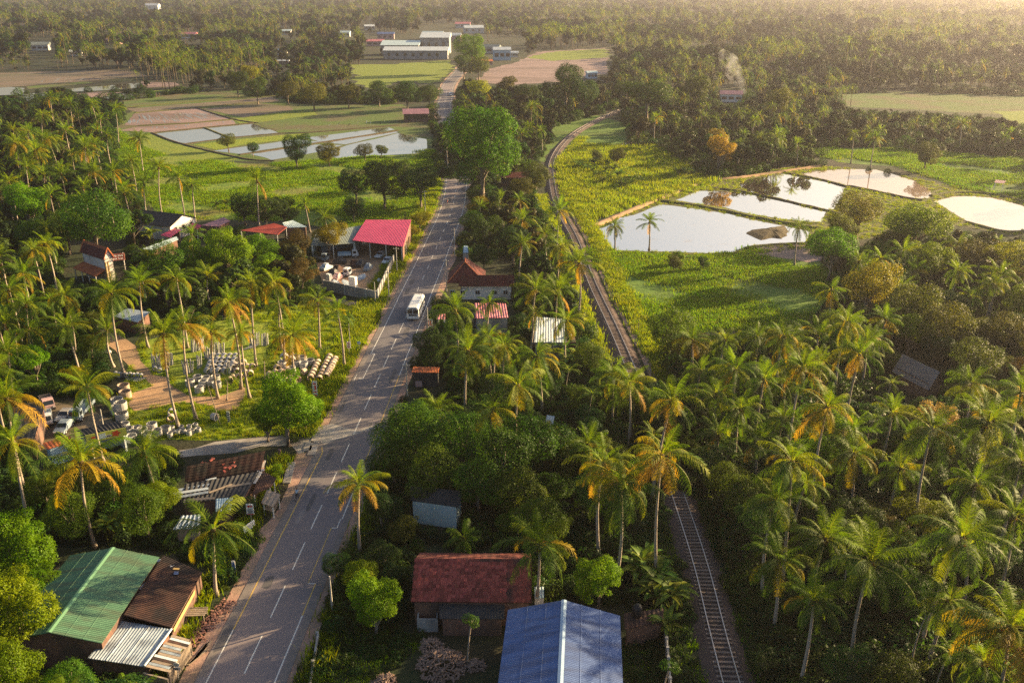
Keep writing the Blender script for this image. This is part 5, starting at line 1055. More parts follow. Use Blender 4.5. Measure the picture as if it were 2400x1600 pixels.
DP([(575, 650, 16, .85, 1.), (630, 650, 16, .85, .9), (405, 640, 14, .85, .7), (320, 650, 13, .8, .3), (730, 690, 10, .8, 1.), (775, 715, 11, .85, .6), (60, 700, 10, .9, .3), (20, 665, 12, .9, .9),
    (75, 575, 14, .8, .9), (105, 560, 14, .8, .9), (245, 760, 7, .7, .2), (440, 540, 9, .9, .4), (745, 500, 8, .8, .3), (590, 415, 16, 1.1, .05), (410, 410, 14, 1.1, .3), (365, 385, 15, 1.0, .4), (440, 425, 11, .9, .2),
    (320, 320, 12, 1., .1), (265, 250, 15, 1., .1), (210, 240, 15, 1., .15), (160, 235, 16, 1., .3), (115, 225, 16, 1., .2), (110, 320, 15, 1.1, .6), (35, 330, 16, 1.1, .5), (65, 300, 14, 1., .4), (30, 300, 13, 1., .4),
    (150, 300, 13, 1., .2), (195, 340, 13, 1.1, .2), (245, 310, 13, 1., .1), (330, 420, 11, 1., .2), (60, 385, 13, 1., .3), (20, 420, 12, 1., .3), (140, 400, 11, 1., .4), (260, 395, 12, 1., .2), (285, 445, 10, 1., .3),
    (190, 430, 11, 1., .5), (245, 455, 10, .9, .8), (215, 395, 11, 1., .2), (300, 370, 12, 1., .2), (80, 345, 13, 1., .5), (125, 440, 10, .9, .3), (230, 275, 14, 1., .15), (95, 265, 15, 1., .3),
    (1125, 695, 9, .75, .7), (1230, 665, 12, .95, .6), (1280, 672, 13, 1.0, .5), (1285, 485, 11, .95, .3), (1288, 565, 11, .95, .7), (1330, 605, 12, 1., .6), (1300, 735, 10, .85, .9), (1160, 795, 11, .8, .7),
    (1235, 820, 10, .9, .8), (1120, 775, 8, .7, .6), (1250, 540, 9, .8, .6), (1200, 505, 8, .8, .6), (1160, 490, 7, .7, .7), (1230, 720, 9, .7, .8), (1410, 860, 9, .8, .7), (1500, 1000, 8, .7, .7), (1350, 1020, 9, .8, .5),
    (1492, 510, 7.5, .85, .3), (1412, 520, 6.5, .75, .6), (1835, 520, 10, .9, .3), (2075, 580, 10, .95, .1), (1910, 665, 10, .85, .7), (1945, 740, 14, .9, .8), (1740, 775, 9, .85, .3), (1665, 780, 9, .8, .3), (1800, 770, 12, .9, .4),
    (1690, 850, 10, .9, .2), (1755, 870, 11, .9, .2), (1645, 905, 9, .9, .15), (1700, 940, 8, .95, .1), (1880, 770, 12, .9, .5), (1610, 850, 9, .8, .3), (1590, 780, 8, .75, .2), (1960, 1040, 9, .9, .4), (1740, 1010, 7, .9, .1),
    (1650, 1000, 6, .9, .1), (2050, 950, 10, .8, .4), (2240, 1110, 10, .9, .2), (2345, 1060, 14, .9, .3), (2180, 1380, 9, .9, .1), (2260, 1520, 8, .9, .3), (1800, 960, 9, .9, .2), (1850, 1110, 8, .8, .3),
    (2345, 900, 12, .9, .4), (2230, 880, 10, .8, .3), (1200, 560, 9, .8, .6), (1140, 800, 9, .7, .7), (640, 700, 9, .7, .5), (700, 470, 8, .7, .2), (0, 590, 12, 1, .3), (340, 590, 9, .8, .4), (10, 745, 9, .9, .2), (120, 690, 8, .8, .2)])
for x, y, h in ((600, 828, 6), (2040, 880, 10), (1960, 1220, 9), (1925, 1215, 8), (2120, 1405, 8), (2170, 1500, 7), (1352, 905, 8), (1400, 830, 6), (515, 870, 4), (2085, 1250, 8), (1300, 850, 5), (2000, 960, 7)): areca(x * K, y * K, h, 1.05)
TREES = [(60, 470, 110, 'lime'), (215, 505, 170, 'mango'), (150, 520, 110, 'mango'), (80, 540, 110, 'mango'), (520, 580, 130, 'lime'), (590, 575, 100, 'lime'), (450, 600, 100, 'lime'), (385, 605, 120, 'mango'), (620, 610, 80, 'lime'),
 (678, 565, 95, 'brown'), (690, 625, 90, 'brown'), (755, 543, 85, 'yellow'), (560, 475, 75, 'dark'), (610, 482, 95, 'dark'), (650, 480, 70, 'dark'), (815, 420, 90, 'dark'), (880, 415, 110, 'dark'), (965, 418, 105, 'dark'), (812, 478, 60, 'dark'), (925, 395, 70, 'dark'),
 (1108, 340, 205, 'hero'), (1232, 400, 75, 'olive'), (1200, 430, 70, 'olive'), (1120, 535, 95, 'dark'), (1180, 560, 95, 'dark'), (1085, 505, 60, 'mango'), (1150, 480, 60, 'olive'), (1100, 475, 55, 'yellow'), (990, 802, 88, 'dark'), (1030, 800, 60, 'dark'), (1110, 590, 70, 'dark'),
 (950, 985, 185, 'mango'), (1060, 1000, 150, 'mango'), (1150, 1050, 190, 'mango'), (1225, 1015, 180, 'mango'), (1295, 1045, 120, 'mango'), (1100, 1110, 150, 'mango'), (1000, 1080, 150, 'mango'), (1190, 1130, 140, 'mango'), (905, 1060, 120, 'mango'), (1270, 1120, 100, 'mango'),
 (655, 935, 165, 'lime'), (610, 965, 90, 'lime'), (700, 945, 90, 'lime'), (360, 1145, 105, 'lime'), (160, 1175, 140, 'mango'), (100, 1120, 100, 'mango'), (35, 1265, 185, 'lime'), (30, 1410, 215, 'lime'), (20, 1550, 190, 'lime'), (80, 1340, 110, 'lime'),
 (858, 1385, 150, 'lime'), (830, 1320, 90, 'lime'), (770, 1295, 75, 'dark'), (880, 1275, 90, 'dark'), (905, 1320, 70, 'dark'), (1378, 1330, 135, 'lime'), (930, 1215, 85, 'olive'), (633, 1085, 42, 'lime'), (560, 1160, 60, 'dark'),
 (1975, 478, 120, 'olive'), (1930, 520, 90, 'olive'), (1912, 570, 130, 'lime'), (2105, 520, 150, 'lime'), (2050, 560, 100, 'olive'), (2130, 600, 130, 'lime'), (2075, 545, 80, 'olive'), (1995, 660, 140, 'yellow'), (2110, 700, 150, 'olive'), (2180, 745, 140, 'olive'), (2240, 590, 120, 'olive'),
 (2310, 590, 110, 'yellow'), (2345, 640, 80, 'yellow'), (2090, 762, 105, 'lime'), (2160, 955, 115, 'pink'), (2050, 825, 65, 'olive'), (1540, 755, 125, 'mango'), (1505, 960, 95, 'dark'), (1555, 985, 85, 'dark'), (1575, 1030, 70, 'mango'), (1475, 925, 70, 'dark'), (1750, 1515, 85, 'dark'), (2110, 1180, 125, 'yellow'), (2050, 1230, 120, 'brown'), (2000, 1180, 120, 'olive'), (2250, 820, 130, 'olive'), (2330, 760, 120, 'olive'), (2150, 800, 80, 'dark'),
 (1655, 345, 85, 'orange'), (1650, 320, 60, 'orange'), (2130, 350, 72, 'olive'), (1490, 215, 130, 'flat'), (1440, 205, 80, 'flat'), (1600, 205, 95, 'olive'), (1300, 195, 105, 'dark'), (1340, 215, 80, 'dark'), (523, 322, 44, 'olive'), (580, 340, 34, 'dark'), (680, 343, 74, 'dark'), (755, 348, 60, 'olive'), (838, 345, 48, 'olive'), (875, 343, 34, 'olive'),
 (575, 172, 55, 'yellow'), (1080, 115, 85, 'hero'), (1100, 150, 60, 'olive'), (1065, 150, 55, 'dark'), (965, 505, 55, 'yellow'), (945, 530, 40, 'yellow'), (1790, 230, 80, 'olive'), (1420, 355, 45, 'olive'), (1370, 355, 35, 'olive'), (1610, 600, 0, ''), (1548, 600, 45, 'olive'), (1615, 602, 30, 'dark'), (1560, 590, 35, 'lime'),
 (870, 210, 60, 'dark'), (935, 215, 70, 'dark'), (985, 215, 60, 'dark'), (800, 215, 60, 'olive'), (720, 215, 70, 'olive'), (660, 205, 60, 'olive'), (590, 205, 60, 'dark'), (545, 190, 55, 'dark'), (1165, 195, 60, 'olive'), (1100, 205, 60, 'yellow'), (1210, 215, 60, 'dark')]
for t in TREES:
    if t[2]: tree(t[0] * K, t[1] * K, t[2] * K * 0.98, t[3], rise=0.62 if t[3] in ('hero', 'orange') else 0.58 if t[2] < 80 else 0.62)
def papaya(px, py, h):
    c = G(px, py, h); o = empty('papaya_tree', (c.x, c.y, 0)); me, top = ARECA_T; put('trunk', me, o, (0, 0, 0), (0, 0, 0), (1, 1, h / 11))
    put('crown', BUSH[2]['crown'], o, (top.x, top.y, h), (0, 0, px), (.75, .75, .6)); o['category'] = 'tree'; return o
papaya(1072 * K, 1425 * K, 5.5)['label'] = 'small papaya tree behind the wood heap, by the dark lean to'
papaya(1528 * K, 1530 * K, 5.0)['label'] = 'small papaya tree inside the walled plot right of the blue roof'
def bananas(lst):
    for i, (x, y) in enumerate(lst):
        g = G(x * K, y * K); o = put('banana_plant', BANANA[i % 3], None, (g.x, g.y, 0), (0, 0, random.uniform(0, 6)), (random.uniform(.8, 1.25),) * 3)
        o['category'] = 'banana plant'; remember(o, x * K, y * K, 'broad leaved banana plant', 'banana'); HAND.append((g.x, g.y, 1.0))
bananas([(1360, 400), (1375, 410), (1390, 400), (1400, 420), (1345, 395), (1385, 425), (1420, 415), (1435, 425), (1410, 400), (1450, 430), (1330, 390), (1560, 408), (1575, 410), (1590, 405), (1365, 385), (1395, 385), (1425, 435), (1470, 425),
         (1480, 1310), (1495, 1330), (1510, 1360), (1470, 1340), (1500, 1390), (262, 1240), (255, 1245), (1290, 820), (1305, 860), (1330, 850), (1260, 870), (365, 545), (350, 560), (500, 480), (520, 480), (540, 485), (1120, 850), (1090, 860), (1520, 1470), (1545, 1390)])

# ------------------------------------------------------------------ what must stay visible (photo outlines of open ground and roofs)
def strip_px(path, a, b, ya, yb):
    pth = [p for p in path if ya < p.y < yb]; N = normals(pth)
    A = [PJ(*(p + N[i] * a))[:2] for i, p in enumerate(pth)]; B = [PJ(*(p + N[i] * b))[:2] for i, p in enumerate(pth)]
    return A + B[::-1]
ROOFS = [[(100, 1275), (270, 1272), (400, 1290), (485, 1330), (540, 1440), (470, 1600), (190, 1570), (100, 1520)], [(1180, 1400), (1460, 1425), (1460, 1640), (1150, 1640)], [(955, 1290), (1250, 1290), (1250, 1465), (950, 1480)],
 [(940, 1480), (1170, 1470), (1170, 1640), (740, 1640), (760, 1480)], [(1462, 1412), (1570, 1412), (1600, 1640), (1455, 1640)], [(415, 1035), (690, 1035), (690, 1190), (600, 1300), (415, 1260)], [(962, 1160), (1078, 1160), (1078, 1225), (962, 1220)],
 [(50, 930), (315, 930), (315, 1080), (60, 1080)], [(150, 555), (300, 555), (300, 650), (150, 655)], [(250, 715), (360, 715), (360, 795), (250, 795)], [(355, 483), (550, 483), (550, 565), (325, 595)], [(558, 512), (735, 512), (735, 560), (560, 562)],
 [(745, 508), (970, 508), (970, 720), (735, 700)], [(1038, 602), (1208, 602), (1208, 700), (1038, 700)], [(1085, 703), (1197, 703), (1197, 778), (1085, 778)], [(1248, 738), (1338, 738), (1338, 850), (1248, 850)], [(952, 862), (1032, 862), (1032, 920), (945, 935)],
 [(2100, 818), (2228, 818), (2228, 912), (2060, 935)], [(895, 82), (1095, 82), (1095, 142), (895, 142)], [(938, 238), (1012, 238), (1012, 282), (938, 282)], [(1686, 208), (1742, 208), (1742, 240), (1686, 240)], [(1150, 90), (1225, 90), (1225, 145), (1150, 145)],
 [(985, 60), (1110, 60), (1110, 95), (985, 95)], [(70, 88), (125, 88), (125, 122), (70, 122)], [(245, 780), (600, 780), (600, 900), (245, 900)], [(620, 820), (800, 820), (800, 940), (620, 940)]]
CLEAR = ROOFS + FARCLEAR + [strip_px(ROAD, -6.5, 5.4, 60, 330), strip_px(ROAD, -6.0, 6.0, 470, 800), strip_px(RAILS, -5.5, 4.5, 50, 112), strip_px(RAILS, -4.0, 8.0, 150, 285), strip_px(RAILS, -6, 6, 285, 520),
 MEADOW_L, MEADOW_B, PONDBED, MEADOW_R, FIELD_R, YARDGRASS, YARDDIRT, TRUCKYARD, FARFIELD, FARBROWN, FARGREEN, GRASS_RR, [(1300, 300), (1400, 270), (1470, 290), (1475, 330), (1440, 345), (1340, 350), (1310, 375), (1290, 330)]] + [p[1] for p in PADDIES]
MX0, MY0, MST, MNX, MNY = -900.0, -60.0, 2.5, 1680, 860
MASK = np.zeros((MNY, MNX), bool)
for c in CLEAR:
    xs = [p[0] for p in c]; ys = [p[1] for p in c]
    i0, i1 = max(0, int((min(xs) - MX0) / MST)), min(MNX, int((max(xs) - MX0) / MST) + 2); j0, j1 = max(0, int((min(ys) - MY0) / MST)), min(MNY, int((max(ys) - MY0) / MST) + 2)
    if i1 <= i0 or j1 <= j0: continue
    gx, gy = np.meshgrid(MX0 + (np.arange(i0, i1) + .5) * MST, MY0 + (np.arange(j0, j1) + .5) * MST); MASK[j0:j1, i0:i1] |= in_poly(gx, gy, c)
def clear_hit(px, py):
    i = np.clip(((np.asarray(px) - MX0) / MST).astype(int), 0, MNX - 1); j = np.clip(((np.asarray(py) - MY0) / MST).astype(int), 0, MNY - 1)
    return MASK[j, i]
# ------------------------------------------------------------------ filling the woods tree by tree, then as a mass
far_pts = []
cand = []
y_ = 52.0
while y_ < 620:
    sp = 5.6 + y_ * 0.006; x0, x1 = -0.66 * y_ - 18, 0.66 * y_ + 18
    for x_ in np.arange(x0, x1, sp): cand.append((x_ + random.uniform(-.42, .42) * sp, y_ + random.uniform(-.42, .42) * sp))
    y_ += sp
cand.sort(key=lambda c: c[1]); hx = np.array([h[:2] for h in HAND]); hr = np.array([h[2] for h in HAND])
NF = [0, 0]
for (x_, y_) in cand:
    bx, by, _ = PJ(x_, y_, 0)
    if np.any(np.hypot(hx[:, 0] - x_, hx[:, 1] - y_) < hr + 1.2): continue
    fp = random.random() < ((0.12 if by > 800 else 0.34) if bx > 1300 else 0.30)
    ok = False
    for sc_ in (1.0, 0.7, 0.45, 0.28):
        if fp: h = random.uniform(5, 12.5) * sc_; rad = 4.0 * (1.0 if sc_ > .6 else .7); zz = h
        else: d = random.uniform(4.5, 8.0 if y_ < 170 else 10.5) * sc_; h = d * .72; rad = d * .5; zz = h
        s = FPX / PJ(x_, y_, zz)[2]; cx, cy2, _ = PJ(x_, y_, zz); e = rad * s * 0.85
        if not clear_hit(np.array([bx, cx, cx - e, cx + e, cx, cx, cx - e * .7, cx + e * .7]), np.array([by, cy2, cy2 + e * .2, cy2 + e * .2, cy2 - e * .75, cy2 + e * .6, cy2 - e * .5, cy2 - e * .5])).any(): ok = True; break
    if not ok: continue
    if fp and h < 4.5 and random.random() < .4: continue
    inview = -120 < cx < 2520
    if fp and PALM_N[0] < 296 and y_ < 400 and inview: palm(cx, cy2, h, random.uniform(.75, 1.0) * (1 if sc_ > .6 else .75), random.random() ** 2.2 * .8, hand=False); NF[0] += 1
    elif not fp and TREE_N[0] < 298 and inview:
        kd = random.choices(['mango', 'dark', 'olive', 'lime', 'yellow', 'brown'], [26, 42, 18, 7, 4, 3] if y_ < 330 else [20, 34, 30, 8, 6, 2])[0]
        tree_at(x_, y_, h, d, kd, random.choice(PROT[kd]), cx, cy2, hand=False); NF[1] += 1
    else: far_pts.append((x_, y_, 0 if fp else 1, (h / 13.0 if fp else d / 10.0)))
# the far wood
y_ = 620.0
while y_ < 5200:
    sp = 8.0 + (y_ - 620) * 0.0085; x0, x1 = -0.62 * y_ - 20, 0.62 * y_ + 20
    xs = np.arange(x0, x1, sp); xs = xs + rng.uniform(-.45, .45, len(xs)) * sp; ys = y_ + rng.uniform(-.45, .45, len(xs)) * sp
    okm = np.ones(len(xs), bool)
    for z_, dx_ in ((0, 0), (6, -4), (6, 4), (12, -3), (12, 3), (16, 0)):
        bx, by, _ = PJ(xs + dx_, ys, float(z_)); okm &= ~clear_hit(bx, by)
    f1 = np.sin(xs * .013 + 1.3 * np.sin(ys * .007)) + np.sin(ys * .011 + xs * .004 + 2) + .8 * np.sin(xs * .031 - ys * .023)      # clumps of one kind
    f2 = np.sin(xs * .021 + 4) * np.sin(ys * .017 + xs * .006) + .5 * np.sin(xs * .05 + ys * .04)
    for a, b, o, q, q2 in zip(xs, ys, okm, f1, f2):
        if o and not (q2 > 1.05 and random.random() < .8):
            g = 1.0 + (y_ - 620) * 0.00022
            far_pts.append((a, b, 0 if random.random() < (0.72 if q > .7 else .12) else 1, random.uniform(.55, 1.15) * g * (1 + .4 * q2 + (.45 if random.random() < .05 else 0))))
    y_ += sp
def gn_scatter(name, P, rz, sc, ix, protos, label, cat):
    """one mass object: every point carries an instance of one of the prototypes"""
    me = bpy.data.meshes.new(name); n = len(P); me.vertices.add(n); me.vertices.foreach_set('co', np.asarray(P, np.float32).ravel())
    for nm, ty, arr in (('rz', 'FLOAT', rz), ('sc', 'FLOAT', sc), ('ix', 'INT', ix)):
        at = me.attributes.new(nm, ty, 'POINT'); at.data.foreach_set('value', np.asarray(arr, np.int32 if ty == 'INT' else np.float32))
    me.update(); o = put(name, me); c = bpy.data.collections.new(name + '_kinds')
    for i, parts in enumerate(protos):
        for m_ in [parts]:
            q = bpy.data.objects.new('%s_kind_%02d' % (name, i), m_); c.objects.link(q)
    ng = bpy.data.node_groups.new(name + '_scatter', 'GeometryNodeTree'); ng.is_modifier = True
    ng.interface.new_socket('Geometry', in_out='INPUT', socket_type='NodeSocketGeometry'); ng.interface.new_socket('Geometry', in_out='OUTPUT', socket_type='NodeSocketGeometry')
    N = ng.nodes; gi = N.new('NodeGroupInput'); go = N.new('NodeGroupOutput'); iop = N.new('GeometryNodeInstanceOnPoints'); ci = N.new('GeometryNodeCollectionInfo')
    ci.inputs['Collection'].default_value = c; ci.inputs['Separate Children'].default_value = True; ci.inputs['Reset Children'].default_value = True
    def attr(nm, ty): a = N.new('GeometryNodeInputNamedAttribute'); a.data_type = ty; a.inputs[0].default_value = nm; return a.outputs[0]
    cx = N.new('ShaderNodeCombineXYZ'); ng.links.new(attr('rz', 'FLOAT'), cx.inputs[2])
    ng.links.new(gi.outputs[0], iop.inputs['Points']); ng.links.new(ci.outputs[0], iop.inputs['Instance']); iop.inputs['Pick Instance'].default_value = True
    ng.links.new(attr('ix', 'INT'), iop.inputs['Instance Index'])
    e2r = N.new('FunctionNodeEulerToRotation'); ng.links.new(cx.outputs[0], e2r.inputs[0]); ng.links.new(e2r.outputs[0], iop.inputs['Rotation'])
    cs = N.new('ShaderNodeCombineXYZ'); a = attr('sc', 'FLOAT')
    for i in range(3): ng.links.new(a, cs.inputs[i])
    ng.links.new(cs.outputs[0], iop.inputs['Scale']); ng.links.new(iop.outputs[0], go.inputs[0])
    md = o.modifiers.new('scatter', 'NODES'); md.node_group = ng
    return tag(o, label, cat, kind='stuff')
def join_np(name, parts, mat):                      # parts: (mesh, matrix) -> one mesh with tint
    VV, FF3, FF4, CC = [], [], [], []; off = 0
    for me, mtx in parts:
        n = len(me.vertices); co = np.empty(n * 3, np.float32); me.vertices.foreach_get('co', co); co = co.reshape(-1, 3)
        m = np.array(mtx); co = co @ m[:3, :3].T + m[:3, 3]; VV.append(co)
        c = np.full((n, 3), (0.2, 0.17, 0.14), np.float32)
        if 'tint' in me.color_attributes:
            b = np.empty(n * 4, np.float32); me.color_attributes['tint'].data.foreach_get('color', b); c = b.reshape(-1, 4)[:, :3]
        CC.append(c)
        for p in me.polygons:
            v = [i + off for i in p.vertices]
            if len(v) == 4: FF4.append(v)
            else:
                for k in range(1, len(v) - 1): FF3.append((v[0], v[k], v[k + 1]))
        off += n
    return np_mesh(name, np.concatenate(VV), np.array(FF4).reshape(-1, 4), np.array(FF3).reshape(-1, 3) if FF3 else None, mat, np.concatenate(CC))
T_ = Matrix.Translation
FARK = [join_np('far_palm', [(CROWNS_LO[i], T_((0, 0, 13))), (TRUNKS[1][0], Matrix.Identity(4))], PALMLEAF) for i in range(3)]
FART = [bl('far_tree', 50 + i, t, n_leaf=1500, leaf=0.42, nblob=16, br=(.14, .26), flat=f) for i, (t, f) in enumerate(((DK, .9), (((0.03, 0.036, 0.016), (0.06, 0.058, 0.022)), .8), (((0.022, 0.04, 0.012), (0.045, 0.066, 0.016)), 1.0), (((0.016, 0.03, 0.012), (0.034, 0.05, 0.016)), .7)))]
FARK += [join_np('far_tree', [(t['crown'], T_((0, 0, 6.6))), (t['trunk'], T_((0, 0, 6.6)))], LEAF) for t in FART]
fp_ = np.array(far_pts); ixs = np.where(fp_[:, 2] < 1, rng.integers(0, 3, len(fp_)), rng.integers(3, 7, len(fp_)))
gn_scatter('far_forest', np.stack([fp_[:, 0], fp_[:, 1], np.zeros(len(fp_))], 1), rng.uniform(0, 6.28, len(fp_)), fp_[:, 3], ixs, FARK, 'hazy forest of palms and trees covering everything beyond the fields', 'forest')
# undergrowth between the stems
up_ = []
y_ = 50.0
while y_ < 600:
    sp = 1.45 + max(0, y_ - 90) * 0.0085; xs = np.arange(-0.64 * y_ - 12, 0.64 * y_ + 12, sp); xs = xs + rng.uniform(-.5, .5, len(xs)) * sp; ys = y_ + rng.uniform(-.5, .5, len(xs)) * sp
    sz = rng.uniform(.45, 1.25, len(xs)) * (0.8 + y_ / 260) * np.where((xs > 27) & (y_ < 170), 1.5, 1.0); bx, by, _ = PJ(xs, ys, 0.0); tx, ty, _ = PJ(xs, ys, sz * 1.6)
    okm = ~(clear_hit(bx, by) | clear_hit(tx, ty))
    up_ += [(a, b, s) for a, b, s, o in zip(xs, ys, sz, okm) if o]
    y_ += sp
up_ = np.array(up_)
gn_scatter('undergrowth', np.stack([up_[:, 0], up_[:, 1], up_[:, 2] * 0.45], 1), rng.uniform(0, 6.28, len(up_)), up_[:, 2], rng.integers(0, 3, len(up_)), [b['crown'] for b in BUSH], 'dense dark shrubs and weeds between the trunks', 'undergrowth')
# grass and weeds on the open ground
def grass_in(polys, n, avoid, smin=.6, smax=1.3, dens=1.0, thin=-9):
    out = []
    for poly in polys:
        W = [G(*p) for p in poly]; xs = [w.x for w in W]; ys = [w.y for w in W]; wp = [(w.x, w.y) for w in W]
        area = abs(sum(wp[i][0] * wp[(i + 1) % len(wp)][1] - wp[(i + 1) % len(wp)][0] * wp[i][1] for i in range(len(wp)))) / 2
        m = int(min(n, area * dens)); X = rng.uniform(min(xs), max(xs), m * 3); Y = rng.uniform(min(ys), max(ys), m * 3)
        k = in_poly(X, Y, wp); px, py, _ = PJ(X, Y, 0.0)
        for a in avoid: k &= ~in_poly(px, py, a)
        k &= (np.sin(X * .21 + 2 * np.sin(Y * .09)) + np.sin(Y * .17 + X * .05) + rng.normal(0, .5, len(X))) > thin
        X, Y = X[k][:m], Y[k][:m]; out.append(np.stack([X, Y, rng.uniform(smin, smax, len(X)) * (1 + Y / 500)], 1))
    return np.concatenate(out)
def along(path, a, b, ya, yb, n):
    pth = [(p, nn) for p, nn in zip(path, normals(path)) if ya < p.y < yb]; out = []
    for _ in range(n):
        p, nn = random.choice(pth); q = p + nn * random.uniform(a, b) + Vector((random.uniform(-.5, .5), random.uniform(-1, 1), 0)); out.append((q.x, q.y, random.uniform(.5, 1.2)))
    return np.array(out)
gr = grass_in([MEADOW_L, MEADOW_R, GRASS_RR], 16000, [p[1] for p in PONDS] + [strip_px(ROAD, -5, 5, 60, 330)], .45, 1.25, 1.5, thin=-.35)
gn_scatter('meadow_weeds', np.stack([gr[:, 0], gr[:, 1], np.zeros(len(gr))], 1), rng.uniform(0, 6.28, len(gr)), gr[:, 2], rng.integers(0, 3, len(gr)), TUFTS, 'tufts of rough grass and weeds on the meadows', 'grass')
YARDC = [(740, 1480), (800, 1460), (940, 1480), (1010, 1490), (950, 1540), (860, 1600), (860, 1660), (730, 1660)]
YARDC2 = [(420, 1250), (600, 1240), (620, 1260), (560, 1330), (480, 1330), (380, 1285), (270, 1268), (420, 1250)]
YARDC3 = [(1460, 1480), (1555, 1465), (1570, 1640), (1460, 1640)]
yc = np.concatenate([grass_in([YARDC, YARDC2, YARDC3], 1500, [], .35, .75, 3.0), along(RAILS, -6.5, -2.8, 60, 125, 700), along(RAILS, 2.8, 6, 60, 125, 600)])
gn_scatter('yard_weeds', np.stack([yc[:, 0], yc[:, 1], np.zeros(len(yc))], 1), rng.uniform(0, 6.28, len(yc)), yc[:, 2], rng.integers(0, 3, len(yc)), [TUFTS[1], BUSH[1]['crown'], TUFTS[0]], 'low weeds in the shaded yards around the near buildings', 'grass')
gv = np.concatenate([along(RAILS, 4.2, 8.0, 120, 420, 2600), along(RAILS, -7.5, -3.2, 125, 300, 1600), grass_in([FIELD_R], 3000, [], .5, 1.2, 1.0),
                     grass_in([YARDGRASS], 4500, [YARDDIRT, E_((380, 60), (1500, 60), (1500, 450), (700, 700), (560, 520), (380, 520))], .25, .5, 1.2), along(ROAD, -11, -6.2, 128, 330, 3000), along(ROAD, 6.3, 8, 60, 120, 400), along(ROAD, -10, -7.6, 70, 122, 400),
                     grass_in([PONDBED], 4000, [p[1] for p in PONDS], .2, .42, 1.6)])
gn_scatter('verge_weeds', np.stack([gv[:, 0], gv[:, 1], np.zeros(len(gv))], 1), rng.uniform(0, 6.28, len(gv)), gv[:, 2], rng.integers(0, 2, len(gv)), TUFTS_Y, 'yellow green tall grass on road verges, railway banks and pond banks', 'grass')
def ordinal(n): return {1: 'first', 2: 'second', 3: 'third', 4: 'fourth', 5: 'fifth', 6: 'sixth', 7: 'seventh', 8: 'eighth', 9: 'ninth', 10: 'tenth'}.get(n, '%dth' % n if n % 10 not in (1, 2, 3) or n in (11, 12, 13) else '%d%s' % (n, ['st', 'nd', 'rd'][n % 10 - 1]))
for (rg, fam), lst in LABELS.items():
    lst.sort(key=lambda t: t[0])
    gw = {'palm': 'coconut palms ', 'areca': 'areca palms ', 'banana': 'banana plants ', 'crowded palm': 'crowded palms '}.get(fam, 'trees ')
    for i, (px, o, head) in enumerate(lst):
        o['label'] = head + ' ' + rg + ('' if len(lst) == 1 else ', ' + ordinal(i + 1) + ' from the left'); o['group'] = gw + rg
print('palms', PALM_N, 'trees', TREE_N, 'fill', NF, 'far', len(far_pts), 'under', len(up_), 'grass', len(gr), len(gv))
# ------------------------------------------------------------------ vehicles
def wheel(parent, x, y, r, w=.24):
    mb = MB(); mb.tube([(x - w / 2, y, r), (x + w / 2, y, r)], r, 14); wo = mb.build('wheel', BLACKP, parent, local=True)
    mb = MB(); mb.tube([(x - w / 2 - .012, y, r), (x + w / 2 + .012, y, r)], r * .55, 10); mb.build('rim', PLASTERG, wo, local=True)
def extrude_x(mb, prof, w, top=None, ztop=None):
    """side profile [(y, z)] extruded across the width; points above ztop pulled in to width top"""
    def hw(z): return w / 2 if top is None or z < ztop else top / 2
    n = len(prof); P = [(-hw(z), y, z) for y, z in prof] + [(hw(z), y, z) for y, z in prof]
    mb.idx(P, [tuple(range(n)), tuple(range(2 * n - 1, n - 1, -1))] + [(i, n + i, n + (i + 1) % n, (i + 1) % n) for i in range(n)])
CARW = material('car_paint_white', (0.70, 0.71, 0.72), rough=0.3, spec=0.5); CHROME = material('lamp_glass', (0.6, 0.6, 0.58), rough=0.15, spec=0.8); DGREY = material('dark_grey_paint', (0.05, 0.05, 0.055), rough=0.5)
REDL = material('red_lens', (0.4, 0.02, 0.02), rough=0.3); TRUCKBL = material('truck_blue_grey', (0.17, 0.22, 0.28), (0.24, 0.29, 0.34), 2.0, 0.5)
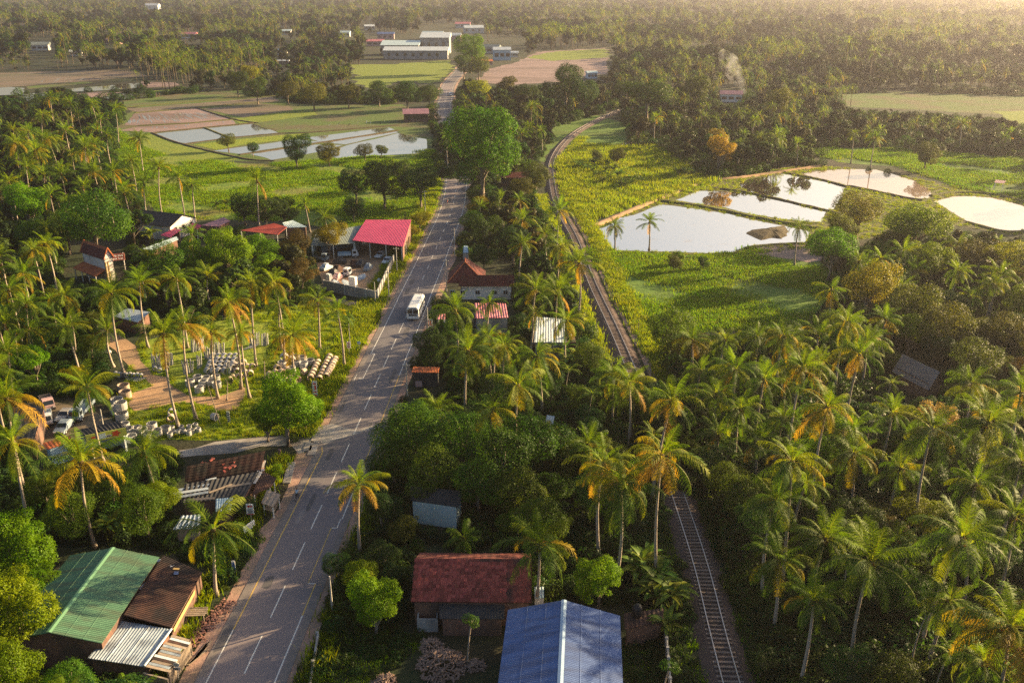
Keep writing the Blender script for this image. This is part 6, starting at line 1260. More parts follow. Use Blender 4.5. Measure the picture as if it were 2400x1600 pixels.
def bus(px, py, rz):
    p = G(px, py); o = empty('bus', p, rz, 'white bus driving towards the viewer on the right hand lane line', 'bus'); L_, W_, Hh = 9.0, 2.5, 3.0     # front at -y
    prof = [(-.04, .55), (-.10, 1.2), (.05, 2.5), (.25, 2.86), (.6, Hh), (L_ - .5, Hh), (L_ - .15, 2.8), (L_, 2.3), (L_, .55)]
    mb = MB(); sec = [(-W_ / 2, .5), (-W_ / 2, 2.55), (-W_ / 2 + .12, 2.82), (-W_ / 2 + .38, 3.0), (W_ / 2 - .38, 3.0), (W_ / 2 - .12, 2.82), (W_ / 2, 2.55), (W_ / 2, .5)]; n = len(sec); rings = []
    for y, sx, dz in ((0.0, .955, -.12), (.12, 1, -.03), (.5, 1, 0), (L_ - .5, 1, 0), (L_ - .1, .98, -.05), (L_, .95, -.15)): rings.append([(x * sx, y, z + (dz if z > 2.6 else 0)) for x, z in sec])
    mb.idx([q for r_ in rings for q in r_], [(i * n + k, i * n + (k + 1) % n, (i + 1) * n + (k + 1) % n, (i + 1) * n + k) for i in range(5) for k in range(n)] + [tuple(range(n)), tuple(range(6 * n - 1, 5 * n - 1, -1))]); mb.build('body', CARW, o, local=True)
    mb = MB(); mb.pbox((-W_ / 2 + .14, L_ * .1, .4), (W_ - .28, 0, 0), (0, L_ * .85, 0), (0, 0, .15)); mb.build('chassis', BLACKP, o, local=True)
    for s in (-1, 1):
        mb = MB(); mb.pbox((s * .59 - .52, -.03, 1.55), (1.04, 0, 0), (0, .03, 0), (0, 0, .9)); mb.build('windscreen', GLASS, o, local=True)
        for k in range(7):
            mb = MB(); mb.pbox((s * (W_ / 2 + .004) - .012, .55 + k * 1.18, 1.6), (.024, 0, 0), (0, 1.02, 0), (0, 0, .78)); mb.build('window', GLASS, o, local=True)
        mb = MB(); mb.tube([(s * .95, -.05, 1.0), (s * .95, .04, 1.0)], .13, 10); mb.build('headlight', CHROME, o, local=True)
        mb = MB(); mb.tube([(s * 1.2, .05, 2.4), (s * 1.52, -.25, 2.35), (s * 1.52, -.25, 1.95)], .03, 5); mb.pbox((s * 1.52 - .09, -.28, 1.75), (.18, 0, 0), (0, .06, 0), (0, 0, .36)); mb.build('mirror', BLACKP, o, local=True)
        for y in (1.9, 6.6): wheel(o, s * 1.12, y, .48, .28)
    mb = MB(); mb.pbox((-.85, -.035, 1.1), (1.7, 0, 0), (0, .03, 0), (0, 0, .3)); mb.build('grille', BLACKP, o, local=True)
    mb = MB(); mb.pbox((-1.22, -.14, .5), (2.44, 0, 0), (0, .2, 0), (0, 0, .3)); mb.build('bumper', CARW, o, local=True)
    mb = MB(); mb.pbox((-.8, -.02, 2.52), (1.6, 0, 0), (0, .03, 0), (0, 0, .2)); mb.build('destination_board', DGREY, o, local=True)
    mb = MB(); mb.pbox((-W_ / 2 - .01, .75, .6), (.02, 0, 0), (0, .8, 0), (0, 0, 1.9)); mb.build('door', PLASTERG, o, local=True)
    for k in range(9):
        mb = MB(); mb.pbox((-.85, .9 + k * .88, 3.0), (1.7, 0, 0), (0, .06, 0), (0, 0, .025)); mb.build('roof_rib', PLASTER, o, local=True)
    return o
bp, bn = road_at(G(968, 752).y); bq = G(968, 752)
bus(968, 752, -0.055)
def car(px, py, rz, paint, label, van=False):
    o = empty('van' if van else 'car', G(px, py), rz, label, 'van' if van else 'car')
    if van: pr = [(0, .35), (0, .9), (.35, 1.15), (1.0, 1.85), (4.2, 1.9), (4.4, 1.1), (4.4, .35)]; zc_ = 1.2
    else: pr = [(0, .32), (-.05, .6), (.1, .78), (1.15, .92), (1.8, 1.42), (3.2, 1.45), (3.9, 1.0), (4.2, .95), (4.25, .4)]; zc_ = 1.2
    mb = MB(); extrude_x(mb, pr, 1.68, 1.36, zc_); mb.build('body', paint, o, local=True)
    a, b = (pr[3], pr[4]) if not van else (pr[2], pr[3]); t = lambda q, w_: (q * w_)
    mb = MB(); y0_, z0_, y1_, z1_ = a[0] + (b[0] - a[0]) * .12, a[1] + (b[1] - a[1]) * .12, a[0] + (b[0] - a[0]) * .92, a[1] + (b[1] - a[1]) * .92
    mb.face([(-.74, y0_ - .02, z0_ + .02), (.74, y0_ - .02, z0_ + .02), (.64, y1_ - .02, z1_ + .02), (-.64, y1_ - .02, z1_ + .02)]); mb.build('windscreen', GLASS, o, local=True)
    for s in (-1, 1):
        for k in range(2):
            mb = MB(); mb.pbox((s * .72 - .02, b[0] - .1 + k * .85, .98), (.04, 0, 0), (0, .72, 0), (0, 0, .36)); mb.build('window', GLASS, o, local=True)
        mb = MB(); mb.box(s * .6, -.02, .58, .32, .1, .16); mb.build('headlight', CHROME, o, local=True)
        for y in (.8, 3.4): wheel(o, s * .76, y, .3, .2)
    mb = MB(); mb.box(0, -.06, .35, 1.6, .14, .18); mb.build('bumper', DGREY, o, local=True)
    return o
def truck(px, py, rz, paint, label, L_=5.5, bed=True, bedm=None):
    o = empty('truck', G(px, py), rz, label, 'truck')
    mb = MB(); extrude_x(mb, [(0, .5), (-.04, 1.1), (.3, 2.0), (.45, 2.1), (1.5, 2.1), (1.55, .5)], 1.8, 1.66, 1.9); mb.build('cab', paint, o, local=True)
    mb = MB(); mb.face([(-.78, .0, 1.2), (.78, .0, 1.2), (.72, .24, 1.92), (-.72, .24, 1.92)]); mb.build('windscreen', GLASS, o, local=True)
    for s in (-1, 1):
        mb = MB(); mb.pbox((s * .89 - .02, .5, 1.2), (.04, 0, 0), (0, .8, 0), (0, 0, .62)); mb.build('window', GLASS, o, local=True); mb = MB(); mb.box(s * .65, -.04, .75, .28, .08, .18); mb.build('headlight', CHROME, o, local=True)
        for y in (.75, L_ - 1.1): wheel(o, s * .78, y, .36, .24)
    mb = MB(); mb.box(0, -.06, .45, 1.8, .16, .2); mb.build('bumper', DGREY, o, local=True); mb = MB(); mb.pbox((-.45, .5, .42), (.9, 0, 0), (0, L_ - .6, 0), (0, 0, .18)); mb.build('chassis', BLACKP, o, local=True)
    if bed:
        m = bedm or TIMBER; mb = MB(); mb.pbox((-.95, 1.75, .75), (1.9, 0, 0), (0, L_ - 1.75, 0), (0, 0, .08)); mb.build('bed', m, o, local=True)
        for q in ((-.95, 1.75, .83, .06, L_ - 1.75), (.89, 1.75, .83, .06, L_ - 1.75), (-.95, 1.75, .83, 1.9, .06), (-.95, L_ - .06, .83, 1.9, .06)): mb = MB(); mb.pbox(q[:3], (q[3], 0, 0), (0, q[4], 0), (0, 0, .55)); mb.build('side_board', m, o, local=True)
    return o
car(884, 608, -.35, CARW, 'white car parked under the magenta roof edge')
truck(840, 602, 1.75, CARW, 'white truck cab beside the magenta shed', 5.2, True, BLUEW)
car(902, 622, -.2, CARW, 'white car body at the block wall corner')
truck(822, 648, 1.3, CARW, 'stripped white truck cab in the middle of the scrap yard', 3.6, False)
truck(770, 612, 1.5, TRUCKBL, 'grey blue lorry under the grey green roof', 6.5, True, PLASTERG)
truck(112, 1003, .5, CARW, 'small white truck parked in the garage yard', 4.6, True, WHITER)
truck(176, 992, .05, TRUCKBL, 'grey blue lorry facing out of the garage yard', 6.5, True, TRUCKBL)
car(138, 1022, .05, TRUCKBL, 'blue grey car at the front of the garage yard'); car(140, 994, .0, PLASTERG, 'pale grey car behind the blue grey car')
truck(118, 965, .6, PINKW, 'faded pink lorry at the back of the garage yard', 4.8, True, TIMBER)
car(1121, 770, .1, DGREY, 'dark van beside the pink roofed shop', True); car(1056, 226, .1, CARW, 'tiny white van far away on the road bend', True); car(1003, 268, .3, CARW, 'white car at the house by the far road bend')
# scrap in the yard
for i, (x, y, s, m, nm) in enumerate([(772, 660, 1.0, WHITEP, 'cabinet'), (793, 668, .9, GALV, 'panel'), (805, 672, 1.0, WHITER, 'panel'), (815, 668, 1.0, GALV, 'panel'), (828, 672, 1.3, WHITEP, 'cabinet'), (788, 640, 1.1, DGREY, 'hulk'), (800, 632, 1.0, RUST, 'hulk'), (855, 620, 1.1, DGREY, 'hulk'),
                                     (835, 628, 1.0, RUST, 'hulk'), (868, 628, .9, GALV, 'hulk'), (775, 628, 1.0, WHITER, 'hulk'), (812, 618, 1.0, DGREY, 'hulk'), (893, 665, .8, WHITER, 'panel'), (800, 650, .9, PINKW, 'hulk'), (845, 655, .9, GALV, 'panel'), (782, 675, .9, WHITEP, 'panel')]):
    p = G(x, y); mb = MB(); rz = random.uniform(0, 3)
    if nm == 'cabinet': mb.box(0, 0, 0, 1.3 * s, .8 * s, 1.9 * s); mb.box(0, -.42 * s, .1, 1.2 * s, .06, 1.7 * s); mb.box(.3 * s, -.47 * s, .9 * s, .06, .05, .3 * s)
    elif nm == 'panel':
        for k in range(4): mb.pbox((-.9 * s + .3 * k, -.5 + .25 * k, .12 * k), (1.8 * s, 0, .1), (0, 1.2 * s, .35), (0, 0, .06))
    else: extrude_x(mb, [(0, .2), (0, .8), (.9, .95), (1.4, 1.5), (2.4, 1.5), (2.9, .9), (3.3, .85), (3.3, .2)], 1.6 * s, 1.2 * s, 1.2); mb.box(0, 1.6, 1.5, 1.0, .8, .15)
    o = mb.build({'cabinet': 'scrap_cabinet', 'panel': 'scrap_pile', 'hulk': 'car_hulk'}[nm], m, None); o.location = p; o.rotation_euler = (0, 0, rz)
    tag(o, ['white upright cabinet, leftmost along the yard wall', 'pile of grey panels beside the leftmost cabinet', 'pale panel pile, second along the yard wall', 'grey panel pile, third along the yard wall', 'tallest white cabinet at the yard wall centre', 'dark car hulk above the left panel piles', 'rusty car hulk left of the stripped truck cab', 'dark car hulk beside the parked white car', 'rusty car hulk right of the stripped truck cab', 'grey car hulk below the magenta roof posts', 'pale car hulk below the grey green roof', 'dark car hulk in the yard middle, near the lorry', 'pale panel pile at the right yard wall', 'pinkish car hulk between truck cab and left wall', 'grey panel pile below the palm in the yard', 'white panel heap at the left end of the yard wall'][i] + ' of the scrap yard' * 0, 'scrap', 'scrap in the walled yard')
# ------------------------------------------------------------------ people
SKINM = material('skin', (0.20, 0.11, 0.07), rough=0.6); HAIRM = material('hair', (0.012, 0.01, 0.01), rough=0.6); SHIRTB = material('pale_blue_cloth', (0.42, 0.55, 0.66)); SHIRTW = material('white_cloth', (0.7, 0.7, 0.68)); SARONG = material('pink_cloth', (0.5, 0.28, 0.25)); TROUS = material('dark_cloth', (0.035, 0.04, 0.06))
def person(name, label, loc, rz, J, shirt, lower, parent=None):
    """J: joints in metres; grown as one skin over a stick skeleton"""
    E_ = [('pel', 'che'), ('che', 'nec'), ('nec', 'hea'), ('hea', 'top'), ('che', 'sl'), ('sl', 'el'), ('el', 'hl'), ('hl', 'fl'), ('che', 'sr'), ('sr', 'er'), ('er', 'hr'), ('hr', 'fr'), ('pel', 'pl'), ('pl', 'kl'), ('kl', 'al'), ('al', 'tl'), ('pel', 'pr'), ('pr', 'kr'), ('kr', 'ar'), ('ar', 'tr')]
    RAD = dict(pel=.14, che=.15, nec=.055, hea=.095, top=.075, sl=.065, sr=.065, el=.045, er=.045, hl=.035, hr=.035, fl=.022, fr=.022, pl=.09, pr=.09, kl=.06, kr=.06, al=.045, ar=.045, tl=.035, tr=.035)
    ks = list(J); me = bpy.data.meshes.new(name); me.from_pydata([J[k] for k in ks], [(ks.index(a), ks.index(b)) for a, b in E_], []); tmp = bpy.data.objects.new('tmp', me); col.objects.link(tmp)
    sk = tmp.modifiers.new('s', 'SKIN'); tmp.modifiers.new('u', 'SUBSURF').levels = 2
    for k, v in zip(ks, me.skin_vertices[0].data): v.radius = (RAD[k], RAD[k]); v.use_root = (k == 'pel')
    dg = bpy.context.evaluated_depsgraph_get(); m2 = bpy.data.meshes.new_from_object(tmp.evaluated_get(dg)); bpy.data.objects.remove(tmp)
    for m in (shirt, lower, SKINM, HAIRM): m2.materials.append(m)
    A = {k: Vector(v) for k, v in J.items()}
    for f in m2.polygons:
        c = f.center; d = {k: (c - v).length for k, v in A.items()}; k = min(d, key=d.get)
        f.material_index = 3 if k == 'top' or (k == 'hea' and c.z > A['hea'].z + .05) else 2 if k in ('hea', 'nec', 'hl', 'hr', 'fl', 'fr', 'tl', 'tr', 'el', 'er') else 0 if k in ('che', 'sl', 'sr') or (k == 'pel' and c.z > A['pel'].z + .05) else 1
        f.use_smooth = True
    m2.name = 'person'; o = put('person', m2, parent, loc, (0, 0, rz)); return tag(o, label, 'person')
STAND = dict(pel=(0, 0, .95), che=(0, 0, 1.32), nec=(0, 0, 1.48), hea=(0, .02, 1.6), top=(0, 0, 1.7), sl=(-.19, 0, 1.4), el=(-.24, .02, 1.12), hl=(-.25, .1, .88), fl=(-.25, .12, .78), sr=(.19, 0, 1.4), er=(.24, .02, 1.12), hr=(.25, .1, .88), fr=(.25, .12, .78), pl=(-.1, 0, .9), kl=(-.1, .03, .5), al=(-.1, 0, .1), tl=(-.1, .16, .04), pr=(.1, 0, .9), kr=(.1, .03, .5), ar=(.1, -.03, .1), tr=(.1, .13, .04))
RIDE = dict(pel=(0, -.15, .92), che=(0, .08, 1.25), nec=(0, .16, 1.4), hea=(0, .22, 1.51), top=(0, .2, 1.61), sl=(-.19, .1, 1.33), el=(-.26, .3, 1.1), hl=(-.25, .5, 1.0), fl=(-.22, .57, .99), sr=(.19, .1, 1.33), er=(.26, .3, 1.1), hr=(.25, .5, 1.0), fr=(.22, .57, .99), pl=(-.1, -.1, .88), kl=(-.13, .28, .72), al=(-.12, .1, .34), tl=(-.12, .24, .3), pr=(.1, -.1, .88), kr=(.13, .25, .6), ar=(.12, .0, .22), tr=(.12, .14, .18))
def two_wheeler(name, label, px, py, rz, motor):
    p = G(px, py); o = empty(name, p + Vector((0, 0, .06)), rz, label, 'motorcycle' if motor else 'bicycle')
    r_ = .3 if motor else .33; t = .07 if motor else .03
    for y in (-.55, .55):
        mb = MB(); n = 16; mb.tube([(0, y + r_ * math.cos(2 * math.pi * k / n), r_ + r_ * math.sin(2 * math.pi * k / n)) for k in range(n + 1)], t * .7, 6, cap=False); w_ = mb.build('wheel', BLACKP, o, local=True); mb = MB(); mb.tube([(-.04, y, r_), (.04, y, r_)], .07, 8); mb.build('hub', PLASTERG, w_, local=True)
    mb = MB(); q = .04 if motor else .022; mb.tube([(0, -.55, r_), (0, -.05, .42), (0, .38, .78), (0, .55, r_)], q, 6); mb.tube([(0, -.05, .42), (0, -.2, .8)], q, 6); mb.tube([(0, -.2, .78), (0, .38, .8)], q, 6); mb.tube([(0, .38, .78), (0, .36, 1.0)], q, 6); mb.build('frame', REDL if motor else DGREY, o, local=True)
    mb = MB(); mb.tube([(-.3, .46, 1.0), (0, .36, 1.02), (.3, .46, 1.0)], .02, 6); mb.build('handlebar', DGREY, o, local=True)
    mb = MB(); mb.tube([(0, -.5, .8), (0, -.2, .83), (0, .02, .8)], [.07, .1, .05], 8); mb.build('saddle', BLACKP, o, local=True)
    if motor: mb = MB(); mb.tube([(0, .0, .78), (0, .2, .84), (0, .36, .78)], [.06, .13, .08], 8); mb.build('tank', REDL, o, local=True); mb = MB(); mb.box(0, .0, .25, .26, .4, .35); mb.build('engine', PLASTERG, o, local=True)
    return p
p = two_wheeler('bicycle', 'bicycle under the rider in pale blue beside the yellow line', 697, 1170, -.12, False); person('person', 'rider in pale blue shirt and dark trousers cycling away beside the yellow line', p + Vector((0, 0, .06)), -.12, RIDE, SHIRTB, TROUS)
p = two_wheeler('motorcycle', 'motorcycle in the left lane below the giant tree', 1049, 478, 3.1, True); person('person', 'motorcycle rider in white shirt below the giant tree', p + Vector((0, 0, .06)), 3.1, RIDE, SHIRTW, TROUS)
person('person', 'person in pink clothes standing behind the brown stall roofs', G(657, 1072), 2.6, STAND, SARONG, SARONG)
# ------------------------------------------------------------------ concrete pipes and posts
CONC = material('pipe_concrete', (0.36, 0.35, 0.345), (0.47, 0.46, 0.45), 1.2, 0.9, c3=(0.28, 0.27, 0.26), scale3=0.5, rand=0.2); CONCT = material('tan_concrete', (0.42, 0.32, 0.25), (0.52, 0.40, 0.32), 1.2, 0.9, c3=(0.32, 0.25, 0.2), scale3=0.5, rand=0.2)
def ring_mesh(m, r_, th, L_, n=18):
    V = []; F = []
    for (rr, z) in ((r_, 0), (r_, L_), (r_ - th, L_), (r_ - th, 0)): V += [(rr * math.cos(2 * math.pi * k / n), rr * math.sin(2 * math.pi * k / n), z) for k in range(n)]
    for j in range(4):
        for k in range(n): a, b = j * n, ((j + 1) % 4) * n; F.append((a + k, a + (k + 1) % n, b + (k + 1) % n, b + k))
    me = bpy.data.meshes.new('pipe_ring'); me.from_pydata(V, [], F); me.materials.append(m); return me
RG = {(r_, t): ring_mesh(t, r_, .09 if r_ > .5 else .06, L_) for r_, L_ in ((1.0, 1.25), (.8, 1.1), (.62, .85), (.42, .8)) for t in (CONC, CONCT)}
def pipes(lst, r_, m, label, group, lying=None, z=0.0, name='concrete_pipe'):
    for (x, y) in lst:
        p = G(x, y); o = put(name, RG[(r_, m)], None, p + Vector((0, 0, z)), (0, 0, random.uniform(0, 3)))
        if lying is not None: o.rotation_euler = (R(90), 0, lying + random.uniform(-.12, .12)); o.location.z = r_ + z
        tag(o, label, 'pipe', group)
pipes(E_((160, 690), (175, 750)), 1.0, CONCT, 'wide tan upright pipe ring beside the dirt turning place', 'wide tan rings by the turning place'); pipes(E_((100, 820), (100, 890), (145, 950)), 1.0, CONC, 'wide grey upright pipe ring at the garage corner', 'wide grey rings at the garage corner')
pipes(E_((145, 918),), 1.0, CONC, 'wide grey pipe ring stacked on top at the garage corner', 'stacked ring', z=1.26)
pipes(E_((170, 1040), (205, 1085), (235, 1150), (285, 1075), (333, 1085), (375, 1125), (420, 1040), (470, 1100), (545, 1075)), .8, CONC, 'grey upright pipe ring in the cluster below the near lawn', 'rings below the near lawn')
pipes(E_((585, 1115), (612, 1095), (657, 1092), (707, 1080), (690, 1050), (757, 1095), (792, 1080), (845, 1070), (762, 1045), (818, 1030), (602, 1055)), .42, CONC, 'small grey upright pipe at the end of the near row', 'small pipes of the near row')
pipes(E_((605, 905),), .62, CONC, 'single grey pipe ring standing on edge on the near lawn', 'lone', lying=.2); pipes(E_((600, 960),), .62, CONCT, 'single tan pipe ring standing on edge on the near lawn', 'lone tan', lying=.2); pipes(E_((975, 955),), .62, CONC, 'lone grey pipe ring near the striped post', 'lone right', lying=1.2)
pipes(E_((770, 640), (840, 600), (890, 645), (915, 610), (855, 700), (962, 640), (1005, 600), (1015, 660)), .8, CONC, 'pale upright pipe in the cluster in the middle of the yard', 'upright pipes in the yard middle')
pipes(E_(*[(920 + 52 * (k % 5) + 14 * (k // 5), 530 - 34 * (k // 5)) for k in range(25)]), .62, CONC, 'grey pipe lying in the large block in the yard middle', 'lying grey block', lying=.9)
pipes(E_((1205, 530), (1270, 545), (1320, 550), (1230, 480), (1290, 490), (1340, 490), (1260, 450), (1180, 480), (1220, 580), (1160, 590), (1130, 610)), .62, CONCT, 'tan pipe lying at the right end of the large block', 'lying tan pipes yard middle', lying=.3)
pipes(E_((1490, 565), (1550, 590), (1610, 595), (1680, 600), (1740, 605), (1560, 500), (1545, 545), (1600, 540), (1640, 520), (1640, 620), (1700, 630)), .62, CONCT, 'tan pipe lying behind the yellow green roadside tree', 'lying tan pipes by the tree', lying=.8)
pipes(E_((1615, 470), (1745, 460), (1812, 475), (1872, 450), (1700, 520), (1800, 420), (1735, 415)), .8, CONC, 'pale upright pipe near the tan stacks by the verge', 'upright pipes by the verge'); pipes(E_((1635, 410), (1700, 435)), .8, CONC, 'pale pipe ring standing on edge behind the tan stacks', 'edge rings', lying=.2)
H_ = lambda *p: crop(680, 780, 4.2, p)
for (a, b, n) in (((200, 480), (270, 330), 6), ((285, 490), (385, 275), 8), ((350, 465), (440, 300), 8), ((120, 420), (160, 400), 1)):
    pa, pb = G(*H_(a)[0]), G(*H_(b)[0]); d = pb - pa; an = math.atan2(d.y, d.x) + math.pi / 2
    for k in range(n):
        q = pa.lerp(pb, k / max(1, n - 1)); o = put('concrete_pipe', RG[(.62, CONCT)], None, q + Vector((0, 0, .62)), (R(90), 0, an + random.uniform(-.05, .05))); tag(o, 'tan pipe in the end to end rows beside the road verge', 'pipe', 'tan pipe rows beside the verge')
pipes(E_(*[(85 + 33 * k, 545 + 5 * (k % 2) + 2 * k) for k in range(8)]), .42, CONC, 'small grey pipe in the row beside the bend of the track', 'small row by the track bend', lying=.4); pipes(E_((445, 495), (490, 510), (555, 495), (25, 350)), .42, CONC, 'small grey pipe lying alone near the leaning posts', 'loose small pipes', lying=.3)
pm = MB(); pm.pbox((-.075, -.075, 0), (.15, 0, 0), (0, .15, 0), (0, 0, 2.3)); po = pm.build('concrete_post', CONC); post_me = po.data; bpy.data.objects.remove(po)
for gi, (pts, lab) in enumerate([((420, 470, 500, 480, 12), 'concrete fence post in the stack left of the yard palms'), ((560, 455, 620, 450, 8), 'concrete fence post in the dark leaning stack'), ((780, 340, 900, 300, 16), 'concrete fence post in the rear stack'), ((960, 375, 1085, 345, 18), 'concrete fence post in the tall pale stack'), ((905, 400, 950, 395, 7), 'concrete fence post in the short front stack'),
                                 ((1320, 270, 1405, 265, 10), 'concrete fence post in the stack at the yard rear right'), ((1425, 275, 1490, 270, 8), 'concrete fence post in the rightmost rear stack'), ((715, 545, 800, 515, 9), 'concrete fence post in the white stack by the bent palm'), ((835, 490, 880, 465, 5), 'concrete fence post in the thin stack of five'), ((1110, 540, 1150, 550, 5), 'concrete fence post leaning against the pipes')]):
    x0_, y0_, x1_, y1_, n = pts
    for k in range(n):
        (x, y), = E_((x0_ + (x1_ - x0_) * (k + random.uniform(-.2, .2)) / n, y0_ + (y1_ - y0_) * k / n + random.uniform(-6, 6))); p = G(x, y); o = put('concrete_post', post_me, None, p, (random.uniform(-.22, -.05), random.uniform(-.12, .12), random.uniform(-.3, .3)), (1, 1, random.uniform(.85, 1.15))); tag(o, lab, 'post', 'stacked posts ' + str(gi + 1))
for k in range(7):
    (x, y), = E_((1255 + 9 * k, 315 - 3 * k)); o = put('concrete_post', post_me, None, G(x, y) + Vector((0, 0, .1 + .05 * k)), (0, R(84), R(20)), (1, 1, .9)); tag(o, 'concrete post lying in the flat stack on the grass', 'post', 'flat post stack')
for k in range(8):
    (x, y), = E_((180 + 14 * k, 590 + 3 * k)); o = put('concrete_post', post_me, None, G(x, y) + Vector((0, 0, .1)), (0, R(86), R(35 + 3 * k)), (1, 1, .8)); tag(o, 'concrete post lying in the flat stack by the track bend', 'post', 'flat post stack by track')
# ------------------------------------------------------------------ poles, signs, small things
POLE = material('pole_concrete', (0.40, 0.37, 0.34), (0.50, 0.47, 0.43), 1.0, 0.9)
def pole(px, py, h, label, arm=True, r_=.13, m=None):
    p = G(px, py); o = empty('utility_pole', p, 0, label, 'pole', 'utility poles along the road'); mb = MB(); mb.tube([(0, 0, 0), (0, 0, h)], [r_, r_ * .65], 8); mb.build('post', m or POLE, o, local=True)
    if arm:
        mb = MB(); mb.pbox((-.7, -.05, h - .5), (1.4, 0, 0), (0, .1, 0), (0, 0, .1)); mb.build('cross_arm', TIMBER, o, local=True)
        for x in (-.6, -.2, .2, .6): mb = MB(); mb.tube([(x, 0, h - .4), (x, 0, h - .2)], .05, 6); mb.build('insulator', WHITEP, o, local=True)
for a in [(780, 1441, 5.2, 'concrete pole at the bus bay beside the lime green tree'), (997, 500, 7.0, 'concrete pole left of the road below the giant tree'), (1066, 602, 7.5, 'concrete pole at the tiny blue grey shelter'), (1047, 683, 7.6, 'concrete pole at the corner of the hipped roof house'), (955, 927, 6.0, 'concrete pole beside the dark kiosk'),
          (1003, 775, 5.0, 'thin pole beside the red and white road board'), (912, 700, 6.5, 'thin pole at the near corner of the scrap yard wall'), (931, 640, 6.5, 'thin pole in front of the magenta shed'), (246, 1020, 4.5, 'grey pole in front of the yellow green fascia'), (880, 712, 5.0, 'pole pair at the lane mouth beside the wall corner')]: pole(*a[:4], arm=a[2] > 5.5)
def small_pole(px, py, h, label, lean=0.0, m=None, r_=.06): p = G(px, py); mb = MB(); mb.tube([(0, 0, 0), (lean * .5, 0, h * .5), (lean, 0, h)], [r_, r_, r_ * .7], 6); o = mb.build('thin_post', m or POLE); o.location = p; tag(o, label, 'post', 'thin posts')
for a in [(1409, 607, 2.6, 'thin dark post on the bank between track and near pond palm'), (1496, 778, 3.0, 'thin dark post at the meadow corner beside the track'), (1397, 788, 3.8, 'thin dark post left of the track opposite the meadow'), (803, 828, 5.0, 'thin pale pole left of the roadside board'), (821, 815, 5.0, 'thin pale pole behind the roadside board'), (517, 996, 7.0, 'thin leaning bamboo pole on the near lawn'), (120, 1310, 3.6, 'reddish post between big tree and green hall')]:
    small_pole(*a, lean=-1.2 if 'bamboo' in a[3] else 0, m=TIMBER if 'dark' in a[3] or 'bamboo' in a[3] or 'reddish' in a[3] else None)
SIGNR = material('sign_red', (0.62, 0.06, 0.05)); SIGNB = material('sign_blue', (0.08, 0.22, 0.55))
def sign(px, py, w, h, z, label, rz=0.0, items=(), post=True, m=WHITEP):
    """board facing the camera on a post; items: (x, z, w, h, material) on its face"""
    o = empty('sign_board', G(px, py), rz, label, 'sign'); mb = MB(); mb.pbox((-w / 2, -.03, z), (w, 0, 0), (0, .06, 0), (0, 0, h)); b = mb.build('board', m, o, local=True)
    for (x, zz, ww, hh, mm) in items: mb = MB(); mb.pbox((x - ww / 2, -.045, z + zz), (ww, 0, 0), (0, .02, 0), (0, 0, hh)); mb.build('marking', mm, b, local=True)
    if post:
        mb = MB(); mb.tube([(0, .06, 0), (0, .06, z + h)], .045, 6); mb.build('post', POLE, o, local=True)
    return o, b
o, b = sign(591, 1236, .95, 1.55, 2.0, 'white sign with red arrow to the left above the old stalls', 0, [(0, .12, .7, .1, DGREY), (0, .32, .6, .09, DGREY), (0, .5, .7, .1, DGREY), (0, .7, .5, .09, DGREY), (0, .02, .9, .07, SIGNR)])
mb = MB(); zz = 3.22; mb.idx([(-.38, -.05, zz), (-.08, -.05, zz + .24), (-.08, -.05, zz + .11), (.34, -.05, zz + .11), (.34, -.05, zz - .11), (-.08, -.05, zz - .11), (-.08, -.05, zz - .24)], [(0, 1, 2, 3, 4, 5, 6)]); mb.build('arrow', SIGNR, b, local=True)
sign(586, 1250, 2.0, .95, .6, 'long white leaning banner beside the old stalls', 1.1, [(0, .3, 1.4, .12, PLASTERG), (0, .55, 1.2, .12, PLASTERG)])
sign(550, 1345, .42, 1.5, .4, 'narrow white board with blue panel on the left verge', 0, [(0, .35, .3, .9, SIGNB), (0, .45, .1, .7, WHITEP)])
sign(1008, 772, 1.1, 1.7, .6, 'white board with red stripes beside the bus', 0, [(-.3, .1, .2, 1.5, SIGNR), (.12, .4, .25, .9, SIGNR), (.4, .1, .12, .5, SIGNR)])
sign(740, 936, .8, 2.8, .6, 'tall white and red banner at the tan pipe rows', 0, [(0, .15, .6, .2, SIGNR), (0, .7, .6, .2, SIGNR), (.1, 1.2, .3, .8, SIGNR), (0, 2.2, .5, .25, SIGNR)])
sign(819, 833, .75, 1.3, 1.5, 'white and pink board on a pole left of the bus bay', 0, [(0, .2, .5, .15, SIGNR), (0, .5, .3, .4, PINKW), (0, 1.0, .5, .12, SIGNR)]); sign(842, 820, .6, .55, 1.2, 'small blue square road sign on the left verge', 0, [(0, .12, .3, .3, WHITEP)], m=SIGNB)
sign(537, 990, .45, 1.9, .1, 'black and white striped marker board on the yard lawn', .15, [(0, .15 + .35 * k, .4, .17, DGREY) for k in range(5)], post=False)
sign(700, 968, 1.9, .55, 2.4, 'dark blue sign board under the roadside tree', .2, [(0, .2, 1.2, .14, WHITEP)], m=SIGNB)
o = empty('speed_sign', G(419, 1592), 0, 'round white road sign with small plate at the bottom left verge', 'sign'); mb = MB(); mb.tube([(0, .05, 0), (0, .05, 2.3)], .04, 6); mb.build('post', POLE, o, local=True)
mb = MB(); mb.tube([(0, 0, 1.9), (0, -.03, 1.9)], .3, 18); d_ = mb.build('disc', WHITEP, o, local=True); mb = MB()
for (x, z, w, h) in ((-.12, 1.95, .1, .12), (.08, 1.95, .14, .12), (0, 1.78, .3, .06)): mb.pbox((x - w / 2, -.045, z), (w, 0, 0), (0, .012, 0), (0, 0, h))
mb.build('marking', DGREY, d_, local=True); mb = MB(); mb.pbox((-.34, -.03, 1.22), (.68, 0, 0), (0, .04, 0), (0, 0, .36)); pl_ = mb.build('plate', WHITEP, o, local=True); mb = MB()
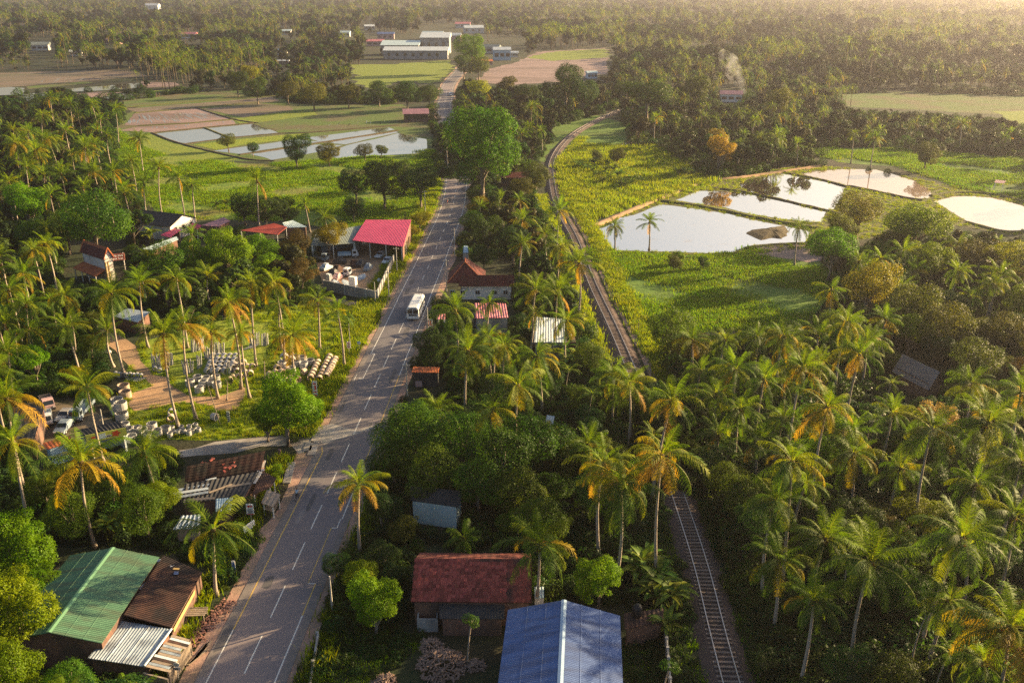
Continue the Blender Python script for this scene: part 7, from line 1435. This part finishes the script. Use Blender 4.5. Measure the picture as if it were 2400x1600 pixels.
for (x, z, w, h) in ((-.2, 1.42, .16, .1), (.02, 1.42, .16, .1), (.22, 1.42, .12, .1), (0, 1.28, .4, .08)): mb.pbox((x - w / 2, -.045, z), (w, 0, 0), (0, .012, 0), (0, 0, h))
mb.build('marking', DGREY, pl_, local=True)
# plank bench rack, planks and brick rubble by the lean-to
o = empty('plank_rack', G(462, 1450), .05, 'rack of old planks beside the rusty lean to', 'rack')
for k in range(5): mb = MB(); mb.pbox((-1.1, -.7 + .32 * k, .95), (2.2 + .1 * (k % 2), 0, 0), (0, .24, 0), (0, 0, .05)); mb.build('plank', TIMBER, o, local=True)
for s in (-1, 1):
    for t in (-.6, .7): mb = MB(); mb.tube([(s * .95, t, 0), (s * .95, t, .95)], .05, 5); mb.build('leg', TIMBER, o, local=True)
for k in range(6): p = G(436 + 4 * k, 1560 - 3 * k); mb = MB(); mb.pbox((0, 0, .05), (.3, .1, 0), (1.0, 2.6, 0), (0, 0, .07)); o = mb.build('loose_plank', TIMBER); o.location = p; o.rotation_euler.z = random.uniform(-.15, .15); tag(o, 'loose plank lying beside the board roofed shed', 'plank', 'loose planks')
rb = MB(); RUB = material('brick_rubble', (0.26, 0.12, 0.095), (0.36, 0.2, 0.16), 3.0, 0.9)
for k in range(420):
    t = random.random(); x = 440 + 95 * t + random.gauss(0, 9); y = 1510 - 100 * t + random.gauss(0, 9); p = G(x, y); s = random.uniform(.08, .2); rb.pbox((p.x, p.y, random.uniform(0, .12)), (s, random.uniform(-.1, .1), 0), (random.uniform(-.1, .1), s * .8, random.uniform(-.05, .05)), (0, 0, s * .6))
tag(rb.build('brick_rubble', RUB), 'heap of broken bricks between rusty lean to and road', 'rubble', kind='stuff')
# firewood heap in front of the blue hall
wb = MB(); wb.cur = 0; LOG = material('firewood', (0.17, 0.115, 0.095), (0.30, 0.21, 0.17), 3.0, 0.9, rand=0.2); LOGE = material('cut_wood', (0.42, 0.27, 0.16), (0.5, 0.33, 0.2), 3.0, 0.9)
for (cx_, cy_, n, sp_, hh) in ((1035, 1560, 420, 2.6, 1.3), (1010, 1515, 120, 1.3, .7), (900, 1598, 110, 1.2, .6), (1115, 1560, 90, 1.0, .5)):
    c0 = G(cx_, cy_)
    for k in range(n):
        a = random.uniform(0, 6.28); rr = sp_ * math.sqrt(random.random()); z = max(.05, hh * (1 - (rr / sp_) ** 1.5) * random.uniform(.6, 1.05)); q = c0 + Vector((rr * math.cos(a), rr * math.sin(a), z)); b = random.uniform(0, 3.14); d = Vector((math.cos(b), math.sin(b), random.uniform(-.4, .4))) * random.uniform(.18, .4); r_ = random.uniform(.04, .1)
        wb.cur = 0; wb.tube([q - d, q + d], r_, 6, cap=False)
        if k % 3 == 0: wb.cur = 1
        n0 = len(wb.v) - 12; wb.f += [tuple(range(n0, n0 + 6))[::-1], tuple(range(n0 + 6, n0 + 12))]; wb.mi += [wb.cur] * 2
tag(wb.build('firewood_heap', [LOG, LOGE]), 'jumbled heap of cut firewood left of the blue hall', 'firewood', kind='stuff')
block_wall('roadside_wall', 'low weathered wall right of the road at the bottom', [(745, 1500), (722, 1640)], 1.0, PLASTERG)
# mud island in the largest pond, smoke over the far house
mb = MB(); a = outline(C_((1472, 582), (1500, 552), (1600, 545), (1740, 524), (1765, 560), (1720, 618), (1640, 612), (1570, 628), (1510, 605)), 0.05, 1.0, .5, 9); c = sum(a, Vector()) / len(a)
b = [p.lerp(c, .3) + Vector((random.uniform(-.2, .2), random.uniform(-.2, .2), .45)) for p in a]; d = [p.lerp(c, .65) + Vector((0, 0, .75 + random.uniform(-.1, .1))) for p in a]; n = len(a)
mb.idx([Vector((p.x, p.y, 0)) for p in a] + b + d + [c + Vector((0, 0, .8))], [(i, (i + 1) % n, n + (i + 1) % n, n + i) for i in range(n)] + [(n + i, n + (i + 1) % n, 2 * n + (i + 1) % n, 2 * n + i) for i in range(n)] + [(2 * n + i, 2 * n + (i + 1) % n, 3 * n) for i in range(n)])
tag(mb.build('mud_island', BUNDD), 'dark mud island at the right end of the largest pond', 'island', kind='structure')

SMK = bpy.data.materials.new('smoke'); SMK.use_nodes = True; sn = SMK.node_tree
for n in list(sn.nodes):
    if n.type != 'OUTPUT_MATERIAL': sn.nodes.remove(n)
pv = sn.nodes.new('ShaderNodeVolumePrincipled'); pv.inputs['Color'].default_value = (.9, .9, .92, 1); tc = sn.nodes.new('ShaderNodeTexCoord'); nz = sn.nodes.new('ShaderNodeTexNoise'); nz.inputs['Scale'].default_value = 0.22; nz.inputs['Detail'].default_value = 4
mr = sn.nodes.new('ShaderNodeMapRange'); mr.inputs[1].default_value = .46; mr.inputs[2].default_value = .75; mr.inputs[3].default_value = 0; mr.inputs[4].default_value = .11
sn.links.new(tc.outputs['Object'], nz.inputs['Vector']); sn.links.new(nz.outputs[0], mr.inputs[0]); sn.links.new(mr.outputs[0], pv.inputs['Density']); sn.links.new(pv.outputs[0], sn.nodes['Material Output'].inputs['Volume'])
p = G(1745, 236); mb = MB(); mb.tube([(p.x, p.y, 2), (p.x - 2, p.y, 7), (p.x - 6, p.y, 14), (p.x - 11, p.y + 2, 22), (p.x - 16, p.y + 3, 28)], [1.0, 3.0, 5.0, 6.0, 2.0], 10)
tag(mb.build('smoke', SMK, smooth=True), 'thin white smoke drifting up beside the white house', 'smoke', kind='stuff')
# ------------------------------------------------------------------ haze: one closed box of even air round the whole place
hz = MB(); hz.pbox((-4200, -300, -1.0), (8400, 0, 0), (0, 6000, 0), (0, 0, 70))
HM = bpy.data.materials.new('haze'); HM.use_nodes = True; hn = HM.node_tree
for n in list(hn.nodes):
    if n.type != 'OUTPUT_MATERIAL': hn.nodes.remove(n)
pv = hn.nodes.new('ShaderNodeVolumePrincipled'); pv.inputs['Color'].default_value = (0.92, 0.88, 1.0, 1); pv.inputs['Density'].default_value = 0.00011; pv.inputs['Anisotropy'].default_value = 0.62
hn.links.new(pv.outputs[0], hn.nodes['Material Output'].inputs['Volume'])
tag(hz.build('haze', HM), 'thin golden evening haze over the whole valley', 'haze', kind='stuff')
